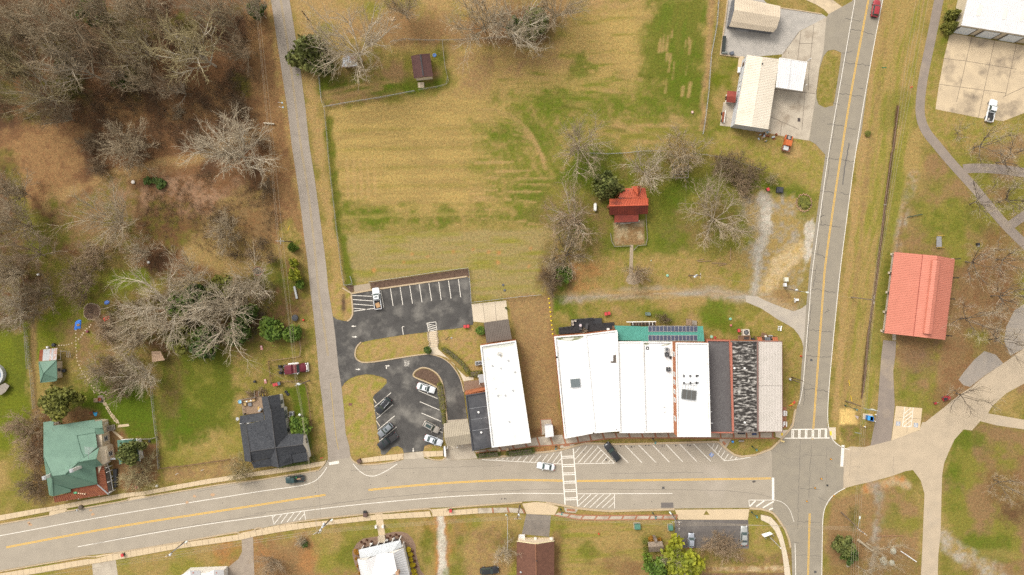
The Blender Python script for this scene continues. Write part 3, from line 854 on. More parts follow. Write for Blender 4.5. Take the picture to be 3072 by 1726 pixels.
surface('driveway',[T('d0',[2330,1090,2440,1072,2455,1480,2080,1480,2180,1385,2300,1290,2335,1220])],.02,M('gravel_drive',(.33,.265,.2),(.27,.215,.165),.6,grain=.16,gscale=6))
surface('concrete_pad',[T('d0',[888,1340,1116,1300,1140,1470,900,1470])],.02,CONC_G)
surface('concrete_pad',[T('c1',[2104,202,2438,166,2456,346,2228,380,2122,370])],.02,CONC_P)
surface('walkway',[T('d1',[1180,905,1250,898,1272,1058,1210,1068])],.03,CONCRETE)
surface('walkway',[T('d1',[1170,848,1246,840,1252,884,1175,892])],.05,CONCRETE)
surface('walkway',[T('b2',[1190,980,1221,980,1217,1250,1262,1262,1285,1300,1290,1340,1235,1366,1180,1362,1150,1325,1160,1290,1180,1262])],.02,M('mossy_walk',(.37,.29,.2),(.28,.215,.14),1.5,grain=.2))
WALK=surface('walkway',[T('c1',[1690,466,1766,458,1782,634,1880,726,1990,848,2052,905,2122,900,2126,930,2026,946,1992,866,1932,776,1862,716,1790,694,1706,684])],.045,CONC_P)
surface('forecourt',[T('c1',[2028,948,2182,932,2236,962,2242,1002,2036,1052])],.03,MULCH_PALE)
surface('planting_bed',[T('e6',[170,850,170,720,300,500,480,360,930,290,1150,210,1400,160,1620,150,1800,200,1960,360,2050,560,2060,800,2130,1050,2200,1300,2330,1470,420,1470,250,1150])],.012,MULCH_PALE)
# ---- turf verges would be ground; kerbs run along every street edge
KERB=M('kerb_concrete',(.46,.35,.22),(.4,.3,.19),1.0,grain=.1)
def kerb(path,w=.32,h=.14,parent=None):
 return MB().sweep(path,w,0,h).build('kerb',KERB,parent,kind='structure')
kerb(mixed(('d0',[-60,968,0,955,470,870])))
kerb(smp(mixed(('d0',[640,806,650,825,700,820,800,800,1180,733,1235,718,1248,700])),1))
kerb(smp(mixed(('d0',[1392,678,1405,692,1480,680,1900,610,2200,560]),('d1',[0,535,129,516,330,481,600,440,640,428,690,365,700,335])),1))
kerb(smp(mixed(('d1',[936,300,950,330,985,362,1060,385,1250,370,1380,346,1430,318,1445,285])),1))
kerb(smp(mixed(('d1',[1640,255,1650,290,1700,326,1790,340,1850,325,1870,290])),1))
kerb(mixed(('d1',[2165,320,2260,312]),('d2',[0,298,250,268,370,258,520,239,640,204,760,174,900,176,1050,183,1340,178,1700,168,2000,159,2045,162,2130,238,2200,287,2270,302,2400,287,2548,230]),('d3',[200,165,300,55,340,0]),('c3',[360,1245,370,1215])),w=.5)
kerb(mixed(('d0',[-60,1420,830,1266,920,1268])));kerb(smp(mixed(('d0',[1080,1248,1100,1232,1140,1228,1800,1118,2250,1036,2300,1034,2315,1052])),1))
kerb(smp(mixed(('d1',[5,1030,15,1000,55,988,95,1000,108,1012])),1))
kerb(smp(mixed(('d1',[243,985,260,962,500,918,1060,858,1200,848,1680,802,1712,812,1728,845])),1))
kerb(smp(mixed(('d1',[1862,838,1870,808,1890,797,2180,773]),('d2',[0,757,150,742])),1))
kerb(mixed(('d2',[380,745,560,777,690,802,850,818,1000,828,1500,814,1620,810])),w=.5)
kerb(mixed(('d2',[2340,802,2450,808,2520,826]),('d3',[105,826,150,848,195,897,263,997,303,1097,320,1180])),w=.5)
kerb(smp(T('c1',[945,108,963,285,940,345,905,366]),1),w=.4)
kerb(T('b1',[860,1395,950,1450,1140,1415,2060,1285]),w=.4)
kerb(smp(T('c1',[1040,568,1000,606,984,650,980,700,1002,742,1060,768,1200,755,1450,712,1600,690,1700,680]),1))
kerb(smp(T('c1',[1775,1005,1700,965,1545,905,1540,880,1560,845,1620,812,1680,818,1740,845,1790,890,1830,970,1850,1100,1868,1318]),1))
kerb(smp(T('c1',[1700,684,1790,704,1880,754,1950,834,2000,924,2030,1050]),1),w=.25)
kerb(T('c1',[1775,1005,1800,1130,1820,1230,1838,1350]),w=.2)
kerb(T('a3',[225,78,400,102,620,138]),w=.25)
kerb(T('a2',[2130,0,2100,250,2058,530,2245,555]),w=.3,h=.25)
# ---- sidewalks, slab by slab
NSLAB=[0]
def slabs(walk,top,bot,step,mat,z=.12,gap=.05,name='paving_slab',every=0,bandmat=None):
 n=max(1,round((V(top[0])-V(top[-1])).length/step))
 fr=[i/n for i in range(n+1)]
 a,b=sample(top,fr),sample(bot,fr)
 for i in range(n):
  p,q,r_,s_=[V(v)for v in(a[i],a[i+1],b[i+1],b[i])]
  g=gap/2/max(.3,(q-p).length)
  zz=z+U(-.008,.008)
  w=.42/max(.5,(q-p).length)if bandmat else 0
  quad=[p.lerp(q,g),p.lerp(q,1-g-w),s_.lerp(r_,1-g-w),s_.lerp(r_,g)]
  MB().prism(quad,.01,zz).build(name,mat,walk)
  NSLAB[0]+=1
  if bandmat:
   quad=[p.lerp(q,1-w+g*.5),q,r_,s_.lerp(r_,1-w+g*.5)]
   MB().prism(quad,.01,z+.004).build('brick_band',bandmat,walk)
def sidewalk(base_poly_top,base_poly_bot,step,mat=CONCRETE,bandmat=None):
 w=MB().prism(base_poly_top+list(reversed(base_poly_bot)),0,.07).build('sidewalk',JOINT,None,kind='structure')
 slabs(w,base_poly_top,base_poly_bot,step,mat,bandmat=bandmat)
 return w
sidewalk(mixed(('d0',[-60,880,0,868,300,815,500,785,900,705,1200,655,1400,635,1700,575,2000,520,2200,490,2440,452]),('d1',[129,430,300,402,640,352,692,345])),mixed(('d0',[-60,930,0,920,480,830,640,802,850,766,1250,690,1400,672,1900,582,2210,532,2440,492]),('d1',[129,478,300,453,620,400,680,388])),1.6)
for c_ in([480,832,640,804,634,835,470,876],[1246,700,1396,676,1405,698,1228,730]):
 surface('driveway_ramp',[T('d0',c_)],.05,CONCRETE)
sidewalk(T('d1',[1040,322,1250,292,1450,272]),T('d1',[1046,362,1250,342,1450,327]),1.6)
sidewalk(T('d1',[1640,252,1832,246]),T('d1',[1645,308,1832,296]),1.6)
w0=sidewalk(mixed(('d1',[2128,252,2443,198]),('d2',[250,120,470,95,850,75,2572,70])),mixed(('d1',[2150,262,2443,238]),('d2',[240,200,530,182,660,168,960,127,1100,118,1640,118,2060,121,2572,121])),3.5,CONC_G,BRICK_BAND)
MB().sweep(mixed(('d1',[2150,266,2443,243]),('d2',[240,205,530,187,660,173,960,131,1100,122,1640,122,2060,125,2572,125]),('d3',[175,127])),.34,.01,.13).build('brick_border',BRICK_BAND,w0)
sidewalk(mixed(('d0',[-60,1440,830,1292,930,1288,1075,1246,1700,1142,2300,1054]),('d1',[0,1018,240,962,700,922,1050,878,1200,862,1700,830])),mixed(('d0',[-60,1500,830,1346,1110,1300,1700,1192,2330,1105]),('d1',[0,1074,250,1030,700,962,1200,910,1720,882])),1.6)
w1=sidewalk(T('d1',[1725,828,1870,824,2165,800]),T('d1',[1728,880,1870,872,2170,850]),1.6)
w2=sidewalk(mixed(('d1',[2168,800,2443,794]),('d2',[110,798,160,806])),mixed(('d1',[2170,850,2443,840]),('d2',[110,838,182,850])),3.5,CONC_G,BRICK_BAND)
w3=sidewalk(T('d2',[500,838,680,866,900,872,1550,867,1650,866]),T('d2',[462,866,700,908,860,913,1200,910,1640,903]),3.5,CONC_G,BRICK_BAND)
for off_,a_,b_ in((0,[500,838,680,866,900,872,1550,867,1650,866],w3),(0,[462,866,700,908,860,913,1200,910,1640,903],w3)):
 MB().sweep(T('d2',a_),.3,.01,.132).build('brick_border',BRICK_BAND,w3)
sidewalk(smp(T('d2',[2450,862,2520,868])+T('d3',[150,900,200,960,240,1050,265,1150,300,1300,320,1460]),1),smp(T('d2',[2450,912,2490,918])+T('d3',[110,945,160,1000,200,1080,230,1180,255,1350,264,1460]),1),2.6,CONC_P)
surface('driveway_ramp',[T('d2',[150,757,270,740,385,748,500,790,462,866,192,856])],.06,CONCRETE)
surface('driveway_ramp',[T('d2',[1622,815,2340,808,2326,912,1655,910]),T('d2',[1925,822,1898,864,1957,864])],.06,CONCRETE)
surface('driveway_ramp',[T('d1',[1712,812,1880,798,1866,836,1728,842])],.06,CONCRETE)
surface('driveway_ramp',[T('d0',[930,1275,1075,1248,1085,1235,900,1262])],.05,CONCRETE)
surface('driveway_ramp',[T('d0',[2318,1040,2450,1012,2470,1020,2440,1050,2322,1062])],.05,CONCRETE)
surface('driveway_ramp',[T('d1',[108,990,258,962,240,990,105,1020])],.05,CONCRETE)
for c_,t_ in(([172,46,312,44,292,82,232,127,175,112],'d3'),([682,22,755,20,757,140,730,135,700,80],'d3')):
 ramp_=surface('kerb_ramp',[T(t_,c_)],.09,CONC_P)
for c_,m_ in(([228,74,246,73,246,98,226,100],'d3'),([696,58,715,56,717,96,698,98],'d3')):
 surface('tactile_plate',[T(m_,c_)],.10,plain('tactile_yellow',(.75,.5,.04),.7))
for c_ in([545,182,605,178,608,200,548,206],[2075,165,2092,150,2118,178,2100,195],[578,803,660,812,658,832,580,826]):
 surface('tactile_plate',[T('d2',c_)],.10,BRICK_BAND)
for c_ in([518,196,655,174,650,192,575,215,515,222],[2055,128,2172,128,2118,216,2050,160],[552,792,688,812,664,846,566,836]):
 surface('kerb_ramp',[T('d2',c_)],.085,CONC_G)
def joints(t,lines,w=.12,mat=None,parent=None,z=.03):
 mb=MB()
 for c_ in lines:
  mb.ribbon(T(t,c_),w,z)
 return mb.build('joint_lines',mat or M('dark_joint',(.13,.1,.075),None,grain=.25),parent)
joints('a3',[[420,300,388,575],[545,240,508,600],[300,500,300,520],[500,610,490,880],[460,880,430,1250],[240,1180,220,1310],[405,422,540,420],[170,865,560,905],[130,1130,400,1250],[400,310,250,520]],.1,parent=CY,z=.03)
joints('a3',[[2070,350,1920,985],[2290,385,2130,1140],[2500,420,2390,930],[1800,565,2010,590],[1760,815,2400,900],[2010,590,2500,670],[2370,935,2600,830]],.1,parent=BIGPAD,z=.03)
joints('c1',[[2212,190,2236,376],[2330,178,2345,362]],.08,parent=None).parent=CY
joints('c3',[[1345,1290,1580,1310],[1460,1195,1440,1440]],.06,parent=PAD,z=.05)
# ---- paint on the roads
def stripe(name,t,c,w,mat,parent,z,dx=.0):
 p=T(t,c)
 if len(p)>2:
  p=smp(p,2)
 if dx:
  p=offset(p,dx)
 return MB().ribbon(p,w,z).build(name,mat,parent)
def mstripe(name,parts,w,mat,parent,z,dx=.0):
 p=smp(mixed(*parts),2)
 if dx:
  p=offset(p,dx)
 return MB().ribbon(p,w,z).build(name,mat,parent)
ZS,ZH,ZL=.036,.046,.038
for dx in(.15,-.15):
 mstripe('centre_line',[('d0',[60,1178,800,1037,1400,935,2000,845,2443,777]),('d1',[129,757,420,712,697,671])],.17,PAINT_Y,STREET,ZS,dx)
 mstripe('centre_line',[('d1',[1110,625,1500,584,2000,548,2440,529]),('d2',[100,528,400,532,542,536])],.17,PAINT_Y,STREET,ZS,dx)
 mstripe('centre_line',[('d2',[678,538,1100,534,1600,527,2548,513])],.17,PAINT_Y,STREET,ZS,dx)
 mstripe('centre_line',[('a3',[1076,-30,900,900,815,1440]),('b3',[745,520,650,1200]),('c3',[640,0,590,700,540,1400]),('d3',[530,135])],.15,PAINT_Y,HIGHWAY,ZH,dx)
 mstripe('centre_line',[('d3',[504,850,488,1480])],.15,PAINT_Y,HIGHWAY,ZH,dx)
 mstripe('centre_line',[('a1',[260,-30,330,420,390,860,455,1400]),('b1',[520,400,570,800,600,1100,628,1420]),('c1',[680,400,720,700])],.11,PAINT_YF,LANE,ZL,dx)
mstripe('centre_line',[('c1',[745,960,790,1447]),('d1',[822,235])],.22,PAINT_YF,LANE,ZL)
mstripe('edge_line',[('d0',[750,1172,1400,1053,2000,952,2443,895]),('d1',[250,860,640,805,1200,745,1840,690,2440,660]),('d2',[129,656,548,660])],.17,PAINT_W,STREET,ZS)
mstripe('edge_line',[('d0',[-60,1078,0,1066,1000,880,1900,735,2443,648]),('d1',[129,628,420,590,500,575,560,555,610,530,655,485,690,440,709,403])],.17,PAINT_W,STREET,ZS)
stripe('edge_line','d1',[962,372,1000,420,1060,470,1110,490,1170,492,1230,470,1310,425,1388,373],.17,PAINT_W,STREET,ZS)
mstripe('edge_line',[('a3',[946,-30,815,720,690,1440]),('b3',[600,720,520,1300]),('c3',[512,100,460,740,440,990,425,1080,405,1165])],.15,PAINT_W,HIGHWAY,ZH)
mstripe('edge_line',[('a3',[1214,-30,1085,640,950,1440]),('b3',[865,700,785,1330]),('c3',[775,100,712,750,684,1100,676,1300]),('d3',[686,20,715,125,760,180,830,220,892,237])],.15,PAINT_W,HIGHWAY,ZH)
mstripe('edge_line',[('d3',[846,607,740,662,680,732,640,822,627,950,621,1480])],.17,PAINT_W,HIGHWAY,ZH)
mstripe('edge_line',[('d3',[172,723,230,735,290,780,330,850,352,932])],.1,PAINT_W,HIGHWAY,ZH)
mstripe('edge_line',[('d3',[362,1140,367,1300,370,1480])],.16,PAINT_W,HIGHWAY,ZH)
stripe('stop_bar','d1',[730,372,826,356],.75,PAINT_W,LANE,ZL)
stripe('stop_bar','d3',[151,505,152,722],.62,PAINT_W,HIGHWAY,ZH+.004)
stripe('stop_bar','d3',[826,192,813,400],.8,PAINT_W,EASTR,ZH)
stripe('crosswalk_rail','d2',[525,246,564,766],.3,PAINT_W,STREET,.040)
stripe('crosswalk_rail','d2',[642,222,686,784],.3,PAINT_W,STREET,.040)
for k in range(6):
 for j in(0,1):
  y=300+80.5*k+17*j
  xa,xb=529+(y-246)*.075,643+(y-222)*.078
  stripe('crosswalk_bar','d2',[xa,y+1,xb,y-3],.24,PAINT_W,STREET,ZS)
stripe('crosswalk_rail','d3',[328,42,672,36],.26,PAINT_W,HIGHWAY,ZH)
stripe('crosswalk_rail','d3',[262,126,697,123],.26,PAINT_W,HIGHWAY,ZH)
for x in(334,349,399,412,464,478,529,543,592,606,655,668):
 stripe('crosswalk_bar','d3',[x,42,x-2,122],.26,PAINT_W,HIGHWAY,ZH+.004)
lines_d2=[[1068,258,1173,362],[1140,192,1306,362],[1270,188,1440,360],[1405,186,1568,355],[1537,184,1699,353],[1668,181,1833,350],[1803,180,1968,348],[1933,178,2098,341],[872,199,1040,366]]
hatch_d2=[[2098,341,2180,337,2352,308],[1980,222,2000,178],[2010,244,2041,187],[2040,275,2073,215],[2070,305,2105,246],[2100,335,2138,277],[2152,330,2178,297],[2200,328,2221,310],[655,270,711,210],[660,330,776,198],[690,362,836,195],[745,362,880,211],[803,362,909,240],[862,360,941,270],[920,360,971,300],[980,358,1001,334],[650,372,1040,365],[-240,332,0,345,290,360,530,375],[-112,338,-88,320],[-55,342,-28,316],[0,331,16,310],[50,346,79,308],[100,348,141,302],[160,350,206,298],[220,353,269,294],[275,357,331,291],[340,354,396,281],[390,360,457,267],[440,368,526,253],[485,370,528,318],[1040,664,1040,802],[690,730,752,668],[690,780,813,666],[742,790,876,666],[800,795,936,664],[862,795,1002,664],[922,795,1036,690],[983,795,1038,745],[686,661,1100,660,1597,658],[2335,722,2590,722],[2335,722,2341,786]]
for c_ in lines_d2:
 stripe('parking_line','d2',c_,.17,PAINT_W,STREET,ZS)
for c_ in hatch_d2:
 stripe('hatch_line','d2',c_,.16,PAINT_W,STREET,.0385)
for c_ in([2345,782,2400,728],[2405,785,2485,728],[2470,796,2575,735]):
 stripe('hatch_line','d2',c_,.35,PAINT_W,STREET,.0385)
stripe('hatch_line','d2',[2530,816,2568,800],.35,PAINT_W,STREET,.0385)
for c_ in([180,870,201,960],[490,828,506,912],[200,955,276,860],[265,945,333,852],[325,935,394,843],[385,925,456,835],[440,915,491,858],[188,892,212,868]):
 stripe('hatch_line','d1',c_,.16,PAINT_W,STREET,.0385)
for c_ in([1228,65,1258,235],[1322,50,1348,220],[1415,35,1442,208],[1508,22,1535,197],[1600,10,1627,185],[1693,0,1720,172],[1788,-12,1812,160],[1882,-25,1907,148],[1978,-38,2000,135],[968,270,1165,243],[1435,420,1447,498],[1432,421,1454,417]):
 stripe('parking_line','c1',c_,.16,PAINT_W,LOT,ZL)
for c_ in([945,117,1145,127],[950,157,1150,171],[957,200,1157,216],[962,240,1092,253],[1668,386,1760,373],[1760,373,1771,456],[1676,386,1690,466],[1680,393,1768,412],[1683,410,1770,432],[1686,428,1771,450],[1689,448,1745,460]):
 stripe('hatch_line','c1',c_,.15,PAINT_W,LOT,ZL)
for c_ in([25,510,336,240],[60,735,371,465],[85,945,404,678],[115,1160,438,890],[852,203,1213,353],[880,412,1250,570],[910,625,1278,783],[940,840,1308,992]):
 stripe('parking_line','e8',c_,.16,PAINT_W,LOT,ZL)
for c_ in([1393,370,1330,900],[1622,390,1567,916],[1328,900,1570,916],[1388,545,1565,392],[1365,672,1612,475],[1350,797,1600,590],[1368,895,1588,725],[1500,907,1574,850]):
 stripe('hatch_line','e5',c_,.16,PAINT_W,PAD,.052)
for c_ in([1480,745,1607,745],):
 surface('asphalt_patch',[T('d2',[1488,746,1607,746,1608,796,1489,796])],.034,M('fresh_patch',(.15,.13,.115),None,grain=.15)).parent=STREET
def symbol(t,x,y,rot,size,parent,z,bluemat):
 cx,cy=P(t,x,y)
 def tr(u,v):
  c,s_=cos(rot),sin(rot)
  return(cx+size*(u*c-v*s_),cy+size*(u*s_+v*c))
 sq=MB().sheet([[tr(-.5,-.5),tr(.5,-.5),tr(.5,.5),tr(-.5,.5)]],z).build('blue_square',bluemat,parent)
 mb=MB()
 mb.ribbon([tr(.08*cos(a)-.08,.36+.08*sin(a))for a in np.linspace(0,6.28,9)],.07*size,z+.005)
 mb.ribbon([tr(-.08,.26),tr(-.08,0),tr(.14,0),tr(.26,-.3),tr(.36,-.27)],.09*size,z+.005)
 mb.ribbon([tr(-.08,.15),tr(.12,.15)],.07*size,z+.006)
 mb.ribbon([tr(-.04+.26*cos(a),-.14+.26*sin(a))for a in np.linspace(2.2,6.1,12)],.08*size,z+.006)
 mb.build('wheelchair_symbol',PAINT_W,sq)
FADED_BLUE=plain('faded_blue_paint',(.3,.32,.36),.85)
symbol('e5',1215,825,-.09,1.15,PAD,.052,FADED_BLUE)
symbol('e5',1695,866,-.09,1.15,PAD,.052,FADED_BLUE)
symbol('d2',1975,285,rad_(135),1.0,STREET,.038,BLUE_PAINT)
def arrow(t,x,y,rot,L,parent,turn=False,z=.040):
 cx,cy=P(t,x,y)
 def tr(u,v):
  c,s_=cos(rot),sin(rot)
  return(cx+L*(u*c-v*s_),cy+L*(u*s_+v*c))
 mb=MB()
 mb.sheet([[tr(-.5,-.07),tr(.05,-.07),tr(.05,-.22),tr(.5,0),tr(.05,.22),tr(.05,.07),tr(-.5,.07)]],z)
 if turn:
  mb.sheet([[tr(-.3,-.08),tr(-.15,-.08),tr(-.15,-.4),tr(-.02,-.4),tr(-.22,-.7),tr(-.43,-.4),tr(-.3,-.4)]],z+.003)
 mb.build('lane_arrow',PAINT_W,parent)
arrow('c1',968,415,pi,1.3,LOT)
arrow('c1',978,518,0,1.3,LOT)
arrow('c1',1010,831,0,1.25,LOT)
arrow('c1',1294,797,0,1.25,LOT,True)
arrow('d1',1542,240,-pi/2,1.2,LOT)
arrow('d1',2013,197,-pi/2,.6,LOT,z=.05)
def lettering(txt,x,y,z,rot,size,mat,parent,name='painted_word',stretch=1.0):
 cu=bpy.data.curves.new(name,'FONT')
 cu.body=txt
 cu.size=size
 cu.align_x='CENTER'
 cu.align_y='CENTER'
 ob=bpy.data.objects.new(name,cu)
 COL.objects.link(ob)
 me=bpy.data.meshes.new_from_object(ob.evaluated_get(bpy.context.evaluated_depsgraph_get()))
 bpy.data.objects.remove(ob)
 c,s_=cos(rot),sin(rot)
 pl=parent_loc(parent)if parent else V()
 for v in me.vertices:
  u,w=v.co.x,v.co.y*stretch
  v.co=(x+u*c-w*s_-pl.x,y+u*s_+w*c-pl.y,z-pl.z)
 me.materials.clear()
 me.materials.append(mat)
 return link(name,me,parent)
for txt,x in(('DRIVE',1466),('THRU',1492)):
 X_,Y_=P('c1',x,774)
 lettering(txt,X_,Y_,.042,-pi/2,.58,PAINT_W,LOT,stretch=1.5)
 # ---- cracks
def cracks(parent,t,lines,w=.1,mat=CRACK,z=.0405,amp=.25):
 mb=MB()
 for c_ in lines:
  p=resample(T(t,c_),.7)
  p=[(q[0]+U(-amp,amp),q[1]+U(-amp,amp))for q in p]
  mb.ribbon(p,w,z)
 return mb.build('sealed_cracks',mat,parent)
cracks(HIGHWAY,'a3',[[855,180,1005,205],[895,285,1010,300,1030,318,1122,330],[810,512,912,500],[805,600,960,615,1090,642],[775,902,900,912,1012,938],[672,1200,840,1222],[870,1230,950,1250],[735,1000,790,1015],[975,850,1010,858]])
cracks(HIGHWAY,'b3',[[650,145,770,150,940,187],[610,460,680,462,745,485],[800,478,890,492],[575,700,660,705],[600,786,700,796,802,802],[525,1055,570,1065,660,1110],[505,1220,555,1232],[520,1410,640,1418,750,1442]])
cracks(HIGHWAY,'c3',[[490,450,600,458,722,476],[465,700,580,706,722,714],[450,1022,560,1024,682,1044],[650,290,688,262],[670,248,690,265]])
cracks(HIGHWAY,'a3',[[935,60,915,190,890,330,850,520,820,700,790,900,760,1060,735,1300,705,1447]],.07,amp=.3)
cracks(HIGHWAY,'b3',[[710,30,690,170,660,450],[635,550,610,780],[600,960,575,1090],[570,1170,545,1380]],.08,amp=.25)
cracks(HIGHWAY,'c3',[[520,200,490,500,485,660],[480,730,475,830],[455,980,450,1180]],.08,amp=.2)
cracks(HIGHWAY,'b3',[[885,0,850,190,820,400]],.3,M('wheel_stain',(.13,.115,.1),None,grain=.2),amp=.1)
cracks(HIGHWAY,'d3',[[412,130,405,480,395,760,390,1000],[520,200,505,480,495,700],[372,1255,480,1255,612,1260],[395,930,600,938],[585,700,695,738],[405,612,615,618],[340,1130,400,1135]],.06,amp=.15)
cracks(HIGHWAY,'d3',[[672,200,660,600],[415,290,670,292],[140,235,300,320,400,330],[280,580,400,660]],.05,CRACK_SOFT,amp=.2)
for t_ in range(26):
 y=U(20,1420)
 tt=R.choice(('a3','b3','c3'))
 x0={'a3':900-y*.17,'b3':690-y*.13,'c3':500-y*.05}[tt]
 cracks(HIGHWAY,tt,[[x0+U(20,60),y,x0+U(90,230),y+U(0,30)]],.04,CRACK_SOFT,amp=.2)
cracks(STREET,'d0',[[900,1145,1400,1040,1900,960,2572,850]],.07,CRACK_SOFT,.0375,.1)
cracks(STREET,'d1',[[0,855,640,775,1200,700,1900,640,2572,628]],.07,CRACK_SOFT,.0375,.1)
cracks(STREET,'d2',[[129,622,800,615,1600,622,2100,630,2400,660,2560,695],[1000,465,1900,455]],.06,CRACK_SOFT,.0375,.08)
cracks(STREET,'d0',[[640,840,1500,700],[1900,640,2500,545]],.06,CRACK_SOFT,.0375,.1)
cracks(STREET,'d1',[[940,440,1500,415,2400,390]],.05,CRACK_SOFT,.0375,.1)
cracks(LANE,'c1',[[560,200,740,190],[600,520,780,560],[640,930,840,900],[690,1290,870,1280],[650,1040,760,1000]],.05,CRACK_SOFT,.0375)
cracks(LANE,'b1',[[390,100,545,80],[450,560,620,590],[500,980,670,960],[530,1250,700,1230]],.05,CRACK_SOFT,.0375)
cracks(LANE,'a1',[[230,420,420,440],[320,1010,500,990],[360,1300,530,1320]],.05,CRACK_SOFT,.0375)
cracks(EASTR,'d3',[[1310,300,1305,460],[900,395,1000,400],[830,230,826,600],[1040,470,1080,490],[900,240,890,500]],.06,M('road_scuff',(.22,.18,.14),None),.0365)
STAIN=M('oil_stain',(.07,.06,.05),(.12,.1,.085),3.0,grain=.2)
for t_,x,y,r_ in[('d2',1100,200,9),('d2',1205,208,10),('d2',1232,205,6),('d2',1340,195,8),('d2',1370,192,8),('d2',1500,200,8),('d2',1520,198,6),('d2',1630,195,10),('d2',1745,190,9),('d2',1770,196,8),('d2',1545,240,4),('d2',1230,762,5),('d2',1398,736,4),('d2',700,272,5),('d2',745,258,6),('d2',597,268,4),('d1',1284,485,5),('d1',1294,545,5),('d1',1120,505,4),('d1',1130,573,4),('d1',600,650,5),('d1',2395,710,8),('d1',2425,708,9),('d1',2440,712,7),('d0',2145,750,5),('d2',2385,545,16),('d2',960,335,12),('d2',2150,1152,9),('d1',1545,460,4)]:
 cx,cy=P(t_,x,y)
 rr=r_/K*S
 MB().sheet([[(cx+rr*U(.55,1.3)*cos(a),cy+rr*U(.5,1.1)*sin(a))for a in np.linspace(0,6.0,9)]],.0393 if 'd2'!=t_ or y<850 else.027).build('oil_stain',STAIN,STREET)
for x,y in((1875,685),(1805,745),(2055,670),(895,860),(875,820),(280,940),(290,960)):
 cx,cy=P('d0',x,y)
 MB().sheet([[(cx+U(.3,.75)*cos(a),cy+U(.2,.5)*sin(a))for a in np.linspace(0,6.0,9)]],.0393).build('clay_smear',M('clay_smear',(.5,.27,.12),(.42,.3,.2),3.0),STREET)
for t_,x,y in(('d2',1510,603),('c3',520,741),('d3',558,1415)):
 cx,cy=P(t_,x,y)
 MB().box(cx,cy,.03,.058,.62,.62,.05).build('utility_cover',plain('iron_cover',(.08,.075,.07),.7),STREET if t_=='d2' else HIGHWAY)
 # ---- building materials
BRICK=M('red_brick',(.38,.14,.06),(.30,.11,.05),1.2,grain=.18,gscale=7)
COPING_RED=M('red_coping',(.42,.15,.1),(.36,.12,.08),.8,grain=.1)
WHITE_ROOF=M('white_membrane',(.80,.785,.76),(.74,.72,.69),.25,grain=.03,gscale=3,c3=(.66,.63,.58),s3=.5,lo3=.62,hi3=.8,rough=.6)
WHITE_CAP=M('white_coping',(.78,.76,.72),(.68,.65,.6),.8,grain=.04,rough=.6)
BANK_ROOF=M('white_coating',(.76,.745,.715),(.66,.64,.6),.3,grain=.05,gscale=4,c3=(.5,.48,.43),s3=.35,lo3=.6,hi3=.78,rough=.6)
DARK_ROOF=M('dark_membrane',(.058,.058,.062),(.085,.083,.085),.5,grain=.12,c3=(.12,.118,.12),s3=.25)
GREY_SHINGLE=M('charcoal_cap_sheet',(.1,.09,.088),(.125,.115,.11),1.5,grain=.14,gscale=5)
STAINED_ROOF=M('weathered_bitumen',(.035,.03,.026),(.48,.44,.39),1.9,lo=.49,hi=.66,grain=.35,gscale=3.0,stretch=(.28,0),c3=(.46,.43,.38),s3=.6,lo3=.6,hi3=.7)
CORR_GREY=M('pale_corrugated',(.56,.5,.44),(.5,.45,.39),.4,grain=.05,rough=.55)
SEAM_GREY=M('pale_seam',(.40,.355,.31),None,grain=.05)
TEAL=M('teal_metal',(.05,.2,.15),(.065,.24,.185),.6,grain=.08,rough=.5)
TEAL_SEAM=M('teal_seam',(.12,.37,.29),None,grain=.05,rough=.5)
BLACK_WOOD=M('black_stained_boards',(.028,.027,.028),(.045,.043,.043),2.5,grain=.2,stretch=(3,0))
OWOOD=M('weathered_wood',(.32,.22,.14),(.25,.17,.11),2.0,grain=.15,stretch=(4,0))
GWOOD=M('grey_wood',(.3,.26,.21),(.22,.185,.15),2.0,grain=.15)
BWOOD=M('brown_wood',(.2,.115,.065),(.15,.085,.05),2.0,grain=.15)
WWALL=M('white_siding',(.74,.7,.63),(.66,.62,.55),.7,grain=.06,gscale=4)
CWALL=M('cream_siding',(.68,.55,.39),(.6,.49,.35),.7,grain=.06)
GREY_WALL=M('grey_siding',(.5,.5,.5),(.42,.42,.42),.7,grain=.06)
BEIGE_METAL=M('beige_wall_metal',(.52,.44,.32),(.46,.39,.28),.6,grain=.05)
GREEN_ROOF=M('green_metal',(.125,.215,.15),(.105,.185,.13),.5,grain=.1,gscale=6,rough=.55)
GREEN_SEAM=M('green_seam',(.1,.175,.125),None,grain=.05)
RUST=M('rusty_tin',(.18,.045,.022),(.27,.085,.035),1.0,grain=.15,c3=(.11,.035,.02),s3=.4)
RUST_SEAM=M('rust_seam',(.4,.2,.12),None,grain=.1)
ROOF_CHAR=M('charcoal_shingle',(.04,.042,.047),(.062,.063,.067),1.6,grain=.55,gscale=5.5)
RIDGE_CHAR=M('charcoal_ridge',(.075,.07,.068),None,grain=.2)
BROWN_SHINGLE=M('brown_shingle',(.15,.068,.042),(.115,.052,.033),1.2,grain=.22,gscale=5)
BROWN_RIDGE=M('brown_ridge',(.26,.12,.065),None,grain=.15)
SHED_SHINGLE=M('umber_shingle',(.105,.05,.042),(.08,.04,.034),1.4,grain=.22,gscale=6)
RED_ROOF=M('red_metal',(.46,.1,.045),(.36,.075,.04),.35,grain=.12,gscale=5,c3=(.16,.045,.03),s3=.3,lo3=.58,hi3=.75,rough=.5)
RED_ROOF_DARK_SHADED=M('dark_and_shaded_red_metal',(.26,.05,.03),(.19,.04,.027),.5,grain=.2,gscale=5,c3=(.1,.03,.022),s3=.35,rough=.6)  # darker red holding the farmhouse south slope's shade; also the shed's own dark red
SALMON=M('salmon_metal',(.55,.2,.135),(.5,.18,.12),.4,grain=.05,rough=.45)
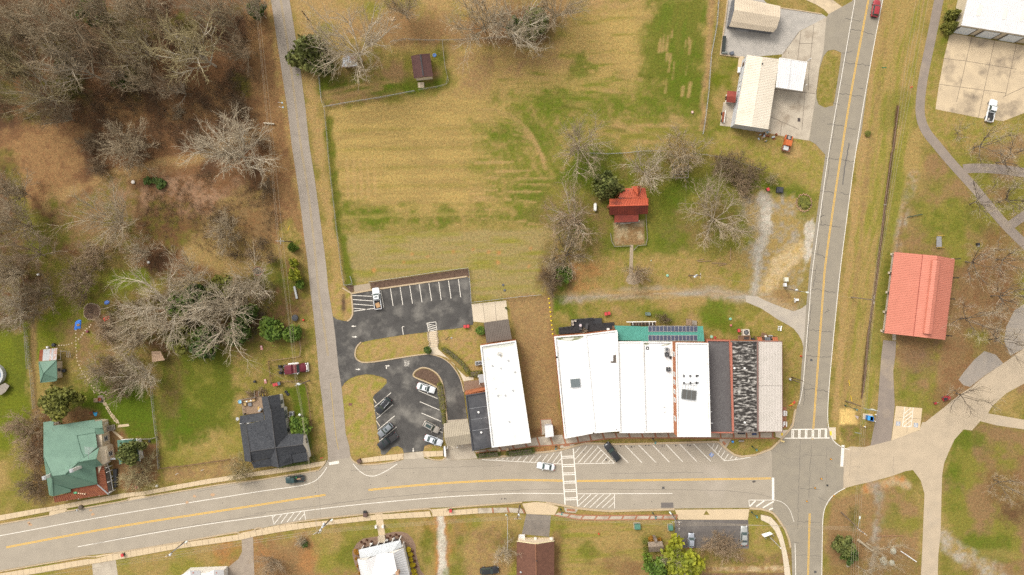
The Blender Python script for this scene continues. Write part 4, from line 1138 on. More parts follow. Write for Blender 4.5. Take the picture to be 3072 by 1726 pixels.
SALMON_SEAM=M('salmon_seam',(.44,.15,.1),None,grain=.05,rough=.45)
IVORY_METAL=M('ivory_metal',(.70,.62,.5),(.64,.56,.44),.3,grain=.05,c3=(.5,.42,.32),s3=.3,lo3=.6,hi3=.8,rough=.5)
IVORY_SEAM=M('ivory_seam',(.54,.46,.36),None,grain=.05)
WHITE_METAL=M('white_metal_roof',(.66,.64,.62),(.6,.58,.56),.5,grain=.05,rough=.5)
SILVER=M('silver_tin',(.52,.53,.53),(.46,.47,.47),.8,grain=.08,rough=.4,c3=(.38,.39,.39),s3=.5)
SILVER_SEAM=M('silver_seam',(.38,.39,.39),None,grain=.05)
BROWN_METAL=M('bronze_metal',(.16,.13,.105),(.14,.112,.09),.6,grain=.06,rough=.5)
BROWN_SEAM=M('bronze_seam',(.1,.08,.065),None)
TAN_METAL=M('tan_metal',(.37,.31,.22),(.33,.275,.2),.6,grain=.06,rough=.5)
TAN_SEAM=M('tan_seam',(.25,.205,.145),None)
GLASS=plain('window_glass',(.03,.04,.045),.12,0,.6)
DARK=plain('dark_metal',(.03,.03,.032),.6)
GALV=M('galvanised',(.42,.42,.41),(.35,.35,.34),2.0,grain=.08,rough=.45)
WTRIM=plain('white_trim',(.75,.72,.67),.6)
STONE=M('field_stone',(.24,.19,.15),(.17,.13,.105),2.0,grain=.3,gscale=4)
ALGAE=M('roof_algae',(.18,.2,.09),(.48,.46,.36),1.3,grain=.25,lo=.4,hi=.6)
POND=M('roof_pond',(.55,.54,.46),(.62,.61,.54),1.2,grain=.1)
def window(root,a,b,t,z0,z1,w,mat=WTRIM,name='window'):
 a,b=V(a[:2]),V(b[:2])
 e=(b-a).normalized()
 n=V((e.y,-e.x))
 c=a.lerp(b,t)+n*.05
 mb=MB()
 ang=math.atan2(e.y,e.x)
 q=.09
 for dx,zz0,zz1,ww in((0,z0-q,z0,w+2*q),(0,z1,z1+q,w+2*q),(-(w+q)/2,z0,z1,q),((w+q)/2,z0,z1,q),(0,(z0+z1)/2-.03,(z0+z1)/2+.03,w)):
  mb.box(c.x+e.x*dx,c.y+e.y*dx,zz0,zz1,ww,.1,ang)
 f=mb.build(name,mat,root)
 MB().box(c.x-n.x*.03,c.y-n.y*.03,z0,z1,w,.06,ang).build('pane',GLASS,f)
 return f
def flatb(label,outline,h,wall,cap,roof,ph=.4,pw=.32,name='shop_building',group=None,cat='shop',capname='coping',anchor=None):
 o=ccw(outline)
 cx,cy=sum(p[0]for p in o)/len(o),sum(p[1]for p in o)/len(o)
 t=thing(name,label,cat,(cx,cy,0),0,group)
 MB().prism(inset(o,.02),0,h-.12,top=False).build('wall',wall,t)
 mb=MB()
 mb.ring(o,inset(o,pw),h-.12,h)
 mb.add([(p[0],p[1],z)for z in(h-ph-.05,h-.12)for p in inset(o,pw-.02)],[(i,(i+1)%len(o),len(o)+(i+1)%len(o),len(o)+i)for i in range(len(o))])
 mb.build(capname,cap,t)
 r=MB().sheet([inset(o,pw-.05)],h-ph).build('roof',roof,t)
 return t,r
def patch(root,pts,z,mat,name,wob=.0):
 return MB().sheet([[(p[0]+U(-wob,wob),p[1]+U(-wob,wob))for p in pts]],z).build(name,mat,root)
def vents(root,t,pts,z,mat,r=.16,h=.35):
 for x,y in pts:
  cx,cy=P(t,x,y,z+h)
  MB().lathe(cx,cy,[(r,z),(r,z+h*.7),(r*1.5,z+h*.7),(r*1.2,z+h)],10).build('roof_vent',mat,root)
  # ---- the bank
BO=T('c1',[2188,602,2532,552],5.4)+T('d2',[236,168],5.4)+T('d1',[2300,217],5.4)
bank,bankroof=flatb('long white flat-roofed brick bank between the dark parking lot and the bare alley',BO,5.4,BRICK,WHITE_CAP,BANK_ROOF,ph=.45,name='bank_building',cat='bank')
vents(bankroof,'c1',[(2458,745),(2388,820),(2305,797),(2430,1082),(2357,1086),(2468,1337),(2522,857),(2501,1035),(2378,690)],4.95,GALV)
patch(bankroof,T('c1',[2345,690,2365,662,2400,670,2412,690,2395,725,2378,705,2355,700],5),4.97,M('dirty_pond',(.33,.3,.25),(.6,.58,.53),2.5,grain=.3),'ponding_stain')
patch(bankroof,T('c1',[2215,630,2240,612,2500,572,2515,600,2470,606,2400,625,2290,622,2240,640],5),4.97,POND,'ponding_stain')
MB().box(*P('c1',2332,1011,5.2),4.95,5.3,.35,.35).build('roof_hatch',WHITE_CAP,bankroof)
AO=T('c1',[2045,1080,2252,1044],4.2)+T('d1',[2322,206,2112,250],4.2)
annex,annexroof=flatb('low dark-roofed wing joined to the west side of the white bank',AO,4.2,BRICK,plain('dark_cap',(.05,.05,.055),.6),DARK_ROOF,ph=.3,name='bank_wing',cat='building')
for c_ in([2085,1212,2268,1184],[2100,1318,2282,1292],[2112,1424,2296,1396]):
 mb=MB()
 a_,b_=P3('c1',c_[0],c_[1],3.95),P3('c1',c_[2],c_[3],3.95)
 mb.tube([a_,b_],.06,5)
 mb.build('roof_seam',M('grey_seam',(.26,.26,.265),None),annexroof)
vents(annexroof,'c1',[(2172,1246)],3.9,WTRIM,.2)
vents(annexroof,'c1',[(2199,1441)],3.9,WTRIM,.2)
MB().prism(T('c1',[2038,1052,2240,1008,2243,1030,2040,1074],3.0),0,3.0).build('brick_screen_wall',BRICK,annex)
def canopy(name,label,cat,panes,mat,seam,ribquads,pitch,posts,ph,postmat=WTRIM,group=None,loc=None,ribdir=None):
 allp=[p for q in panes for p in q]
 c=(sum(p[0]for p in allp)/len(allp),sum(p[1]for p in allp)/len(allp),0)
 t=thing(name,label,cat,c,0,group)
 r=MB().slab(panes,.16).build('roof',mat,t)
 if ribquads:
  mb=MB()
  for q in ribquads:
   mb.ribs(q,pitch)
  mb.build('roof_seams',seam,r,kind='stuff')
 for p in posts:
  MB().box(p[0],p[1],0,ph,.18,.18).build('post',postmat,t)
 return t,r
q1=[P3('c1',1835,1355,3.7),P3('c1',2066,1306,3.7),P3('d1',2092,84,4.5),P3('d1',1842,122,4.5)]
q2=[q1[3],q1[2],P3('d1',2102,178,3.7),P3('d1',1866,206,3.7)]
canopy('drive_through_canopy','tan ribbed gable canopy over the bank drive-through lane','canopy',[q1,q2],TAN_METAL,TAN_SEAM,[q1,[q2[3],q2[2],q2[1],q2[0]]],.45,[P('c1',1850,1365),P('d1',1880,196),P('d1',1975,184),P('c1',1960,1345)],3.6)
q1=T3('c1',2224,381,3.3,2460,346,3.3,2492,541,3.0,2250,575,3.0)
canopy('carport','bronze metal carport at the north end of the bank','carport',[q1],BROWN_METAL,BROWN_SEAM,[q1],.42,[P('c1',2235,385),P('c1',2450,352),P('c1',2255,565)],3.0)
q1=T3('c1',2168,884,3.0,2222,876,3.0,2232,958,2.8,2180,962,2.8)
canopy('door_canopy','small white awning over the side door of the bank','awning',[q1],GALV,None,None,1,[P('c1',2172,890),P('c1',2184,958)],2.8)
def ac_unit(t,x,y,z,label,w=.95,h=.9,mat=None,group=None,rot=.05,l=None,base=True):
 cx,cy=P(t,x,y,z+h)
 th=thing('air_conditioner',label,'air conditioner',(cx,cy,z),rot,group)
 l=l or w
 c=MB().box(0,0,.05,h,w,l).build('cabinet',mat or GALV)
 c.parent=th
 f=MB().lathe(0,0,[(w*.38,h-.01),(w*.38,h+.03),(w*.3,h+.03),(w*.29,h+.01)],14).build('fan_guard',DARK)
 f.parent=th
 mb=MB()
 for k in range(4):
  a=k*pi/2+.4
  mb.add([(.04*cos(a),.04*sin(a),h+.035),(w*.28*cos(a-.25),w*.28*sin(a-.25),h+.035),(w*.28*cos(a+.25),w*.28*sin(a+.25),h+.05)],[(0,1,2)])
 mb.lathe(0,0,[(.07,h+.03),(.07,h+.07)],8)
 g=mb.build('fan_blades',plain('fan_grey',(.3,.3,.3),.5))
 g.parent=th
 if base:
  g=MB().box(0,0,0,.05,w*1.15,l*1.15).build('pad',CONC_G)
  g.parent=th
 return th
ac_unit('c1',2157,774,0,'grey air conditioner beside the bank wall, the one farther from the wall',1.0,.9,group='air conditioners beside the bank')
ac_unit('c1',2190,770,0,'grey air conditioner beside the bank wall, the one touching the wall',1.0,.9,group='air conditioners beside the bank')
# ---- the row of shops
A=flatb('widest white-roofed brick shop at the alley end of the row',T('c2',[458,514,752,492],5.6)+T('d2',[842,78,560,131],5.6),5.6,BRICK,WHITE_CAP,WHITE_ROOF,ph=.5)
Bb=flatb('white-roofed shop with the tall rear wall, second from the alley',T('c2',[756,492,1065,453],5.8)+T('d2',[1080,60,847,78],5.8),5.8,BRICK,WHITE_CAP,WHITE_ROOF,ph=.35)
Cc=flatb('narrow white-roofed shop without roof units, third from the alley',T('c2',[1074,562,1306,562],5.5)+T('d2',[1330,75,1088,76],5.5),5.5,BRICK,WHITE_CAP,WHITE_ROOF,ph=.3)
Dd=flatb('white-roofed shop with three black fan units against the tall brick wall',T('c2',[1310,562,1600,564],5.5)+T('d2',[1612,71,1334,74],5.5),5.5,BRICK,WHITE_CAP,WHITE_ROOF,ph=.45)
Ee=flatb('tallest white-roofed brick shop with windows in its side wall',T('c2',[1629,572,1946,576],9.0)+T('d2',[1971,114,1646,113],9.0),9.0,BRICK,WHITE_CAP,WHITE_ROOF,ph=.4)
Ff=flatb('shop with a charcoal roof and red coping between white and stained roofs',T('c2',[1930,546,2156,550],5.2)+T('d2',[2190,78,1950,76],5.2),5.2,BRICK,COPING_RED,GREY_SHINGLE,ph=.35,pw=.3)
Gg=flatb('shop with a black and white weathered tar roof',T('c2',[2160,556,2421,560],5.6)+T('d2',[2424,72,2190,72],5.6),5.6,BRICK,M('tar_edge',(.09,.07,.06),(.2,.17,.15),2),STAINED_ROOF,ph=.3,pw=.25)
MB().sweep(T('c2',[2164,570,2172,1000,2184,1426],5.6),.5,5.3,5.66).build('coping',COPING_RED,Gg[0])
Hh=flatb('corner shop with a pale corrugated metal roof by the highway',T('c3',[4,560,242,561],5.3)+T('d3',[246,66,6,66],5.3),5.3,M('painted_brick',(.42,.2,.15),(.36,.17,.125),1.2,grain=.1),M('dull_red_cap',(.2,.11,.09),None),CORR_GREY,ph=.06,pw=.12)
mb=MB()
qq=[P3('c3',12,566,5.27),P3('c3',236,566,5.27),P3('d3',238,60,5.27),P3('d3',12,60,5.27)]
mb.ribs(qq,.4,.07,.05)
mb.build('roof_seams',SEAM_GREY,Hh[1],kind='stuff')
MB().tube(T3('c3',8,985,5.33,240,988,5.33),.05,5).build('lap_joint',SEAM_GREY,Hh[1])
for(t_,root,h_,pts)in(('c2',A[0],5.75,[752,494,770,620,800,940,842,1440]),('c2',Bb[0],5.85,[1062,470,1070,700,1080,1000,1090,1430]),('c2',Cc[0],5.6,[1308,562,1318,900,1332,1425])):
 MB().sweep(T(t_,pts,h_),.45,h_-.5,h_).build('party_wall_coping',WHITE_CAP,root)
for root,c_,h_ in((A[1],[776,520,800,760,862,1440],5.12),(Bb[1],[1050,660,1068,900,1074,1100],5.47),(A[1],[492,560,520,900,560,1400],5.12),(Cc[1],[1092,670,1090,930,1096,1380],5.22),(Dd[1],[1326,600,1336,1400],5.07),(Cc[1],[1296,600,1310,1000,1322,1420],5.22),(Ee[1],[1645,600,1655,1300],8.62),(Ee[1],[1932,620,1950,1320],8.62)):
 MB().ribbon(T('c2',c_,h_),U(.1,.22),h_).build('flashing_seam',M('flashing_grey',(.52,.48,.43),(.4,.36,.31),1.5,grain=.15),root)
for root,ys,xs,h_ in((A[1],(700,850,960,1080,1200,1320),(500,790),5.12),(Bb[1],(610,760,980,1150,1300),(800,1040),5.47),(Cc[1],(640,780,920,1060,1200,1330),(1100,1300),5.22),(Dd[1],(740,900,1050,1200,1330),(1340,1590),5.07),(Ee[1],(680,780,1240,1350),(1650,1930),8.62)):
 for k,y in enumerate(ys):
  MB().ribbon(T('c2',[xs[0]+(y-500)*.07,y,xs[1]+(y-500)*.07,y-(12 if root in(A[1],Bb[1])else 0)],h_),.09,h_+.005).build('membrane_seam',M('membrane_seam',(.66,.645,.62),None),root)
patch(A[1],T('c2',[476,525,560,520,745,503,745,525,700,540,640,552,560,556,500,545],5.2),5.13,ALGAE,'algae_stain',.1)
patch(A[1],T('c2',[545,530,640,522,645,545,580,552,548,545],5.2),5.14,POND,'ponding_stain',.1)
patch(Dd[1],T('c2',[1324,574,1366,574,1372,590,1345,598,1328,590],5.1),5.08,ALGAE,'algae_stain',.1)
patch(Dd[1],T('c2',[1480,606,1530,592,1585,585,1540,602],5.1),5.08,ALGAE,'algae_stain',.1)
mb=MB()
mb.box(*P('c2',1048,732,5.9),5.47,5.62,.95,2.0,.0)
mb.box(*P('c2',1020,762,5.7),5.47,5.55,.9,.35,.0)
mb.build('roof_curb',M('brown_hatch',(.13,.105,.085),(.1,.08,.065),2),Bb[1])
def hatch(root,t,c,z,label=None,n=2,mat=None):
 pts=T(t,c,z+.6)
 b=MB().prism(pts,z,z+.6).build('skylight',M('skylight_curb',(.25,.27,.27),None),root)
 a,bq,cq,d=[V(p)for p in pts]
 for k in range(n):
  f0,f1=k/n+.02,(k+1)/n-.02
  MB().prism([a.lerp(bq,f0),a.lerp(bq,f1),d.lerp(cq,f1),d.lerp(cq,f0)],z+.6,z+.68).build('skylight_panel',mat or plain('skylight_grey',(.13,.15,.15),.35),b)
hatch(A[1],'c2',[614,928,702,920,710,998,622,1004],5.1)
for c_ in([700,915,706,912],[612,1000,616,1008]):
 MB().tube([P3('c2',*c_[:2],5.2),P3('c2',*c_[2:],6.0)],.05,5).build('vent_pipe',DARK,A[1])
hatch(Ee[1],'c2',[1694,1024,1832,1040,1824,1130,1686,1112],8.6,n=3,mat=plain('skylight_bronze',(.1,.095,.085),.4))
mb=MB()
for k in range(6):
 x=1698+26*k
 mb.tube(T3('c2',x,972+3*k,8.9,x-4,1022+3*k,8.95),.04,4)
mb.tube(T3('c2',1698,972,8.9,1834,985,8.9),.05,4)
mb.tube(T3('c2',1692,1020,8.95,1832,1037,8.95),.05,4)
mb.build('pipe_rack',GALV,Ee[1])
MB().tube(T3('c2',1700,972,8.9,1790,966,9.0,1850,956,8.9),.05,5).build('conduit',DARK,Ee[1])
for k,(x,y)in enumerate([(1710,895),(1772,895),(1832,895),(1711,963),(1773,963),(1832,963)]):
 mb=MB()
 cx,cy=P('c2',x,y,8.9)
 mb.ring([(cx-.18,cy-.27),(cx+.18,cy-.27),(cx+.18,cy+.27),(cx-.18,cy+.27)],[(cx-.1,cy-.17),(cx+.1,cy-.17),(cx+.1,cy+.17),(cx-.1,cy+.17)],8.6,8.9)
 if k%3==2:
  mb.box(cx+.4,cy+.05,8.6,8.85,.35,.25)
 mb.build('pipe_boot',DARK,Ee[1])
for x,y,s_ in((1547,640,'north end of the row, pale one'),(1548,690,'middle of the three, beside a duct'),(1562,832,'one standing alone farther south')):
 ac_unit('c2',x,y,5.05,'rooftop fan unit against the brick wall, '+s_,1.0,.9,mat=GALV if y==640 else plain('black_cabinet',(.05,.05,.052),.5),group='fan units on the white shop roof',base=False)
MB().box(*P('c2',1582,718,5.5),5.05,5.6,.55,.6).build('duct_box',DARK,Dd[1])
h_=MB().box(*P('c2',1358,626,5.3),5.05,5.25,.75,.75).build('roof_hatch',plain('hatch_black',(.05,.05,.055),.6),Dd[1])
cx,cy=P('c2',1359,628,5.4);MB().lathe(cx,cy,[(.16,5.25),(.16,5.45),(.08,5.5)],8).build('roof_vent',WTRIM,h_)
vents(Dd[1],'c2',[(1520,1195),(1523,1245)],5.05,GALV,.1)
for x,y in((1066,1418),(838,1440),(484,715)):
 MB().box(*P('c2',x,y,5.6),5.2,5.6,.4,.45).build('scupper_box',DARK,Bb[1]if x>1000 else A[1])
pa,pb_=P('c2',1629,572,9.0),P('d2',1646,113,9.0)
for t_ in(.13,.345,.43,.53,.62,.82):
 window(Ee[0],pa,pb_,t_,6.3,7.9,1.0,name='window')
vents(Gg[1],'c2',[(2296,822),(2298,1345)],5.3,WTRIM,.2)
vents(Gg[1],'e4',[(228,1400)],5.3,WTRIM,.2)
for x,y in((190,715),(805,690)):
 patch(Gg[1],[(P('e4',x,y,5.3)[0]+.5*cos(a),P('e4',x,y,5.3)[1]+.45*sin(a))for a in np.linspace(0,5.8,9)],5.32,plain('tar_patch',(.035,.033,.033),.7),'tar_patch')
mb=MB()
for k in range(7):
 mb.box(*P('c2',2168,855+10*k,5.6),5.6,5.62,.35,.16)
mb.build('coping_repair',CWALL,Gg[0])
MB().sweep(T('c2',[2421,566,2424,1420],5.6),.3,5.3,5.65).build('party_wall_coping',M('dull_red_cap',(.2,.11,.09),None),Gg[0])
for c_,m_,l_ in(([2230,72,2300,72,2300,88,2230,88],DARK,'flat black shop awning below the weathered tar roof'),([2365,78,2410,76,2412,96,2368,96],plain('navy',(.03,.05,.12),.5),'dark blue shop banner hanging by the corner shop')):
 mb=MB()
 mb.prism(T('d2',c_,3.0),2.8,3.0,bottom=True)
 tag(mb.build('awning',m_),l_,'awning')
 # ---- teal lean-to with its solar panels
lt=thing('lean_to','teal ribbed metal lean-to roof behind the white shops','lean-to',(*P('c2',1470,480),0))
qa=T3('c2',1040,408,3.4,1292,416,3.4,1302,555,4.2,1076,552,4.2)
qb=T3('c2',1297,418,3.6,1892,414,3.6,1906,562,4.5,1302,560,4.5)
for q in(qa,qb):
 r_=MB().slab([q],.15).build('roof',TEAL,lt)
 MB().ribs(q,.38,.07,.05).build('roof_seams',TEAL_SEAM,r_,kind='stuff')
 MB().prism(inset([p[:2]for p in q],.3),0,3.3).build('wall',BWOOD,lt)
solar_mat=M('solar_cells',(.045,.05,.075),(.06,.065,.1),3.0,grain=.25,gscale=7,rough=.25,spec=.5)
for row,(ya,yb,za,zb,lab)in enumerate(((412,468,3.72,4.05,'row of thirteen solar panels nearest the lawn on the teal roof'),(501,556,4.22,4.56,'row of thirteen solar panels nearest the white shops on the teal roof'))):
 st=thing('solar_array',lab,'solar panels',(*P('c2',1600,(ya+yb)/2),0),0,'solar rows on the teal roof')
 for k in range(13):
  xa=1367+36.4*k
  c4=T3('c2',xa,ya,za+.05,xa+34.6,ya,za+.05,xa+34.8,yb,zb+.05,xa+.2,yb,zb+.05)
  pn=MB().slab([c4],.05).build('solar_panel',plain('panel_frame',(.55,.5,.45),.5),st)
  cc_=V((0,0,0))
  for v in c4:
   cc_+=V(v)/4
  MB().slab([[tuple(cc_+(V(v)-cc_)*.93+V((0,0,.015)))for v in c4]],.03).build('cells',solar_mat,pn)
  # ---- black deck
dk=thing('black_deck','black painted timber deck behind the first two shops','deck',(*P('e3',800,350),0))
dz=1.1
def_out=[262,383,530,358,530,212,1000,172,1190,165,1195,285,1450,268,1455,420,262,525]
dpts=T('e3',def_out,dz)
x=264
while x<1452:
 x1=min(x+19,1453)
 xm=(x+x1)/2
 yt=(383-(xm-262)*.09)if xm<530 else(212-(xm-530)*.085)if xm<1000 else(292 if xm<1195 else 285-(xm-1195)*.065)
 yb_=525-(xm-262)*.088
 MB().prism(T('e3',[x+1,yt,x1-1,yt,x1-1,yb_,x+1,yb_],dz),dz-.06,dz+U(-.008,.008)).build('deck_board',BLACK_WOOD,dk)
 x=x1
MB().prism(inset(dpts,.15),0,dz-.07).build('deck_frame',DARK,dk)
mb=MB()
rail=T('e3',[262,520,258,383,530,356,528,212,1000,172,1003,300],dz+1)
mb.tube([(p[0],p[1],dz+.95)for p in rail],.07,4)
mb.tube([(p[0],p[1],dz+.95)for p in T('e3',[1188,168,1195,285,1450,268,1455,330],dz+1)],.07,4)
for p in resample(rail,1.4):
 mb.box(p[0],p[1],dz,dz+.95,.1,.1)
mb.build('railing',DARK,dk)
for k in range(6):
 MB().prism(T('e3',[1010,186+20*k,1176,176+20*k,1176,192+20*k,1010,202+20*k],.2+.15*k),0,.2+.15*k).build('stair_tread',M('grey_treads',(.1,.1,.1),(.13,.13,.13),3),dk)
for(x,y),l_ in zip(((556,250),(619,230),(560,313)),('nearest the deck corner','along the top railing','lowest of the three along the side railing')):
 th=thing('deck_chair','small cream chair on the black deck, '+l_,'chair',(*P('e3',x,y,dz+.5),dz),U(-.4,.4),'cream chairs on the black deck')
 for nm,b_ in(('seat',(0,0,.4,.46,.55,.55)),('backrest',(0,.27,.46,.9,.55,.06))):
  mb=MB();mb.box(*b_);g=mb.build(nm,plain('cream_plastic',(.6,.52,.42),.6));g.parent=th
 for sx in(-.23,.23):
  for sy in(-.23,.23):
   mb=MB();mb.box(sx,sy,0,.4,.05,.05);g=mb.build('leg',plain('cream_plastic',(.6,.52,.42),.6));g.parent=th
for c_,l_ in(([703,285,752,285,752,432,697,430],'dark slatted bench standing on the black deck beside the dry shrub'),([845,292,895,290,880,420,825,400],'dark table lying askew on the black deck')):
 tag(MB().prism(T('e3',c_,dz+.7),dz+.62,dz+.7).build('patio_table',plain('deck_table',(.055,.053,.053),.6)),l_,'table')
 pts_=T('e3',c_,dz+.7)
tag(MB().box(*P('e3',1323,417,1.9),1.1,1.9,.65,.5,.08).build('white_cooler',WTRIM),'white cooler box on the black deck against the shop wall','cooler')
tag(MB().box(*P('e3',1432,378,1.5),1.1,2.0,.55,.9,0).build('storage_cupboard',BWOOD),'brown wooden cupboard at the end of the black deck','cupboard')
tag(MB().lathe(*P('e3',726,336,2.0),[(.02,1.8),(.32,1.85),(.36,1.95),(.1,2.0)],9).build('flower_pot',plain('pale_flowers',(.6,.5,.5),.8)),'pale pot plant standing on the dark deck bench','plant pot')
pg=thing('rear_pergola','row of bare rafters and white beam behind the teal lean-to','pergola',(*P('c2',1300,385),0))
MB().tube(T3('c2',1155,374,2.6,1440,370,2.6),.14,4).build('beam',WTRIM,pg)
for k in range(9):
 xx=1178+32*k+U(-6,6)
 MB().tube(T3('c2',xx,370,2.6,xx+3,408,2.7),.07,4).build('rafter',R.choice((WTRIM,GWOOD,OWOOD)),pg)
for xx in(1180,1300,1420):
 MB().box(*P('c2',xx,372),0,2.6,.12,.12).build('post',GWOOD,pg)
MB().prism(T('c2',[1200,380,1430,378,1430,408,1200,408]),.02,.2).build('dirt_floor',M('dark_floor',(.05,.035,.025),None),pg)
def stairs(name,label,t,a,b,w,z0,z1,n,mat,rails=True,group=None):
 A_,B_=V(P(t,*a)),V(P(t,*b,z1))
 th=thing(name,label,'stairs',(A_.x,A_.y,0),0,group)
 e=(B_-A_).normalized()
 ang=math.atan2(e.y,e.x)
 for k in range(n):
  c=A_.lerp(B_,(k+.5)/n)
  z=z0+(z1-z0)*(k+1)/n
  MB().box(c.x,c.y,z-.07,z,(B_-A_).length/n-.03,w,ang).build('stair_tread',mat,th)
 for s_ in(-1,1):
  o_=V((-e.y,e.x))*(w/2*s_)
  MB().tube([(A_.x+o_.x,A_.y+o_.y,z0+.1),(B_.x+o_.x,B_.y+o_.y,z1-.05)],.07,4).build('stringer',mat,th)
  if rails:
   mb=MB()
   mb.tube([(A_.x+o_.x,A_.y+o_.y,z0+.95),(B_.x+o_.x,B_.y+o_.y,z1+.9)],.06,4)
   mb.tube([(A_.x+o_.x,A_.y+o_.y,z0),(A_.x+o_.x,A_.y+o_.y,z0+.95)],.05,4)
   mb.tube([(B_.x+o_.x,B_.y+o_.y,0),(B_.x+o_.x,B_.y+o_.y,z1+.9)],.05,4)
   mb.build('handrail',mat,th)
 return th
stairs('garden_stairs','weathered wooden stairs up to the solar-panelled lean-to','c2',(1752,345),(1756,405),1.25,.1,1.2,6,OWOOD)
tag(MB().prism(T('c2',[1785,360,1835,362,1835,405,1785,405],.4),.3,.42).build('timber_landing',GWOOD),'grey timber platform beside the wooden stairs at the lean-to','platform')
dk2=thing('timber_deck','brown timber deck with a dark hatch behind the tar-roofed shop','deck',(*P('e4',510,520),0))
for k in range(17):
 xa=335+21*k
 for(y0_,y1_)in(((455,590),)if not(505<xa+10<655)else((455,490),(582,592))):
  MB().prism(T('e4',[xa,y0_,xa+19,y0_,xa+19,y1_,xa,y1_],.9),.8,.9+U(-.01,.01)).build('deck_board',BWOOD,dk2)
MB().prism(T('e4',[505,492,655,492,655,580,505,580],.9),.3,.86).build('hatch_grating',plain('hatch_dark',(.05,.04,.035),.8),dk2)
mb=MB()
for c_ in([335,455,335,590],[690,455,690,590],[335,455,690,455]):
 mb.tube([P3('e4',c_[0],c_[1],1.0),P3('e4',c_[2],c_[3],1.0)],.06,4)
mb.build('deck_edging',OWOOD,dk2)
ac_unit('e4',570,365,0,'big cream heating and cooling unit behind the tar-roofed shop',1.75,1.1,mat=M('cream_cabinet',(.56,.5,.4),(.5,.44,.36),2,grain=.08),l=1.5)
for c_,l_ in(([872,500,1010,500,1040,612,905,612],'rust-orange tin awning closer to the tar roof behind the corner shop'),([1312,500,1470,500,1490,612,1345,612],'rust-orange tin awning nearest the highway behind the corner shop')):
 q=[P3('e4',c_[i],c_[i+1],2.5 if i<4 else 3.2)for i in range(0,8,2)]
 canopy('tin_awning',l_,'awning',[q],M('orange_tin',(.42,.13,.045),(.35,.1,.04),1,grain=.1),BROWN_SEAM,[q],.4,[q[0][:2],q[1][:2]],2.4,BWOOD,'rust-orange awnings behind the corner shop')
q=[P3('e4',c_[0],c_[1],c_[2])for c_ in((1088,510,2.4),(1255,500,2.4),(1280,612,3.0),(1120,614,3.0))]
canopy('tin_awning','dark grey ribbed awning between the two rust-orange awnings','awning',[q],M('slate_tin',(.09,.1,.105),(.12,.125,.13),1),DARK,[q],.4,[q[0][:2],q[1][:2]],2.3,BWOOD)
st_=stairs('back_stairs','short brown timber steps between the tin awnings','e4',(1090,385),(1060,600),1.5,.15,1.1,7,BWOOD,False)
tag(MB().lathe(*P('e4',1142,482,1.2),[(.3,.6),(.32,1.0),(.25,1.15)],10).build('wash_tub',plain('enamel',(.65,.6,.52),.4)),'round white tub on the steps behind the corner shop','tub')
ac_unit('e4',1285,495,0,'black fan unit on a grey pad behind the corner shop',.8,.8,mat=GALV)
tag(MB().box(*P('e4',760,560,.5),0,.6,.9,.6,.3).box(*P('e4',700,590,.4),0,.3,.7,.3,.1).build('junk_crates',DARK),'dark crates and rubbish piled beside the timber deck','crates')
KO=T('d2',[366,6,444,0,455,108,373,120],2.9)
kt=thing('kiosk','small white-roofed kiosk standing in the alley by the pavement','kiosk',(*P('d2',410,60),0))
MB().prism(inset(KO,.12),0,2.75).build('wall',GREY_WALL,kt)
MB().prism(KO,2.75,2.92,bottom=True).build('roof',WHITE_METAL,kt)
MB().box(*P('d2',368,80,1.3),1.2,1.8,.1,.5).build('meter_box',DARK,kt)
surface('concrete_pad',[T('c2',[330,1318,428,1312,434,1380,370,1385,372,1460,338,1460])],.03,CONC_G)
MB().sweep(T('c2',[336,1450,326,1316,430,1308,440,1375]),.3,0,.1).build('brick_border',BRICK_BAND,None,kind='structure')
# ---- houses
def house(name,label,cat,tname,panes,mat,seam=None,ribs=(),pitch=.45,wall=WWALL,foot=None,eave=3.2,gables=(),t=.14,group=None):
 pv=[[P3(tname,*v)for v in q]for q in panes]
 allp=[p for q in pv for p in q]
 c=(sum(p[0]for p in allp)/len(allp),sum(p[1]for p in allp)/len(allp),0)
 th=thing(name,label,cat,c,0,group)
 rf=MB().slab(pv,t).build('roof',mat,th)
 if ribs and seam:
  mb=MB()
  for q in ribs:
   mb.ribs([P3(tname,*v)for v in q],pitch)
  mb.build('roof_seams',seam,rf,kind='stuff')
 if foot:
  f=T(tname,foot,eave)
  MB().prism(inset(f,.3),0,eave-.02).build('wall',wall,th)
 for q in gables:
  mb=MB()
  g=[V(P3(tname,*v))for v in q]
  n=(g[1]-g[0]).cross(g[2]-g[0]).normalized()*.12
  mb.face([tuple(v-V((0,0,.1)))for v in g])
  mb.face([tuple(v-V((0,0,.1))-n)for v in reversed(g)])
  mb.build('gable_wall',wall,th)
 return th,rf
def ridge(root,t,pts,r=.11,mat=None,name='ridge_cap'):
 return MB().tube([P3(t,*p)for p in pts],r,5).build(name,mat,root)
N_=(990,606,6.2),(1366,596,6.2)
rh,rr_=house('farmhouse','red metal-roofed farmhouse with a small walled garden to its south','house','b2',[[(992,536,4.4),(1366,530,4.4),N_[1],N_[0]],[(1078,524,4.45),(1110,436,3.4),(1337,430,3.4),(1352,530,4.42)]],RED_ROOF,M('red_seam',(.33,.05,.025),None),[[(1112,440,3.42),(1335,434,3.42),N_[1],N_[0]]],.42,WWALL,[1000,545,1078,530,1112,440,1335,434,1360,590,1355,678,995,688],3.3)
sr=MB().slab([[P3('b2',*v)for v in(N_[0],N_[1],(1360,682,3.4),(990,692,3.4))]],.14).build('roof',RED_ROOF_DARK_SHADED,rh)  # south slope: same red roof, its shade put into a darker colour
MB().ribs([P3('b2',*v)for v in(N_[0],N_[1],(1360,682,3.4),(990,692,3.4))],.42).build('roof_seams',M('dark_red_seam',(.14,.03,.02),None),sr,kind='stuff')  # seams darkened along with the slope's painted shade
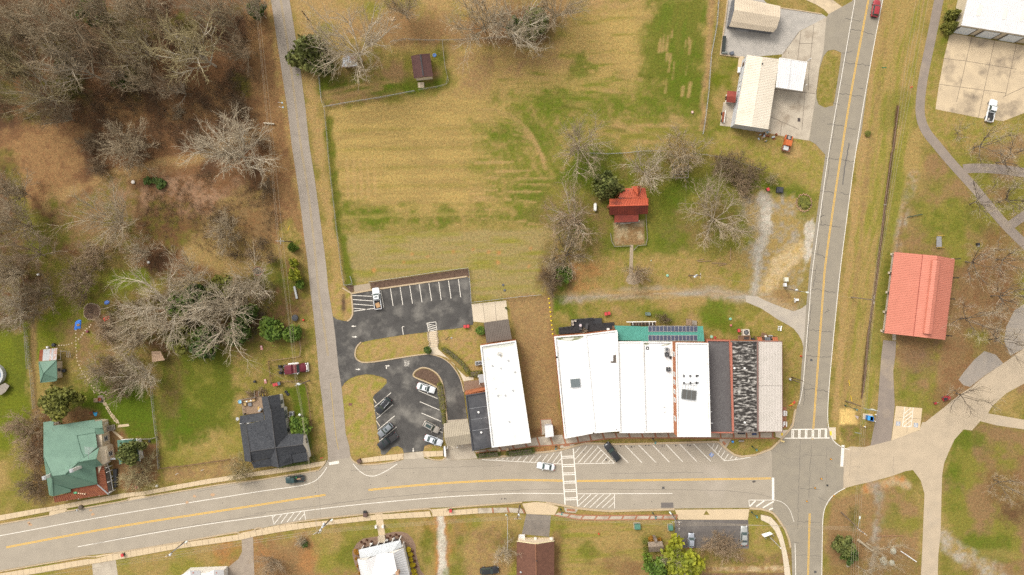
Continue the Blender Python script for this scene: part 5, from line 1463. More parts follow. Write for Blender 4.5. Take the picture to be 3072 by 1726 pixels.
pr=MB().slab([[P3('b2',*v)for v in((1042,692,3.1),(1272,686,3.1),(1270,756,2.5),(1036,766,2.5))]],.12).build('porch_roof',RED_ROOF_DARK_SHADED,rh)
MB().slab([[P3('b2',*v)for v in((1200,418,3.6),(1262,412,5.2),(1264,502,5.4))],[P3('b2',*v)for v in((1262,412,5.2),(1304,412,3.6),(1264,502,5.4))]],.12).build('dormer_roof',RED_ROOF,rh)
ridge(rr_,'b2',[(988,606,6.25),(1367,596,6.25)],.12,M('red_ridge',(.5,.1,.05),None))
for x in(1050,1120,1190,1262):
 MB().box(*P('b2',x,758),0,2.5,.14,.14).build('porch_post',WTRIM,rh)
MB().prism(T('b2',[1045,690,1270,690,1270,768,1045,775]),0,.4).build('porch_floor',GWOOD,rh)
MB().box(*P('b2',990,606,3),0,3.8,.5,.6).build('chimney',BRICK,rh)
MB().tube(T3('b2',1195,772,.45,1095,778,.45),.05,4).build('porch_step_edge',WTRIM,rh)
vents(rr_,'b2',[(1092,530),(1172,456)],5.0,DARK,.12)
def gp(x,y):
 return(x,y,3.6+2.1*(y-170)/520)
P1=[(145,180,3.6),(295,155,3.6),(290,230,3.85),(885,142,3.6),(884,168,3.65),(992,150,3.6),(1000,262,4.0),(888,270,4.0),(925,540,5.1),(740,690,5.75),(148,680,5.7)]
gh,gr=house('green_house','big house with a green metal roof and rusty wraparound porch roof','house','e1',[P1,[(148,680,5.7),(740,690,5.75),(650,755,6.9),(460,935,8.4),(275,960,8.5)],[(148,680,5.7),(275,960,8.5),(290,1250,3.8),(228,1235,3.6)],[(275,960,8.5),(460,935,8.4),(925,1075,4.3),(540,1145,4.3),(268,1062,6.8)],[(268,1062,6.8),(540,1150,4.5),(540,1188,4.1),(290,1250,3.8)],[(460,935,8.4),(650,755,6.9),(895,830,4.4),(925,1075,4.3)],[(650,755,6.9),(740,690,5.75),(950,545,4.9),(910,710,6.9)],[(650,755,6.9),(910,710,6.9),(1000,800,4.0),(895,830,4.4)]],GREEN_ROOF,GREEN_SEAM,[],.45,CWALL,[150,185,290,235,884,150,985,160,1015,520,1055,525,1090,745,1000,805,920,1070,300,1240,235,1230,150,680],3.55,gables=[[(910,712,6.8),(1000,800,3.9),(1090,745,3.0),(1062,522,3.4),(950,548,4.8)]])
for pts in([(275,960,8.55),(460,935,8.45),(650,755,6.95),(910,710,6.95)],[(460,935,8.45),(925,1075,4.35)],[(148,680,5.75),(275,960,8.55),(290,1250,3.85)],[(630,375,4.5),(690,600,5.4),(740,700,5.8)],[(625,372,4.48),(885,330,4.3)]):
 ridge(gr,'e1',pts,.08,GREEN_SEAM)
MB().slab([[P3('e1',*v)for v in((885,275,4.3),(1000,262,3.5),(1025,345,3.4),(912,358,4.2))]],.12).build('door_hood',GREEN_ROOF,gh)
mb=MB()
mb.slab([[P3('e1',*v)for v in((290,1254,3.4),(925,1120,3.5),(925,1078,3.8),(1088,1220,2.8),(308,1340,2.8))]],.1)
mb.slab([[P3('e1',*v)for v in((540,1146,3.75),(925,1078,3.8),(925,1122,3.5),(540,1204,3.46))]],.1)
mb.slab([[P3('e1',*v)for v in((893,832,3.8),(1018,812,2.9),(1088,1218,2.8),(928,1078,3.8))]],.1)
pr=mb.build('porch_roof',RUST,gh)
mb=MB()
for k in range(25):
 f=k/24
 xa,ya=290+(925-290)*f,1252-(1252-1085)*f
 mb.tube([P3('e1',xa+5,ya+8,3.48+.2*f),P3('e1',308+(1070-308)*f,1338-(1338-1226)*f,2.85)],.035,4)
for k in range(13):
 f=k/12
 mb.tube(T3('e1',897+28*f,838+235*f,3.83,1018+60*f,818+380*f,2.93),.035,4)
mb.build('roof_seams',RUST_SEAM,pr,kind='stuff')
ridge(pr,'e1',[(925,1078,3.9),(1088,1220,2.9)],.16,GALV,'hip_flashing')
for(a,b)in(((525,885),(660,838)),((128,990),(240,955))):
 cx,cy=P('e1',a[0]+25,a[1]-5,9.9)
 MB().box(cx,cy,3.5,9.8,.8,.8,.25).build('chimney',WWALL,gh)
 MB().box(cx,cy,9.8,9.95,.95,.95,.25).box(cx,cy,9.95,10.1,.5,.5,.25).build('chimney_cap',GALV,gh)
an_=thing('roof_aerial','thin grey television aerial standing on the green roof','aerial',P3('e1',790,728,6.2))
MB().tube(T3('e1',790,728,6.0,808,540,10.5),.05,5).build('mast',GALV,an_)
mb=MB()
for k in range(8):
 xx=808-18*k/7.0
 ww=75-5*k
 mb.tube(T3('e1',xx-ww,535+13*k,10.4-.25*k,xx+ww,548+13*k,10.4-.25*k),.035,4)
mb.build('antenna_rods',GALV,an_)
for x,y in((1036,775),(1050,840),(1058,905),(1075,1050),(1098,1195),(320,1335),(480,1312),(650,1288),(800,1262),(950,1240)):
 MB().box(*P('e1',x,y,2.8),0,2.75,.2,.2).build('porch_post',WTRIM,gh)
MB().tube(T3('e1',1062,765,1.2,1108,890,1.2,1130,1020,1.2,1155,1170,1.2),.09,4).build('porch_rail',WTRIM,gh)
MB().prism(T('e1',[1000,810,1085,760,1158,1180,1100,1225]),0,.7).build('porch_floor',GWOOD,gh)
fa=inset(T('e1',[150,185,290,235,884,150,985,160,1015,520,1055,525,1090,745,1000,805,920,1070,300,1240,235,1230,150,680],3.55),.3)
ga_,gb_=min(fa,key=lambda p:(p[0]-P('e1',985,160,3.55)[0])**2+(p[1]-P('e1',985,160,3.55)[1])**2),min(fa,key=lambda p:(p[0]-P('e1',1015,520,3.55)[0])**2+(p[1]-P('e1',1015,520,3.55)[1])**2)
window(gh,gb_,ga_,.28,1.1,2.6,1.1)
ga_,gb_=min(fa,key=lambda p:(p[0]-P('e1',1055,525,3.55)[0])**2+(p[1]-P('e1',1055,525,3.55)[1])**2),min(fa,key=lambda p:(p[0]-P('e1',1090,745,3.55)[0])**2+(p[1]-P('e1',1090,745,3.55)[1])**2)
window(gh,gb_,ga_,.42,1.0,2.5,1.1)
stairs('porch_stairs','grey wooden stairs down from the east side of the green-roofed house','e1',(1190,245),(1020,285),1.3,.1,1.3,7,GWOOD)
stairs('side_stairs','white railed stair landing at the corner of the green-roofed house','e1',(1065,160),(1010,200),1.2,.4,1.3,4,WTRIM)
rmp=stairs('back_ramp','old grey ramp behind the green-roofed house','e1',(318,75),(335,215),1.3,.1,1.0,7,GWOOD)
hw_=thing('holiday_decoration','green and cream holiday sleigh figures lying on the rusty porch roof','decoration',P3('e1',660,1205,3.2))
MB().box(*P('e1',605,1200,3.6),3.15,3.6,.8,.5,.1).build('sleigh',plain('holiday_green',(.1,.35,.17),.6),hw_)
mb=MB()
for k in range(4):
 mb.box(*P('e1',650+30*k,1207+4*k,3.6),3.12,3.55,.35,.25,.4*k)
mb.build('reindeer',plain('holiday_cream',(.7,.5,.33),.6),hw_)
dh,dr=house('charcoal_house','white-walled house under a charcoal shingle roof on the street corner','house','e2',[[(488,208,3.4),(582,205,5.4),(628,408,5.4),(520,432,3.6)],[(582,205,5.4),(766,170,3.4),(793,380,3.5),(628,408,5.4)],[(632,404,6.3),(832,378,3.5),(893,797,3.5),(705,1003,6.7)],[(705,1003,6.7),(893,797,3.5),(1140,775,3.5),(1130,950,6.5)],[(705,1003,6.7),(1130,950,6.5),(1196,1055,4.5),(948,1105,4.5)],[(705,1003,6.7),(948,1105,4.5),(962,1242,3.5),(755,1308,5.6)],[(705,1003,6.7),(755,1308,5.6),(650,1285,3.6),(640,1155,4.4)],[(310,1060,6.5),(705,1003,6.7),(640,1155,4.4),(328,1222,4.2)],[(150,630,3.4),(245,640,6.0),(310,1060,6.5),(328,1222,4.6),(230,1210,3.4)],[(245,640,6.0),(540,565,4.5),(705,1003,6.7),(310,1060,6.5)],[(540,565,4.5),(520,432,4.0),(632,404,6.3),(705,1003,6.7)]],ROOF_CHAR,None,[],.4,WWALL,[155,630,250,640,525,560,500,215,765,175,795,380,832,382,890,790,1138,780,1225,1190,960,1200,960,1238,650,1280,640,1180,340,1215,235,1205],3.35,gables=[[(1130,952,6.4),(1196,1055,4.4),(1210,1060,3.4),(1140,778,3.4)]])
for c_ in([(153,508,3.0),(515,456,3.0),(530,566,4.4),(250,628,4.6),(150,628,3.3)],[(948,1110,4.3),(1196,1060,4.3),(1232,1198,3.1),(962,1240,3.1)],[(328,1226,4.1),(640,1160,4.2),(650,1286,3.1),(375,1318,3.1)]):
 MB().slab([[P3('e2',*v)for v in c_]],.13).build('lower_roof',ROOF_CHAR,dh)
for c_ in([(580,207,5.45),(628,408,5.45)],[(632,404,6.35),(705,1003,6.75),(755,1306,5.65)],[(310,1060,6.55),(705,1003,6.75),(1130,950,6.55)],[(245,640,6.05),(310,1060,6.55),(328,1222,4.7)]):
 ridge(dr,'e2',c_,.1,RIDGE_CHAR)
ridge(dh,'e2',[(150,628,3.5),(215,632,3.5),(298,617,4.8)],.1,WTRIM,'rake_trim')
fd=inset(T('e2',[155,630,250,640,525,560,500,215,765,175,795,380,832,382,890,790,1138,780,1225,1190,960,1200,960,1238,650,1280,640,1180,340,1215,235,1205],3.35),.3)
def near(pts,t,x,y,h):
 q=P(t,x,y,h)
 return min(pts,key=lambda p:(p[0]-q[0])**2+(p[1]-q[1])**2)
a_,b_=near(fd,'e2',765,175,3.35),near(fd,'e2',795,380,3.35)
window(dh,b_,a_,.45,.9,2.4,.9,plain('grey_green_trim',(.3,.33,.29),.6))
a_,b_=near(fd,'e2',832,382,3.35),near(fd,'e2',890,790,3.35)
for t_ in(.15,.68,.84):
 window(dh,b_,a_,t_,.9,2.4,.9,plain('grey_green_trim',(.3,.33,.29),.6))
a_,b_=near(fd,'e2',1138,780,3.35),near(fd,'e2',1225,1190,3.35)
window(dh,b_,a_,.68,.9,2.5,1.0,plain('grey_green_trim',(.3,.33,.29),.6))
for t_ in(.61,.75):
 c=lerp(b_,a_,t_);MB().box(c[0]+.06,c[1]+.01,.9,2.5,.08,.38,.1).build('shutter',DARK,dh)
for x,y in((372,1320),(650,1300)):
 MB().box(*P('e2',x,y,3.0),0,3.0,.18,.18).build('porch_post',BWOOD,dh)
wd=thing('wooden_deck','weathered wooden deck with seating behind the charcoal house','deck',(*P('e2',350,340),0))
for k in range(16):
 xa=190+20.2*k
 y0_,y1_=250-(xa-190)*.15,492-(xa-190)*.13
 MB().prism(T('e2',[xa,y0_,xa+18.5,y0_-3,xa+18.5+18,y1_-3,xa+18,y1_],1.0),.9,1.0+U(-.012,.012)).build('deck_board',OWOOD,wd)
mb=MB()
for c_ in([176,252,205,492],[176,252,390,222],[375,122,380,222],[447,122,447,205]):
 a_,b_=P3('e2',c_[0],c_[1],1.9),P3('e2',c_[2],c_[3],1.9)
 mb.tube([a_,b_],.07,4)
 for q in resample([a_,b_],1.2):
  mb.box(q[0],q[1],0,1.9,.1,.1)
mb.build('railing',GWOOD,wd)
stairs('deck_stairs','brown wooden steps down from the deck of the charcoal house','e2',(418,118),(420,205),1.0,.1,.95,6,BWOOD,False)
sf=thing('outdoor_sofa','tan cushioned corner sofa on the wooden deck','sofa',P3('e2',270,280,1.0))
for nm,c_,m_ in(('seat',[195,268,380,238,384,278,200,310],(.45,.3,.13)),('seat',[195,300,250,296,250,348,200,350],(.48,.32,.14))):
 MB().prism(T('e2',c_,1.5),1.0,1.5).build(nm,plain('tan_cushion',m_,.8),sf)
MB().sweep(T('e2',[192,345,190,266,384,234],1.8),.2,1.0,1.8).build('backrest',BWOOD,sf)
for x,y in((255,283),(320,270)):
 MB().box(*P('e2',x,y,1.7),1.5,1.62,.4,.35,.2).build('cushion',WTRIM,sf)
tag(MB().box(*P('e2',306,330,1.4),1.0,1.4,.9,.9,.08).build('coffee_table',plain('grey_table',(.17,.17,.18),.6)),'square grey table in front of the deck sofa','table')
mb=MB();mb.box(*P('e2',462,418,2),1.0,2.0,1.0,.55,.7);mb.lathe(*P('e2',470,405,2.1),[(.28,2.0),(.2,2.15)],8);tag(mb.build('grill',M('grill_steel',(.5,.5,.5),(.3,.3,.3),3,rough=.4)),'silver barbecue grill on the wooden deck','grill')
tag(MB().box(*P('e2',441,392,1.05),1.0,1.05,.45,.9,0).build('door_mat',plain('mustard',(.5,.32,.1),.9)),'mustard mat lying on the wooden deck','mat')
tag(MB().lathe(*P('e2',226,478,1.4),[(.2,1.0),(.25,1.4),(.18,1.5)],9).build('planter_pot',DARK),'round black pot at the corner of the wooden deck','pot')
mb=MB()
for k in range(5):
 mb.box(*P('e2',462+21*k,190-5*k,.6),.1,.6,.25,.65,.1,m=k%2)
tag(mb.build('pallet_rack',[plain('yellow_paint',(.65,.45,.05),.6),DARK]),'short yellow and black striped rack by the deck steps','rack')
tag(MB().lathe(*P('e2',152,288,.3),[(.5,.05),(.5,.3),(.42,.3),(.42,.12)],12).build('paddling_pool',plain('pool_blue',(.25,.5,.65),.5)),'pale blue toy basin beside the wooden deck','basin')
ds=thing('satellite_dish','grey satellite dish on a pole beside the charcoal house','satellite dish',(*P('e2',112,560),0))
MB().tube(T3('e2',108,600,0,114,558,2.0),.05,5).build('mast',GALV,ds)
X_,Y_=P('e2',115,554,2.2);MB().lathe(X_,Y_,[(.08,2.0),(.4,2.12),(.45,2.2)],12).build('dish',GALV,ds)
ac_unit('e2',945,478,0,'round-fanned grey air conditioner beside the charcoal house',1.1,.9)
ls=thing('yard_lamp','white globe lamp on a slanted post beside the charcoal house','lamp',(*P('e2',960,550),0))
MB().tube(T3('e2',975,548,0,1075,492,3.2),.05,5).build('post',OWOOD,ls)
X_,Y_=P('e2',1080,490,3.4);MB().lathe(X_,Y_,[(.05,3.1),(.3,3.25),(.32,3.45),(.1,3.65)],12).build('globe',WTRIM,ls)
tag(MB().tube(T3('e2',915,518,2.6,982,590,.2),.06,5).build('downpipe',WTRIM),'white pipe slanting down from the charcoal house wall','pipe')
for k,(x,y)in enumerate(((862,138),(888,175))):
 mb=MB()
 cx,cy=P('e2',x,y,.5)
 mb.lathe(cx,cy,[(.34,0),(.42,.1),(.42,.2),(.34,.3),(.2,.3),(.2,.1)],14)
 tag(mb.build('tyre',DARK),('loose black tyre lying nearer the white house corner' if k==0 else 'loose black tyre lying farther from the white house corner'),'tyre','loose tyres by the charcoal house')
sh,sr_=house('silver_cottage','cottage with a white and silver metal roof in a ring of mulch beds','house','e6',[[(900,850,4.3),(1170,775,4.3),(1505,1355,7.4),(1300,1480,7.4),(735,1480,7.4)],[(565,1000,6.2),(900,850,4.3),(735,1480,7.4),(690,1480,6.6)],[(315,970,4.0),(565,1000,6.2),(690,1480,6.6),(430,1480,4.0)],[(1170,775,4.3),(1385,800,6.2),(1500,1340,7.0),(1505,1355,7.4)],[(1385,800,6.2),(1690,640,4.0),(1880,1480,4.0),(1530,1480,6.6),(1500,1340,7.0)]],WHITE_METAL,SILVER_SEAM,[[(1400,810,6.2),(1530,1470,6.6),(1870,1470,4.0),(1685,650,4.0)],[(325,975,4.05),(425,1470,4.05),(685,1470,6.6),(565,1005,6.2)]],.5,WWALL,[330,970,660,930,1380,745,1690,650,1890,1500,440,1500],3.9,gables=[[(315,972,3.9),(565,1002,6.1),(700,905,4.0)],[(1250,770,4.0),(1385,802,6.1),(1690,642,3.9)]])
pp=[[(355,695,3.0),(1600,405,3.0),(1375,735,3.9),(650,915,3.9)],[(355,695,3.0),(650,915,3.9),(400,942,3.0)],[(1600,405,3.0),(1645,615,3.0),(1375,735,3.9)]]
pr=MB().slab([[P3('e6',*v)for v in q]for q in pp],.12).build('porch_roof',SILVER,sh)
MB().ribs([P3('e6',*v)for v in((400,690,3.02),(1590,412,3.02),(1390,728,3.9),(640,908,3.9))],.5).build('roof_seams',SILVER_SEAM,pr,kind='stuff')
MB().prism(T('e6',[440,640,1590,340,1640,600,470,900]),0,.6).build('porch_floor',M('dark_porch',(.07,.055,.05),None),sh)
for x,y in((465,640),(700,575),(940,505),(1135,450),(1380,385),(1590,345),(1680,520)):
 MB().box(*P('e6',x,y,1.6),0,3.0,.22,.22).build('porch_post',WTRIM,sh)
MB().box(*P('e6',1505,1400,8.2),6.5,8.4,.8,.8,.25).build('chimney',M('tan_brick',(.45,.28,.17),(.38,.23,.14),3),sh)
for x,y in((725,525),(1185,420),(1390,375)):
 MB().box(*P('e6',x,y,.7),.0,.7,.65,.38,.25).build('planter_box',WTRIM,sh)
stairs('front_steps','pale front steps leading up to the silver cottage porch','e6',(1040,245),(1050,480),1.6,.1,.75,5,CONC_P,True)
for k,(x,y)in enumerate(((865,20),(1070,10))):
 tag(MB().box(*P('e6',x,y,.9),0,1.0,.5,.7,.1).build('gate_pier',WTRIM),('white gate pier on the hydrant side of the cottage path' if k==0 else 'white gate pier on the gravel drive side of the cottage path'),'pier','white piers at the cottage path')
bh,br_=house('brown_hall','long building with a brown shingle gable roof by the south driveway','building','d2',[[(97,1120,3.6),(281,1146,5.6),(286,1500,5.6),(95,1500,3.6)],[(281,1146,5.6),(459,1118,3.6),(459,1500,3.6),(286,1500,5.6)]],BROWN_SHINGLE,None,[],1,CWALL,[102,1128,455,1128,455,1510,100,1510],3.5,gables=[[(100,1126,3.5),(281,1150,5.5),(456,1124,3.5)]])
ridge(br_,'d2',[(281,1144,5.65),(286,1500,5.65)],.12,BROWN_RIDGE)
MB().tube(T3('d2',97,1118,3.6,281,1144,5.55,459,1116,3.6),.11,4).build('rake_trim',plain('pale_yellow_trim',(.7,.6,.35),.6),bh)
MB().prism(T('d2',[108,1085,455,1080,458,1125,108,1125]),0,.5).build('porch_floor',CONCRETE,bh)
for c_,m_,nm in(([183,1092,264,1090,264,1118,183,1118],plain('turf_green',(.05,.14,.09),.9),'green_mat'),([290,1090,412,1088,414,1118,290,1118],CONC_G,'porch_slab')):
 MB().prism(T('d2',c_),.5,.53).build(nm,m_,bh)
for c_ in([265,1083,288,1083,290,1120,266,1120],[414,1086,442,1084,446,1118,416,1120]):
 MB().prism(T('d2',c_,.9),.5,1.0).build('porch_wall',WWALL,bh)
wr=stairs('white_ramp','white lattice steps at the front of the brown-roofed hall','d2',(146,1052),(146,1112),1.5,.1,.6,6,WTRIM,True)
vents(br_,'d2',[(136,1420)],4.3,GALV,.18)
vents(br_,'d2',[(288,1310)],5.5,DARK,.12)
hh_,hr_=house('stone_hut','tiny old hut with a shingle roof between two clipped hedges','hut','d2',[[(1362,1128,2.3),(1500,1120,2.3),(1512,1170,3.1),(1368,1178,3.1)],[(1368,1178,3.1),(1512,1170,3.1),(1520,1216,2.3),(1374,1222,2.3)]],M('hut_shingles',(.27,.21,.155),(.2,.155,.115),1.5,grain=.3,gscale=4),None,[],1,STONE,[1372,1136,1496,1130,1512,1210,1380,1214],2.25)
for k in range(5):
 for s_ in range(2):
  ya,yb_=(1128+50*s_,1128+50*(s_+1))
  za,zb=((2.36,3.16)if s_==0 else(3.16,2.36))
  xa=1364+28*k+6*s_
  MB().slab([T3('d2',xa,ya-.06*28*k,za,xa+25,ya-.06*28*k,za,xa+29,yb_-.06*28*k-4,zb,xa+4,yb_-.06*28*k-4,zb)],.05).build('shingle',M('hut_shingles',(.27,.21,.155)),hr_)
MB().box(*P('d2',1440,1112,3.2),0,3.2,.6,.7).build('chimney',STONE,hh_)
tc,tr_=house('twin_gable_cottage','white cottage with twin red-trimmed gables at the street side of the gravel drive','house','d0',[[(1745,1447,4),(1835,1404,5.6),(1835,1520,5.6),(1740,1520,4)],[(1835,1404,5.6),(1932,1404,4),(1935,1520,4),(1835,1520,5.6)],[(1965,1440,4),(2060,1398,5.6),(2060,1520,5.6),(1965,1520,4)],[(2060,1398,5.6),(2158,1398,4),(2162,1520,4),(2060,1520,5.6)]],WHITE_METAL,None,[],1,WWALL,[1760,1420,2150,1405,2150,1530,1760,1530],3.9)
for x in(1838,2062):
 MB().sweep(T('d0',[x-28,1428,x+28,1424],5.2),.25,5.0,5.25).build('red_trim',plain('trim_red',(.5,.12,.06),.6),tc)
rp=thing('red_pavilion','open-sided pavilion under a large salmon-red metal roof','pavilion',(*P('c3',1560,100),0))
tl,tm,rt,trr=P3('b3',1322,1050,3.6),P3('b3',1594,1074,4.9),P3('b3',1735,1087,6.0),P3('b3',1906,1118,3.9)
bl,bm_,rb,brr=P3('c3',1228,481,3.6),P3('c3',1505,511,4.9),P3('c3',1640,527,6.0),P3('c3',1812,546,3.9)
pr=MB().slab([[tl,tm,bm_,bl],[tm,rt,rb,bm_],[rt,trr,brr,rb]],.16).build('roof',SALMON,rp)
for q in([tl,bl,bm_,tm],[tm,bm_,rb,rt],[trr,brr,rb,rt]):
 MB().ribs(q,.45,.08,.05).build('roof_seams',SALMON_SEAM,pr,kind='stuff')
MB().tube([(tm[0],tm[1],tm[2]+.03),(bm_[0],bm_[1],bm_[2]+.03)],.09,4).build('lap_joint',M('lap_red',(.3,.08,.055),None),pr)
ma=[P3('b3',1694,1128,6.5),P3('b3',1734,1130,6.9),P3('b3',1764,1134,6.6),P3('c3',1682,490,6.6),P3('c3',1650,488,6.9),P3('c3',1610,484,6.5)]
mb=MB();mb.slab([[ma[0],ma[1],ma[4],ma[5]],[ma[1],ma[2],ma[3],ma[4]]],.7);mo=mb.build('ridge_vent',SALMON,rp)
for q in([ma[0],ma[5],ma[4],ma[1]],[ma[2],ma[3],ma[4],ma[1]]):
 MB().ribs(q,.45,.08,.05).build('roof_seams',SALMON_SEAM,mo,kind='stuff')
for t_,x,y in(('b3',1296,1072),('b3',1272,1250),('b3',1250,1436),('c3',1224,276),('c3',1200,458),('b3',1870,1120),('b3',1855,1300),('c3',1812,150),('c3',1790,500)):
 mb=MB();mb.box(*P(t_,x,y),0,3.8,.25,.25);po=mb.build('post',DARK,rp)
 MB().box(*P(t_,x,y),0,.5,.75,.6).build('footing',CONC_P,po)
MB().sheet([T('b3',[1300,1060,1860,1110])+T('c3',[1770,530,1205,480])],.03).build('floor_slab',CONC_G,rp)
tag(MB().box(*P('c3',1318,518),0,.2,.9,1.8).build('loading_step',CONC_G),'grey concrete step at the end of the red pavilion','step')
ms=thing('metal_shop','long ivory metal-roofed workshop beside the gravel yard','workshop',(*P('a2',2400,900),0))
ra,rb_=P3('a2',2470,551,5.0),P3('a2',2362,1223,5.0)
A1,A2,A3,A4=P3('a2',2318,531,4.2),P3('a2',2628,571,4.2),P3('a2',2524,1248,4.2),P3('a2',2202,1198,4.2)
mb=MB();mb.slab([[A1,ra,rb_,A4],[ra,A2,A3,rb_]],.15);r_=mb.build('roof',IVORY_METAL,ms)
for q in([A1,A4,rb_,ra],[A2,A3,rb_,ra]):
 MB().ribs(q,.42,.07,.05).build('roof_seams',IVORY_SEAM,r_,kind='stuff')
MB().prism(inset([p[:2]for p in(A1,A2,A3,A4)],.1),0,4.1).build('wall',GREY_WALL,ms)
vents(r_,'a2',[(2468,614)],4.95,DARK,.15)
MB().tube(T3('a2',2395,1030,5.02,2470,560,5.02),.05,4).build('ridge_cap',IVORY_SEAM,r_)
wa_,wb_=A1[:2],A4[:2]
for t_ in(.1,.33,.4,.47):
 window(ms,wa_,wb_,t_,1.8,2.7,.8,BWOOD if t_==.1 else WTRIM)
q=T3('a3',216,561,4.3,478,601,4.2,433,880,4.2,180,843,4.3)
ct,cr=canopy('workshop_canopy','flat white canopy attached to the ivory workshop','canopy',[q],WHITE_METAL,M('canopy_seam',(.54,.52,.5),None),[q],.5,[P('a3',455,612),P('a3',415,860)],4.1)
MB().tube(q+[q[0]],.12,4).build('gutter',WTRIM,cr)
MB().tube(T3('a3',325,580,4.35,300,858,4.35),.07,4).build('lap_joint',M('canopy_seam',(.54,.52,.5),None),cr)
qz=thing('carport_shed','tan metal gambrel carport open towards the gravel yard','carport',(*P('a3',-30,150),0))
rows=[((-222,-60,3.2),(245,0,3.2)),((-222,96,4.6),(219,168,4.6)),((-252,205,3.6),(187,271,3.6)),((-272,256,2.9),(152,312,2.9))]
rows[0]=((-215,-30,3.2),(222,60,3.6))
rv=[(P3('a3',*a),P3('a3',*b))for a,b in rows]
mb=MB();mb.slab([[rv[i][0],rv[i][1],rv[i+1][1],rv[i+1][0]]for i in range(3)],.12);r_=mb.build('roof',M('tan_quonset',(.56,.46,.335),(.5,.41,.3),.8,grain=.08,stretch=(.3,0)),qz)
for i in range(3):
 MB().ribs([rv[i][0],rv[i][1],rv[i+1][1],rv[i+1][0]],.42,.06,.04).build('roof_seams',M('quonset_seam',(.44,.36,.26),None),r_,kind='stuff')
MB().prism([rv[0][0][:2],rv[0][1][:2],lerp(rv[3][1],rv[2][1],.6)[:2],lerp(rv[3][0],rv[2][0],.6)[:2]],0,2.7).build('wall',M('dark_grey_wall',(.14,.14,.145),None),qz)
tag(MB().box(*P('a2',2275,285,.4),0,.4,3.4,.9,-.12).build('pallet_stack',M('grey_pallets',(.3,.285,.27),(.42,.4,.37),4,grain=.3)),'grey pallets lying in front of the tan carport','pallets')
tag(MB().sweep(T('a2',[2102,350,2088,495],.7),.8,0,.9).build('hedge_wall',plain('black_tarp',(.03,.035,.03),.8)),'long black tarp-covered stack along the gravel yard edge','tarp stack')
tag(MB().box(*P('a2',2175,512,.8),0,.9,.9,.8,.3).build('waste_bin',plain('slate_bin',(.1,.11,.13),.6)),'slate grey bin at the corner of the gravel yard','bin')
tag(MB().box(*P('a2',2105,508,.6),0,.7,1.4,.5,.0).build('metal_crate',plain('crate_grey',(.16,.17,.15),.7)),'low grey-green crate below the black tarp stack','crate')
pt_=thing('propane_tank','white horizontal gas tank against the workshop side wall','gas tank',(*P('a2',2242,680),0))
mb=MB();a_,b_=P3('a2',2246,650,.9),P3('a2',2240,705,.9)
mb.tube([a_,lerp(a_,b_,.06),lerp(a_,b_,.94),b_],[.25,.42,.42,.25],10);mb.build('tank',WTRIM,pt_)
MB().box(*P('a2',2243,662),0,.6,.7,.12).box(*P('a2',2240,695),0,.6,.7,.12).build('cradle',GALV,pt_)
tag(MB().prism(T('a2',[2240,548,2285,545,2275,640,2225,660]),0,.15).build('side_landing',CONCRETE),'narrow concrete landing along the workshop wall','landing')
rsd,rsr=house('red_shed','little white shed with a dark red roof beside the ivory workshop','shed','a2',[[(2130,877,2.4),(2220,884,2.4),(2212,936,2.9),(2124,930,2.9)],[(2124,930,2.9),(2212,936,2.9),(2206,992,2.4),(2119,986,2.4)]],RED_ROOF_DARK_SHADED,M('dark_red_seam',(.14,.03,.02)),[[(2130,877,2.42),(2220,884,2.42),(2206,992,2.42),(2119,986,2.42)]][:0],.4,WWALL,[2132,882,2216,889,2204,988,2122,982],2.35)
fs=inset(T('a2',[2132,882,2216,889,2204,988,2122,982],2.35),.3)
a_,b_=near(fs,'a2',2132,882,2.35),near(fs,'a2',2122,982,2.35)
c=lerp(a_,b_,.5);MB().box(c[0]-.04,c[1],0,1.9,.1,1.0,.1).build('door',DARK,rsd)
tl_=thing('scrap_trailer','rusty frame trailer parked on the slab beside the workshop','trailer',(*P('a2',2102,1130),0))
MB().tube(T3('a2',2112,1065,.7,2096,1185,.7),.1,4).build('chassis',WTRIM,tl_)
MB().prism(T('a2',[2085,1080,2104,1082,2090,1180,2076,1176],.7),.5,.7,bottom=True).build('bed',RUST,tl_)
for y in(1095,1165):
 MB().tube(T3('a2',2070,y,.35,2076,y,.35),.35,12).build('wheel',DARK,tl_)
dp=thing('depot_building','large beige metal depot with white roll-up doors','building',(*P('a3',2300,150),0))
dq=T3('a3',2044,-80,4.8,2800,40,4.8,2720,366,4.8,1968,245,4.8)
mb=MB();mb.slab([dq],.15);r_=mb.build('roof',M('depot_roof',(.64,.62,.6),(.6,.58,.56),.5,grain=.04,rough=.5),dp)
MB().ribs([dq[0],dq[1],dq[2],dq[3]],.5,.06,.04).build('roof_seams',M('depot_seam',(.52,.5,.48),None),r_,kind='stuff')
for x,y in((2145,98),(2390,132),(2560,150)):
 MB().slab([T3('a3',x,y-55,4.87,x+32,y-50,4.87,x+3,y+58,4.87,x-32,y+54,4.87)],.05).build('skylight',M('fibreglass',(.66,.6,.52),None),r_)
dw=inset([p[:2]for p in dq],.12)
MB().prism(dw,0,4.65).build('wall',BEIGE_METAL,dp)
wa_,wb_=P('a3',1968,245,4.8),P('a3',2720,366,4.8)
L_=math.hypot(wb_[0]-wa_[0],wb_[1]-wa_[1])
ang=math.atan2(wb_[1]-wa_[1],wb_[0]-wa_[0])
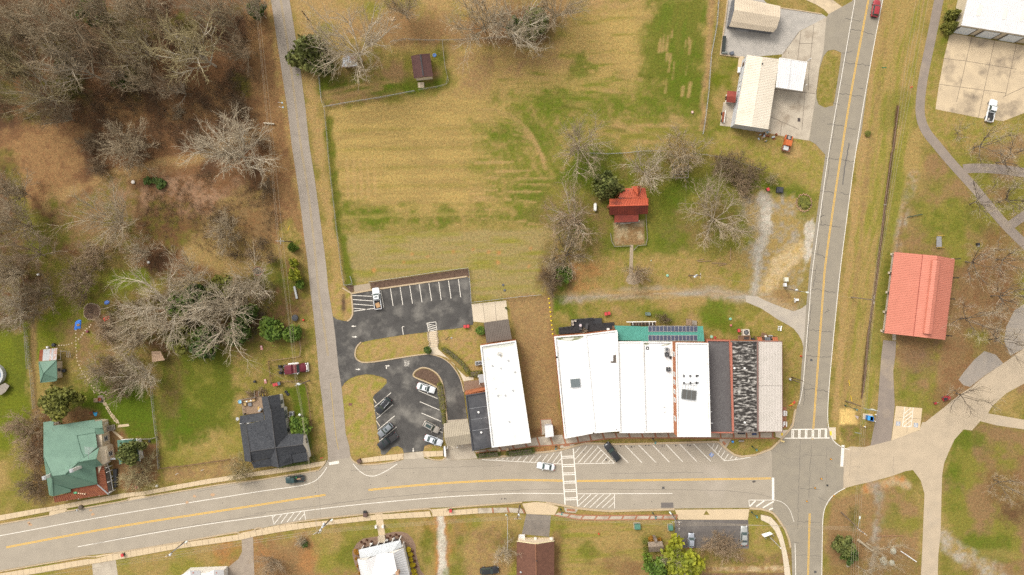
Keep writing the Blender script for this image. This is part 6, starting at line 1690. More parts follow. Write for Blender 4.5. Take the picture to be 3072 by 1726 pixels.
for k in range(3):
 c=lerp(wa_,wb_,(2.6+6.3*k)/L_)
 mb=MB();mb.box(c[0]+.02,c[1]-.02,0,3.7,4.2,.12,ang);d_=mb.build('roller_door',plain('door_white',(.66,.68,.68),.5),dp)
 for s_ in(-2.25,2.25):
  MB().box(c[0]+s_*cos(ang),c[1]+s_*sin(ang)-.04,0,3.8,.22,.16,ang).build('door_frame',BROWN_SEAM,d_)
 mb=MB()
 for z in(.75,1.5,2.25,3.0):
  mb.box(c[0],c[1]-.1,z,z+.03,4.2,.03,ang)
 mb.build('panel_lines',GALV,d_)
bs,bsr=house('brown_shed','cream shed with a brown shingle gable roof in the fenced yard','shed','a1',[[(1520,541,3.0),(1610,522,4.0),(1640,740,4.0),(1550,758,3.0)],[(1610,522,4.0),(1702,517,3.0),(1733,738,3.0),(1640,740,4.0)]],SHED_SHINGLE,None,[],1,CWALL,[1524,546,1700,521,1731,742,1553,762],2.9,gables=[[(1553,760,2.9),(1640,742,3.9),(1731,740,2.9)]])
MB().sweep([p[:2]for p in(P3('a1',1612,530,4),P3('a1',1639,732,4))],.32,3.98,4.08).build('ridge_vent',DARK,bs)
stairs('shed_ramp','tan wooden ramp at the door of the brown shed','a1',(1620,848),(1616,795),1.5,.05,.35,5,CWALL,False)
os_,osr=house('tin_shed','old patched tin-roofed shed under the pale bare tree','shed','a1',[[(876,515,2.6),(992,512,2.6),(1004,636,2.2),(852,650,2.2)]],M('patched_tin',(.33,.2,.13),(.55,.57,.58),.55,grain=.12,lo=.45,hi=.52),M('tin_seam',(.3,.22,.17),None),[[(876,515,2.62),(992,512,2.62),(1004,636,2.22),(852,650,2.22)]],.5,OWOOD,[882,520,990,518,1000,632,858,645],2.2)
gs,gsr=house('green_shed','small cream shed under a green hip roof in the back garden','shed','c0',[[(372,757,2.7),(546,743,2.7),(418,872,3.7)],[(546,743,2.7),(552,922,2.7),(418,872,3.7)],[(552,922,2.7),(540,945,2.6),(388,962,2.6),(418,872,3.7)],[(388,962,2.6),(372,757,2.7),(418,872,3.7)]],GREEN_ROOF,None,[],1,CWALL,[380,762,550,748,553,930,392,956],2.6)
for p_ in((372,757,2.75),(546,743,2.75),(552,922,2.75),(388,962,2.65)):
 ridge(gsr,'c0',[p_,(418,872,3.75)],.06,GREEN_SEAM)
mb=MB()
for k,(xa,xb)in enumerate(((383,418),(418,450),(450,483),(483,500),(500,518),(518,553))):
 mb.slab([[P3('c0',xa,645-(xa-383)*.12,2.3),P3('c0',xb-1,645-(xb-383)*.12,2.3),P3('c0',xb-9,752-(xb-383)*.07,2.6),P3('c0',xa-9,753-(xa-383)*.07,2.6)]],.05,m=(0,1,1,2,1,2)[k])
mb.build('porch_roof',[RUST,GALV,M('rust_streak',(.42,.2,.12),(.5,.48,.46),2.2)],gs)
for x,y in((388,652),(550,632)):
 MB().box(*P('c0',x,y,2.2),0,2.25,.12,.12).build('post',OWOOD,gs)
fg=inset(T('c0',[380,762,550,748,553,930,392,956],2.6),.3)
window(gs,near(fg,'c0',553,930,2.6),near(fg,'c0',550,748,2.6),.5,.9,1.9,.7,GWOOD)
tp=thing('lean_shelter','square shelter with a flat tan plank roof at the edge of the trees','shelter',(*P('c0',1525,705),0))
for k in range(4):
 MB().slab([T3('c0',1461+1.5*k,658+26*k,2.5,1546+11*k,655+22*k,2.5,1557+11*k,676+22*k,2.5,1463+1.5*k,683+26*k,2.5)],.08).build('roof_plank',M('tan_ply',(.46,.31,.2),(.38,.25,.165),1.2,grain=.12),tp)
for x,y in((1470,668),(1540,664),(1575,735),(1475,752)):
 MB().box(*P('c0',x,y,2.4),0,2.45,.14,.14).build('post',OWOOD,tp)
gc,gcr=house('garden_cottage','narrow green-roofed outbuilding half hidden by an evergreen beside the green house','outbuilding','d0',[[(1130,146,2.8),(1195,140,3.6),(1212,362,3.6),(1150,380,2.8)],[(1195,140,3.6),(1325,132,2.8),(1350,345,2.8),(1212,362,3.6)]],M('green_tin_dull',(.085,.17,.12),(.07,.14,.1),.7,grain=.1),None,[],1,WWALL,[1138,150,1322,138,1345,345,1155,372],2.7)
MB().tube(T3('d0',1165,143,3.0,1195,138,3.6,1320,130,2.9,1352,348,2.9),.12,4).build('rake_trim',WTRIM,gc)
tag(MB().prism(T('d0',[1048,318,1140,315,1142,330,1048,334],2.2),2.1,2.22,bottom=True).build('covered_walk',GREY_WALL),'narrow grey covered walk joining the green house and its outbuilding','walkway roof')
tf=thing('timber_ruin','roofless timber shed frame full of loose boards','shed frame',(*P('b2',1680,240),0))
mb=MB()
for c_ in([1640,125,1605,215,1608,330],[1750,120,1752,220,1750,335]):
 mb.tube([P3('b2',c_[i],c_[i+1],2.4)for i in(0,2,4)],.12,4)
mb.tube(T3('b2',1640,125,2.4,1750,120,2.4),.1,4)
mb.build('top_plate',GWOOD,tf)
for k in range(7):
 y=150+30*k
 MB().tube(T3('b2',1622-k*2,y+6,2.5,1752,y,2.5),.1,4).build('rafter',GWOOD,tf)
for x,y in((1640,128),(1748,124),(1606,215),(1752,220),(1610,328),(1749,332)):
 MB().box(*P('b2',x,y,2.3),0,2.4,.15,.15).build('post',GWOOD,tf)
for k in range(16):
 x,y,a=U(1625,1715),U(225,320),U(.9,1.9)
 l_=U(20,45)
 mb=MB();z=.2+.09*k
 mb.tube([P3('b2',x-l_*cos(a),y-l_*sin(a),z),P3('b2',x+l_*cos(a),y+l_*sin(a),z+.2)],.08,4);mb.build('loose_board',R.choice((OWOOD,M('fresh_board',(.45,.32,.2),None,grain=.2))),tf)
 # ---- vehicles
TYRE=plain('tyre_rubber',(.022,.022,.023),.8)
RIM=plain('alloy_rim',(.45,.45,.46),.35,.6)
CARGLASS=plain('car_glass',(.035,.055,.05),.06,0,.7)
CHROME=plain('chrome',(.6,.6,.6),.2,.9)
LAMP_W=plain('headlamp_lens',(.7,.7,.68),.15)
LAMP_R=plain('tail_lamp_red',(.45,.02,.015),.25)
TRIM=plain('black_trim',(.025,.025,.025),.6)
WHEEL_ME={}
def wheel(th,x,y,r=.34,w=.23,rim=RIM):
 key=(round(r,2),round(w,2),rim.name)
 if key not in WHEEL_ME:
  a=MB().tube([(0,-w/2,0),(0,-w/2+.03,0),(0,w/2-.03,0),(0,w/2,0)],[r*.9,r,r,r*.9],16).build('wheel',TYRE)
  b=MB().tube([(0,-w/2-.01,0),(0,w/2+.01,0)],r*.6,10).build('rim',rim)
  WHEEL_ME[key]=(a.data,b.data)
  bpy.data.objects.remove(a)
  bpy.data.objects.remove(b)
 a=link('wheel',WHEEL_ME[key][0],th)
 a.location=(x,y,r)
 link('rim',WHEEL_ME[key][1],a)
 return a
def loft(mb,st,m=0):
 n=9
 vs=[]
 for x,w,z0,z1,cr in st:
  zm=z0+(z1-z0)*.55
  for y,z in((-w*.94,z0),(-w,zm),(-w*.97,z1-.05),(-w*.86,z1),(0,z1+cr),(w*.86,z1),(w*.97,z1-.05),(w,zm),(w*.94,z0)):
   vs.append((x,y,z))
 fs=[]
 for i in range(len(st)-1):
  for k in range(n):
   fs.append((i*n+k,i*n+(k+1)%n,(i+1)*n+(k+1)%n,(i+1)*n+k))
 fs.append(tuple(range(n)))
 fs.append(tuple((len(st)-1)*n+k for k in reversed(range(n))))
 mb.add(vs,fs,m)
def part(th,name,mb,mat,smooth=False):
 o=mb.build(name,mat,None,smooth)
 o.parent=th
 return o
def quad_pane(pts,t=.02):
 mb=MB()
 mb.slab([pts],t)
 return mb
def vehicle(name,label,cat,kind,t,x,y,head,paint,L=4.8,W=1.85,group=None,roof=None,sunroof=None,load=None,glass=CARGLASS,rim=RIM,rails=False,h=None):
 th=thing(name,label,cat,(*P(t,x,y,.8),.0),head,group)
 hl,hw=L/2,W/2
 belt,hood={'sedan':(.93,.86),'suv':(1.06,1.0),'pickup':(1.12,1.08),'hatch':(.95,.88)}[kind]
 top=h or{'sedan':1.46,'suv':1.72,'pickup':1.86,'hatch':1.5}[kind]
 mb=MB()
 if kind=='pickup':
  c0,c1,c2,c3=-.02,.06,.245,.33
  c0,c1,c2,c3=-.06,-.03,.15,.235
  st=[(hl,hw*.72,.42,.85,.02),(hl-.12,hw*.9,.32,hood-.06,.03),(hl-.5,hw*.98,.26,hood,.04),(c3*L,hw,.26,belt,.04),(c0*L-.05,hw,.26,belt,.02),(c0*L-.06,hw,.3,.74,0),(-hl+.08,hw*.98,.34,.74,0),(-hl,hw*.95,.42,.72,0)]
 elif kind=='sedan':
  c0,c1,c2,c3=-.33,-.19,.07,.2
  st=[(hl,hw*.55,.35,.62,.02),(hl-.12,hw*.8,.25,.74,.03),(hl-.45,hw*.95,.22,hood-.03,.05),(c3*L+.05,hw,.22,belt,.05),(0,hw,.22,belt+.01,.02),(c0*L,hw*.99,.22,belt+.02,.03),(-hl+.35,hw*.94,.25,belt,.04),(-hl+.08,hw*.82,.3,belt-.08,.03),(-hl,hw*.6,.4,.7,.02)]
 else:
  c0,c1,c2,c3=-.455,-.40,.06,.19
  if kind=='hatch':
   c0,c1,c2,c3=-.44,-.34,.06,.22
  st=[(hl,hw*.62,.38,.75,.02),(hl-.12,hw*.84,.28,.88,.03),(hl-.45,hw*.96,.24,hood,.05),(c3*L+.05,hw,.24,belt,.05),(0,hw,.24,belt+.02,.02),(c0*L+.1,hw*.98,.26,belt+.02,.02),(-hl+.06,hw*.9,.32,belt-.02,.02),(-hl,hw*.75,.42,.85,.02)]
 loft(mb,st)
 body=part(th,'body',mb,paint,True)
 bw,rw=hw*.9,hw*.7
 B=[(c3*L,belt+.02),(c2*L,top),(c1*L,top-.03),(c0*L,belt+.03)]
 def q(x0,w0,z0,x1,w1,z1):
  return[(x0,-w0,z0),(x0,w0,z0),(x1,w1,z1),(x1,-w1,z1)]
 part(th,'windshield',quad_pane(q(B[0][0],bw*.96,B[0][1],B[1][0],rw*.97,B[1][1]-.02)),glass)
 part(th,'rear_window',quad_pane(q(B[3][0],bw*.95,B[3][1],B[2][0],rw*.97,B[2][1]-.02)),glass)
 for s_ in(-1,1):
  part(th,'side_window',quad_pane([(B[0][0]-.05,s_*bw,B[0][1]),(B[1][0]-.02,s_*rw*1.02,B[1][1]-.04),(B[2][0]+.02,s_*rw*1.02,B[2][1]-.04),(B[3][0]+.05,s_*bw,B[3][1])]),glass)
 mb=MB()
 rx0,rx1=B[1][0],B[2][0]
 vs,fs=[],[]
 NX,NY=6,5
 for i in range(NX):
  f=i/(NX-1)
  for j in range(NY):
   g=j/(NY-1)*2-1
   e=1-.05*abs(2*f-1)**3
   vs.append((rx0+(rx1-rx0)*f,g*rw*1.03*e,top-.03-.05*g*g-.06*(2*f-1)**2+.06))
 for i in range(NX-1):
  for j in range(NY-1):
   fs.append((i*NY+j,i*NY+j+1,(i+1)*NY+j+1,(i+1)*NY+j))
 mb.add(vs,fs)
 mb.add([(v[0],v[1],v[2]-.07)for v in vs],fs)
 rf=part(th,'roof',mb,roof or paint,True)
 if sunroof:
  a,b=sunroof
  g=part(th,'sunroof',MB().box((rx0+(rx1-rx0)*(a+b)/2),0,top-.02,top+.035,abs(rx1-rx0)*(b-a),rw*1.3),CARGLASS)
 if rails:
  for s_ in(-1,1):
   part(th,'roof_rail',MB().tube([(rx0-.1,s_*rw*.93,top+.04),(rx1+.1,s_*rw*.93,top+.04)],.035,5),CHROME)
 mb=MB()
 for s_ in(-1,1):
  for(xa,za),(xb,zb)in((B[0],B[1]),(B[3],B[2])):
   mb.tube([(xa,s_*bw*.98,za),(xb,s_*rw,zb-.03)],.05,4)
  if kind!='pickup':
   xm=(rx0+rx1)/2
   mb.tube([(xm-.1,s_*bw,belt),(xm-.1,s_*rw*1.02,top-.04)],.045,4)
 part(th,'pillars',mb,roof or paint)['kind']='stuff'
 part(th,'cabin_interior',MB().box((B[1][0]+B[2][0])/2,0,belt-.2,belt+.3,(B[0][0]-B[3][0])*.6,bw*1.5),TRIM)
 for s_ in(-1,1):
  part(th,'headlight',MB().box(hl-.16,s_*hw*.68,.58,.76,.26,.34,-s_*.35),LAMP_W)
  part(th,'taillight',MB().box(-hl+.08,s_*hw*.76,.72 if kind!='pickup' else.62,.95 if kind!='pickup' else 1.0,.14,.2,s_*.25),LAMP_R)
  part(th,'mirror',MB().box(B[0][0]-.18,s_*(hw+.1),belt-.02,belt+.16,.16,.22),paint)
 part(th,'front_bumper',MB().box(hl+.01,0,.36,.56,.08,hw*1.2),TRIM if kind!='pickup' else CHROME)
 part(th,'rear_bumper',MB().box(-hl-.02,0,.4,.6,.12,hw*1.5),TRIM if kind!='pickup' else CHROME)
 if kind=='pickup':
  x0,x1=c0*L-.08,-hl+.04
  mb=MB()
  mb.ring([(x1,-hw*.98),(x0,-hw),(x0,hw),(x1,hw*.98)],[(x1+.08,-hw*.86),(x0-.08,-hw*.86),(x0-.08,hw*.86),(x1+.08,hw*.86)],.62,belt-.03)
  part(th,'bed_wall',mb,paint)
  part(th,'bed_floor',MB().box((x0+x1)/2,0,.7,.78,abs(x1-x0)-.1,hw*1.75),plain('bed_liner',(.035,.033,.032),.8))
  for s_ in(-1,1):
   part(th,'wheel_arch',MB().box((x0+x1)/2-.1,s_*hw*.78,.78,.98,.8,.22),TRIM)
 rr=.36 if kind in('pickup','suv')else.32
 for fx in(hl-.95,-hl+(.98 if kind!='pickup' else 1.15)):
  for s_ in(-1,1):
   wheel(th,fx,s_*(hw-.1),rr,.24,rim)
 return th
WHITE_P=plain('white_car_paint',(.72,.72,.7),.3,coat=.5)
BLACK_P=plain('black_car_paint',(.018,.018,.02),.25,coat=.6)
GREY_P=plain('grey_car_paint',(.24,.25,.26),.3,.4,coat=.5)
BEIGE_P=plain('champagne_paint',(.42,.37,.31),.3,.3,coat=.5)
SILVER_P=plain('silver_paint',(.4,.41,.41),.3,.4,coat=.5)
PEWTER_P=plain('pewter_paint',(.4,.4,.37),.3,.3,coat=.5)
RED_P=plain('cherry_paint',(.3,.025,.03),.25,coat=.6)
GREENBLK_P=plain('deep_green_paint',(.022,.05,.048),.3,coat=.5)
HD=heading
vehicle('pickup_truck','white crew-cab pickup with cardboard in its bed, in the top row of bank bays','pickup truck','pickup','c1',1192,148,HD('c1',1205,245,1180,50),WHITE_P,5.7,1.95,'vehicles in the bank parking lot',sunroof=(.25,.55))
vehicle('sedan','white sedan parked beside the planted island of the bank lot','car','sedan','e8',993,155,HD('e8',845,110,1140,200),WHITE_P,4.95,1.85,'vehicles in the bank parking lot',sunroof=(.12,.4))
vehicle('suv','black family SUV with silver roof rails in the lower bank lot','SUV','suv','e8',187,485,HD('e8',290,365,90,600),BLACK_P,5.1,1.95,'vehicles in the bank parking lot',rails=True)
vehicle('suv','grey SUV with bright red tail lamps in the lower bank lot','SUV','suv','e8',228,945,HD('e8',330,850,125,1030),GREY_P,4.55,1.85,'vehicles in the bank parking lot',sunroof=(.2,.42))
vehicle('pickup_truck','black crew-cab pickup parked at the street end of the lower bank lot','pickup truck','pickup','e8',268,1150,HD('e8',430,1030,105,1265),BLACK_P,5.8,1.98,'vehicles in the bank parking lot')
vehicle('suv','champagne SUV with a dark glass roof beside the tan bank canopy','SUV','suv','e8',1095,888,HD('e8',960,815,1230,960),BEIGE_P,4.65,1.85,'vehicles in the bank parking lot',sunroof=(.12,.85),rails=True)
vehicle('sedan','white sedan with a sunroof parked nearest the street in the bank lot','car','sedan','e8',1134,1142,HD('e8',985,1085,1285,1195),plain('pearl_paint',(.6,.62,.65),.3,coat=.5),4.95,1.85,'vehicles in the bank parking lot',sunroof=(.12,.38))
pk=vehicle('pickup_truck','dark green pickup with a plank in its bed parked along the north kerb','pickup truck','pickup','d1',400,522,HD('d1',480,512,320,532),GREENBLK_P,4.9,1.8)
vehicle('sedan','white sedan driving along the street just before the long crosswalk','car','sedan','d2',377,397,HD('d2',463,410,291,386),WHITE_P,4.75,1.8)
vehicle('pickup_truck','black pickup with a covered bed in an angled bay before the white shops','pickup truck','suv','d2',1020,258,HD('d2',1078,335,962,183),BLACK_P,5.6,1.98,h=1.8)
vehicle('suv','cherry red SUV driving up the highway at the top of the view','SUV','suv','a3',1143,82,HD('a3',1130,155,1156,8),RED_P,4.6,1.85)
pk2=vehicle('pickup_truck','white crew-cab pickup parked on the wide stained depot yard','pickup truck','pickup','a3',2258,1070,HD('a3',2235,1175,2285,960),WHITE_P,6.0,2.0)
vehicle('sedan','black car parked on the lawn between the gravel drive and the brown hall','car','suv','d1',2276,1402,HD('d1',2195,1410,2360,1395),BLACK_P,4.9,1.85)
vehicle('hatchback','small silver hatchback in the customer lot, partly under the evergreen','car','hatch','d2',1780,1112,HD('d2',1780,1160,1782,1060),plain('pale_blue_silver',(.4,.42,.46),.3,.3,coat=.5),3.9,1.7,'cars in the customer lot')
vehicle('sedan','long silver sedan parked along the east edge of the customer lot','car','sedan','d2',2290,1068,HD('d2',2290,1160,2292,978),PEWTER_P,5.2,1.85,'cars in the customer lot')
def load_box(name,label,cat,t,x,y,z0,z1,lx,ly,rot,mat):
 mb=MB()
 c=P(t,x,y,z1)
 th=None
 mb.box(c[0],c[1],z0,z1,lx,ly,rot)
 return tag(mb.build(name,mat),label,cat)
load_box('cardboard','folded brown cardboard lying in the white pickup bed','cardboard','c1',1200,212,.8,.98,1.1,1.3,.4,plain('kraft',(.42,.25,.12),.9))
load_box('plank','tan plank lying in the dark green pickup bed','plank','d1',435,519,.8,.86,1.1,.22,.12,plain('pine',(.55,.33,.18),.8))
load_box('green_bag','bright green bag in the bed of the dark green pickup','bag','d1',412,507,.8,1.05,.3,.35,.5,plain('bag_green',(.1,.45,.12),.6))
load_box('cargo_box','pale box lying in the bed of the pickup on the depot yard','box','a3',2232,1150,.8,1.0,.5,.4,.6,plain('kraft_pale',(.5,.43,.35),.9))
MAROON=M('maroon_paint',(.145,.022,.032),(.115,.02,.028),.8,grain=.08,rough=.35)
tk=thing('semi_truck','maroon semi tractor with a bare frame parked on the side-street lawn','truck',(*P('e7',900,755,1.5),0),HD('e7',200,800,1620,660))
LT=(1640-160)/16.08*S
hx=LT/2
def tx(px):
 return(px-900)/16.08*S
mb=MB();loft(mb,[(tx(1615),.55,.7,1.5,.05),(tx(1560),.85,.6,1.75,.06),(tx(1400),.98,.6,1.9,.06),(tx(1270),1.05,.6,2.0,.05)]);part(tk,'hood',mb,MAROON,True)
mb=MB();loft(mb,[(tx(1275),1.08,.6,1.95,.02),(tx(1200),1.12,.6,2.55,.04),(tx(1170),1.12,.6,2.75,.05),(tx(1010),1.14,.6,2.85,.05)]);part(tk,'cab',mb,MAROON,False)
mb=MB();loft(mb,[(tx(1008),1.17,.7,3.0,.05),(tx(960),1.2,.7,3.35,.06),(tx(660),1.2,.7,3.4,.06)]);part(tk,'sleeper',mb,MAROON,False)
part(tk,'windshield',quad_pane([(tx(1285),-.98,2.02),(tx(1285),.98,2.02),(tx(1205),.95,2.72),(tx(1205),-.95,2.72)]),CARGLASS)
part(tk,'radiator_shell',MB().box(tx(1590),0,.9,1.62,.5,1.25),WTRIM)
part(tk,'bumper',MB().box(tx(1630),0,.35,.85,.3,2.3),WTRIM)
for s_ in(-1,1):
 mb=MB();loft(mb,[(tx(1600),.16,.5,1.05,.03),(tx(1500),.24,.5,1.25,.04),(tx(1330),.24,.5,1.15,.04)])
 o=part(tk,'fender',mb,MAROON,True);o.location=(0,s_*1.0,0)
 part(tk,'headlight',MB().box(tx(1560),s_*1.0,1.0,1.2,.25,.35),LAMP_W)
 part(tk,'fuel_tank',MB().tube([(tx(1200),s_*1.22,.75),(tx(700),s_*1.22,.75)],.3,10),CHROME if s_<0 else WTRIM)
 part(tk,'mirror',MB().box(tx(1190),s_*1.35,1.9,2.4,.15,.3),WTRIM)
 part(tk,'exhaust_stack',MB().tube([(tx(645),s_*.95,.8),(tx(645),s_*.95,3.6)],.08,8),CHROME)
 wheel(tk,tx(1470),s_*1.0,.5,.3)
 for px in(520,280):
  wheel(tk,tx(px),s_*.88,.5,.62)
 part(tk,'frame_rail',MB().box(tx(400),s_*.42,.75,.98,(670-180)/16.08*S,.12),TRIM)
part(tk,'coupling_plate',MB().box(tx(350),0,.95,1.1,.75,.8),plain('greasy_iron',(.08,.06,.05),.6))
for y in(-.95,-.35):
 part(tk,'tool_locker',MB().box(tx(590),y,.9,1.5,.6,.5),plain('locker_red',(.42,.05,.05),.5))
part(tk,'deck_plate',MB().box(tx(590),.7,.9,1.3,.5,.8),CWALL)
ot=thing('old_truck','old orange truck with rusty bed parked on the grass by the workshop','truck',(*P('a3',290,1385,1),0),HD('a3',272,1455,312,1310))
LT2=155/K*S
for nm,x0,x1,w,z0,z1,m in(('bed',-LT2/2,-.75,2.0,.6,1.0,M('rusty_bed',(.3,.13,.07),(.2,.09,.05),2,grain=.2)),('cab',-.7,.75,1.75,.4,1.95,M('orange_paint',(.5,.13,.035),(.42,.1,.03),1.5,grain=.1,rough=.5)),('engine_bay',.75,LT2/2,1.5,.4,1.05,plain('engine_dark',(.06,.045,.04),.8))):
 part(ot,nm,MB().box((x0+x1)/2,0,z0,z1,x1-x0,w),m)
for s_ in(-1,1):
 part(ot,'fender',MB().box((LT2/2+.75)/2,s_*.86,.5,1.1,LT2/2-.75,.28),M('orange_paint',()))
 part(ot,'bed_side',MB().box(-LT2/4-.4,s_*1.0,.95,1.3,LT2/2-.8,.08),M('rusty_bed',()))
 for x in(LT2/2-.6,-LT2/2+.8):
  wheel(ot,x,s_*.85,.38,.25)
part(ot,'load',MB().box(-1.35,.1,1.0,1.35,1.1,1.3),plain('load_grey',(.5,.49,.47),.7))
part(ot,'engine',MB().box(LT2/2-.6,0,1.05,1.25,.8,.6,.4),plain('engine_grey',(.3,.27,.24),.7))
part(ot,'windshield',quad_pane([(.76,-.7,1.2),(.76,.7,1.2),(.6,.66,1.9),(.6,-.66,1.9)]),CARGLASS)
mw=thing('ride_on_mower','red ride-on mower standing on the verge of the park road','mower',(*P('c3',1822,1112,.6),0),HD('c3',1795,1122,1855,1100))
for nm,b_,m in(('bonnet',(.55,0,.35,.95,.9,.75),RED_P),('seat',(-.45,0,.5,1.0,.5,.6),TRIM),('deck',(0,0,.2,.4,1.0,1.25),RED_P),('rear_body',(-.5,0,.3,.6,.9,.9),RED_P)):
 part(mw,nm,MB().box(*b_),m)
part(mw,'steering_wheel',MB().tube([(.15,0,.8),(-.1,0,1.1)],.2,8),TRIM)
for x,r in((.75,.2),(-.6,.28)):
 for s_ in(-1,1):
  wheel(mw,x,s_*.5,r,.18)
rl=thing('garden_cart','small red two-wheeled cart left on the grass near the mower','cart',(*P('c3',1710,1157),0),.4)
part(rl,'tray',MB().box(0,0,.25,.5,.7,.5),RED_P)
part(rl,'handle',MB().tube([(.3,0,.4),(.8,0,.6)],.03,5),GALV)
for s_ in(-1,1):
 wheel(rl,-.1,s_*.3,.2,.08)
 # ---- trees
BK_P=M('pale_bark',(.56,.48,.36),(.46,.39,.29),2.0,grain=.15,coord='obj')
BK_G=M('grey_bark',(.44,.36,.245),(.34,.28,.19),2.0,grain=.15,coord='obj')
BK_D=M('dark_bark',(.15,.115,.082),(.1,.08,.06),2.0,grain=.15,coord='obj')
TW_P=M('pale_twigs',(.47,.385,.265),None,grain=.15,coord='obj')
TW_G=M('grey_twigs',(.39,.305,.195),None,grain=.15,coord='obj')
TW_O=M('olive_twigs',(.38,.31,.16),None,grain=.15,coord='obj')
TW_B=M('brown_twigs',(.22,.155,.09),None,grain=.15,coord='obj')
TW_R=M('russet_twigs',(.34,.24,.145),None,grain=.15,coord='obj')
TWIG_GOLD=M('lichen_twigs',(.42,.28,.08),None,grain=.15,coord='obj')
def seg_mesh(name,segs,mat,sides=3):
 a=np.array([s_[0]for s_ in segs]);b=np.array([s_[1]for s_ in segs])
 ra=np.array([s_[2]for s_ in segs])[:,None];rb=np.array([s_[3]for s_ in segs])[:,None]
 d=b-a
 d/=np.linalg.norm(d,axis=1,keepdims=True)+1e-9
 ref=np.where(np.abs(d[:,2:3])<.9,np.array([[0,0,1.0]]),np.array([[1.0,0,0]]))
 u=np.cross(d,ref);u/=np.linalg.norm(u,axis=1,keepdims=True)+1e-9
 w=np.cross(d,u)
 n=len(segs)
 vs=np.empty((n,2*sides,3))
 for k in range(sides):
  an=2*pi*k/sides
  o=u*cos(an)+w*sin(an)
  vs[:,k]=a+o*ra
  vs[:,sides+k]=b+o*rb
 base=(np.arange(n)*2*sides)[:,None]
 q=np.concatenate([np.stack([base[:,0]+k,base[:,0]+(k+1)%sides,base[:,0]+sides+(k+1)%sides,base[:,0]+sides+k],1)for k in range(sides)])
 return raw_mesh(name,vs.reshape(-1,3),q,mat)
def grow_tree(seed,kind):
 r=random.Random(seed)
 big,fine=[],[]
 par={'oak':dict(tr=.22,limbs=13,llen=.66,lang=(22,80),trop=.07,kids=(9,6,4),ratio=(.5,.5,.52),r0=.26),'vase':dict(tr=.1,limbs=17,llen=.82,lang=(8,62),trop=.03,kids=(8,6,4),ratio=(.42,.48,.5),r0=.2),'forest':dict(tr=.4,limbs=14,llen=.56,lang=(6,46),trop=.06,kids=(7,6,4),ratio=(.45,.5,.5),r0=.17),'shrub':dict(tr=.02,limbs=20,llen=.72,lang=(8,70),trop=.0,kids=(7,6,4),ratio=(.5,.5,.5),r0=.07),'park':dict(tr=.30,limbs=7,llen=.7,lang=(30,66),trop=.06,kids=(6,5,4),ratio=(.5,.5,.48),r0=.25)}[kind]
 thick={'shrub':2.3,'vase':1.35}.get(kind,1.1)
 def branch(p,d,L,rad,lvl):
  n=(5,5,4,3,2)[lvl]
  pts=[p]
  wob=(.06,.11,.16,.22,.28)[lvl]*(1.8 if kind=='park' else 1)
  for i in range(n):
   d=(d+V((r.gauss(0,wob),r.gauss(0,wob),r.gauss(0,wob)+par['trop']))).normalized()
   q=p+d*(L/n)
   if q.z<.15:
    q.z=.15
   r0=rad*(1-.62*i/n)
   r1=rad*(1-.62*(i+1)/n)
   fat=thick if lvl>2 else 1
   (big if lvl<3 else fine).append((tuple(p),tuple(q),r0*fat,r1*fat))
   p=q
   pts.append(p)
  if lvl>=4:
   return
  kids=par['limbs']if lvl==0 else par['kids'][lvl-1]
  for k in range(kids):
   if lvl==0:
    f=r.uniform(.55,1)if kind in('oak','park')else r.uniform(.35,1)if kind=='forest' else r.uniform(.3,1)
    az=2*pi*(k+r.uniform(-.3,.3))/kids*(1 if kind!='forest' else 2.4)
    el=rad_(r.uniform(*par['lang']))
    nd=V((cos(az)*sin(el),sin(az)*sin(el),cos(el)))
    nl=par['llen']*10*r.uniform(.75,1.1)*(1-.35*(f-.5)if kind=='forest' else 1)
   else:
    f=r.uniform(.3,1.0)if k else 1.0
    ax=d.orthogonal()
    ax.rotate(Matrix.Rotation(r.uniform(0,6.28),3,d))
    nd=d.copy()
    nd.rotate(Matrix.Rotation(rad_(r.uniform(16,50))*(.3 if k==0 else 1),3,ax))
    nl=L*par['ratio'][lvl-1]*r.uniform(.7,1.25)
   i=min(n-1,int(f*n))
   bp_=pts[i].lerp(pts[i+1],f*n-i)if i<n else pts[-1]
   nr=max((.16,.12,.066,.028,.016)[lvl+1],rad*(.6 if lvl==0 else.5)*(1-.5*f)if lvl<2 else 0)
   branch(bp_,nd,nl,min(nr,rad*.8)if lvl<2 else nr,lvl+1)
 branch(V((0,0,-.2)),V((r.uniform(-.06,.06),r.uniform(-.06,.06),1)).normalized(),par['tr']*10+.2,par['r0'],0)
 return big,fine
PROTO={}
for kind,seeds in(('oak',(1,2,3)),('vase',(4,5)),('forest',(6,7,8)),('shrub',(9,10)),('park',(11,12))):
 for s_ in seeds:
  b_,f_=grow_tree(s_*7+1,kind)
  rad=float(np.percentile([math.hypot(q[1][0],q[1][1])for q in f_],94))
  hgt=float(np.percentile([q[1][2]for q in f_],97))
  PROTO.setdefault(kind,[]).append((seg_mesh('trunk',b_,BK_G,5),seg_mesh('crown',f_,TW_G,3),rad,hgt))
TREES={}
def slot(o,mat):
 o.material_slots[0].link='OBJECT'
 o.material_slots[0].material=mat
def bare(t,x,y,rad,h,kind,label,bark=BK_G,twig=TW_G,name='bare_tree',cat='tree',group=None,seed=None,lean=.0,hc=.62):
 R_=random.Random(seed if seed is not None else int(x*31+y*17))
 tr,cr,pr,ph=R_.choice(PROTO[kind])
 px,py=P(t,x,y,h*hc)
 th=thing(name,label,cat,(px,py,0),R_.uniform(0,6.28),group)
 sr=1.1*rad/TILES['o'][2]*S*(CAM_H-h*.7)/CAM_H/pr
 sz=h/ph
 th.scale=(sr,sr*R_.uniform(.92,1.08),sz)
 a=link('trunk',tr,th);slot(a,bark)
 b=link('crown',cr,th);slot(b,twig)
 return th
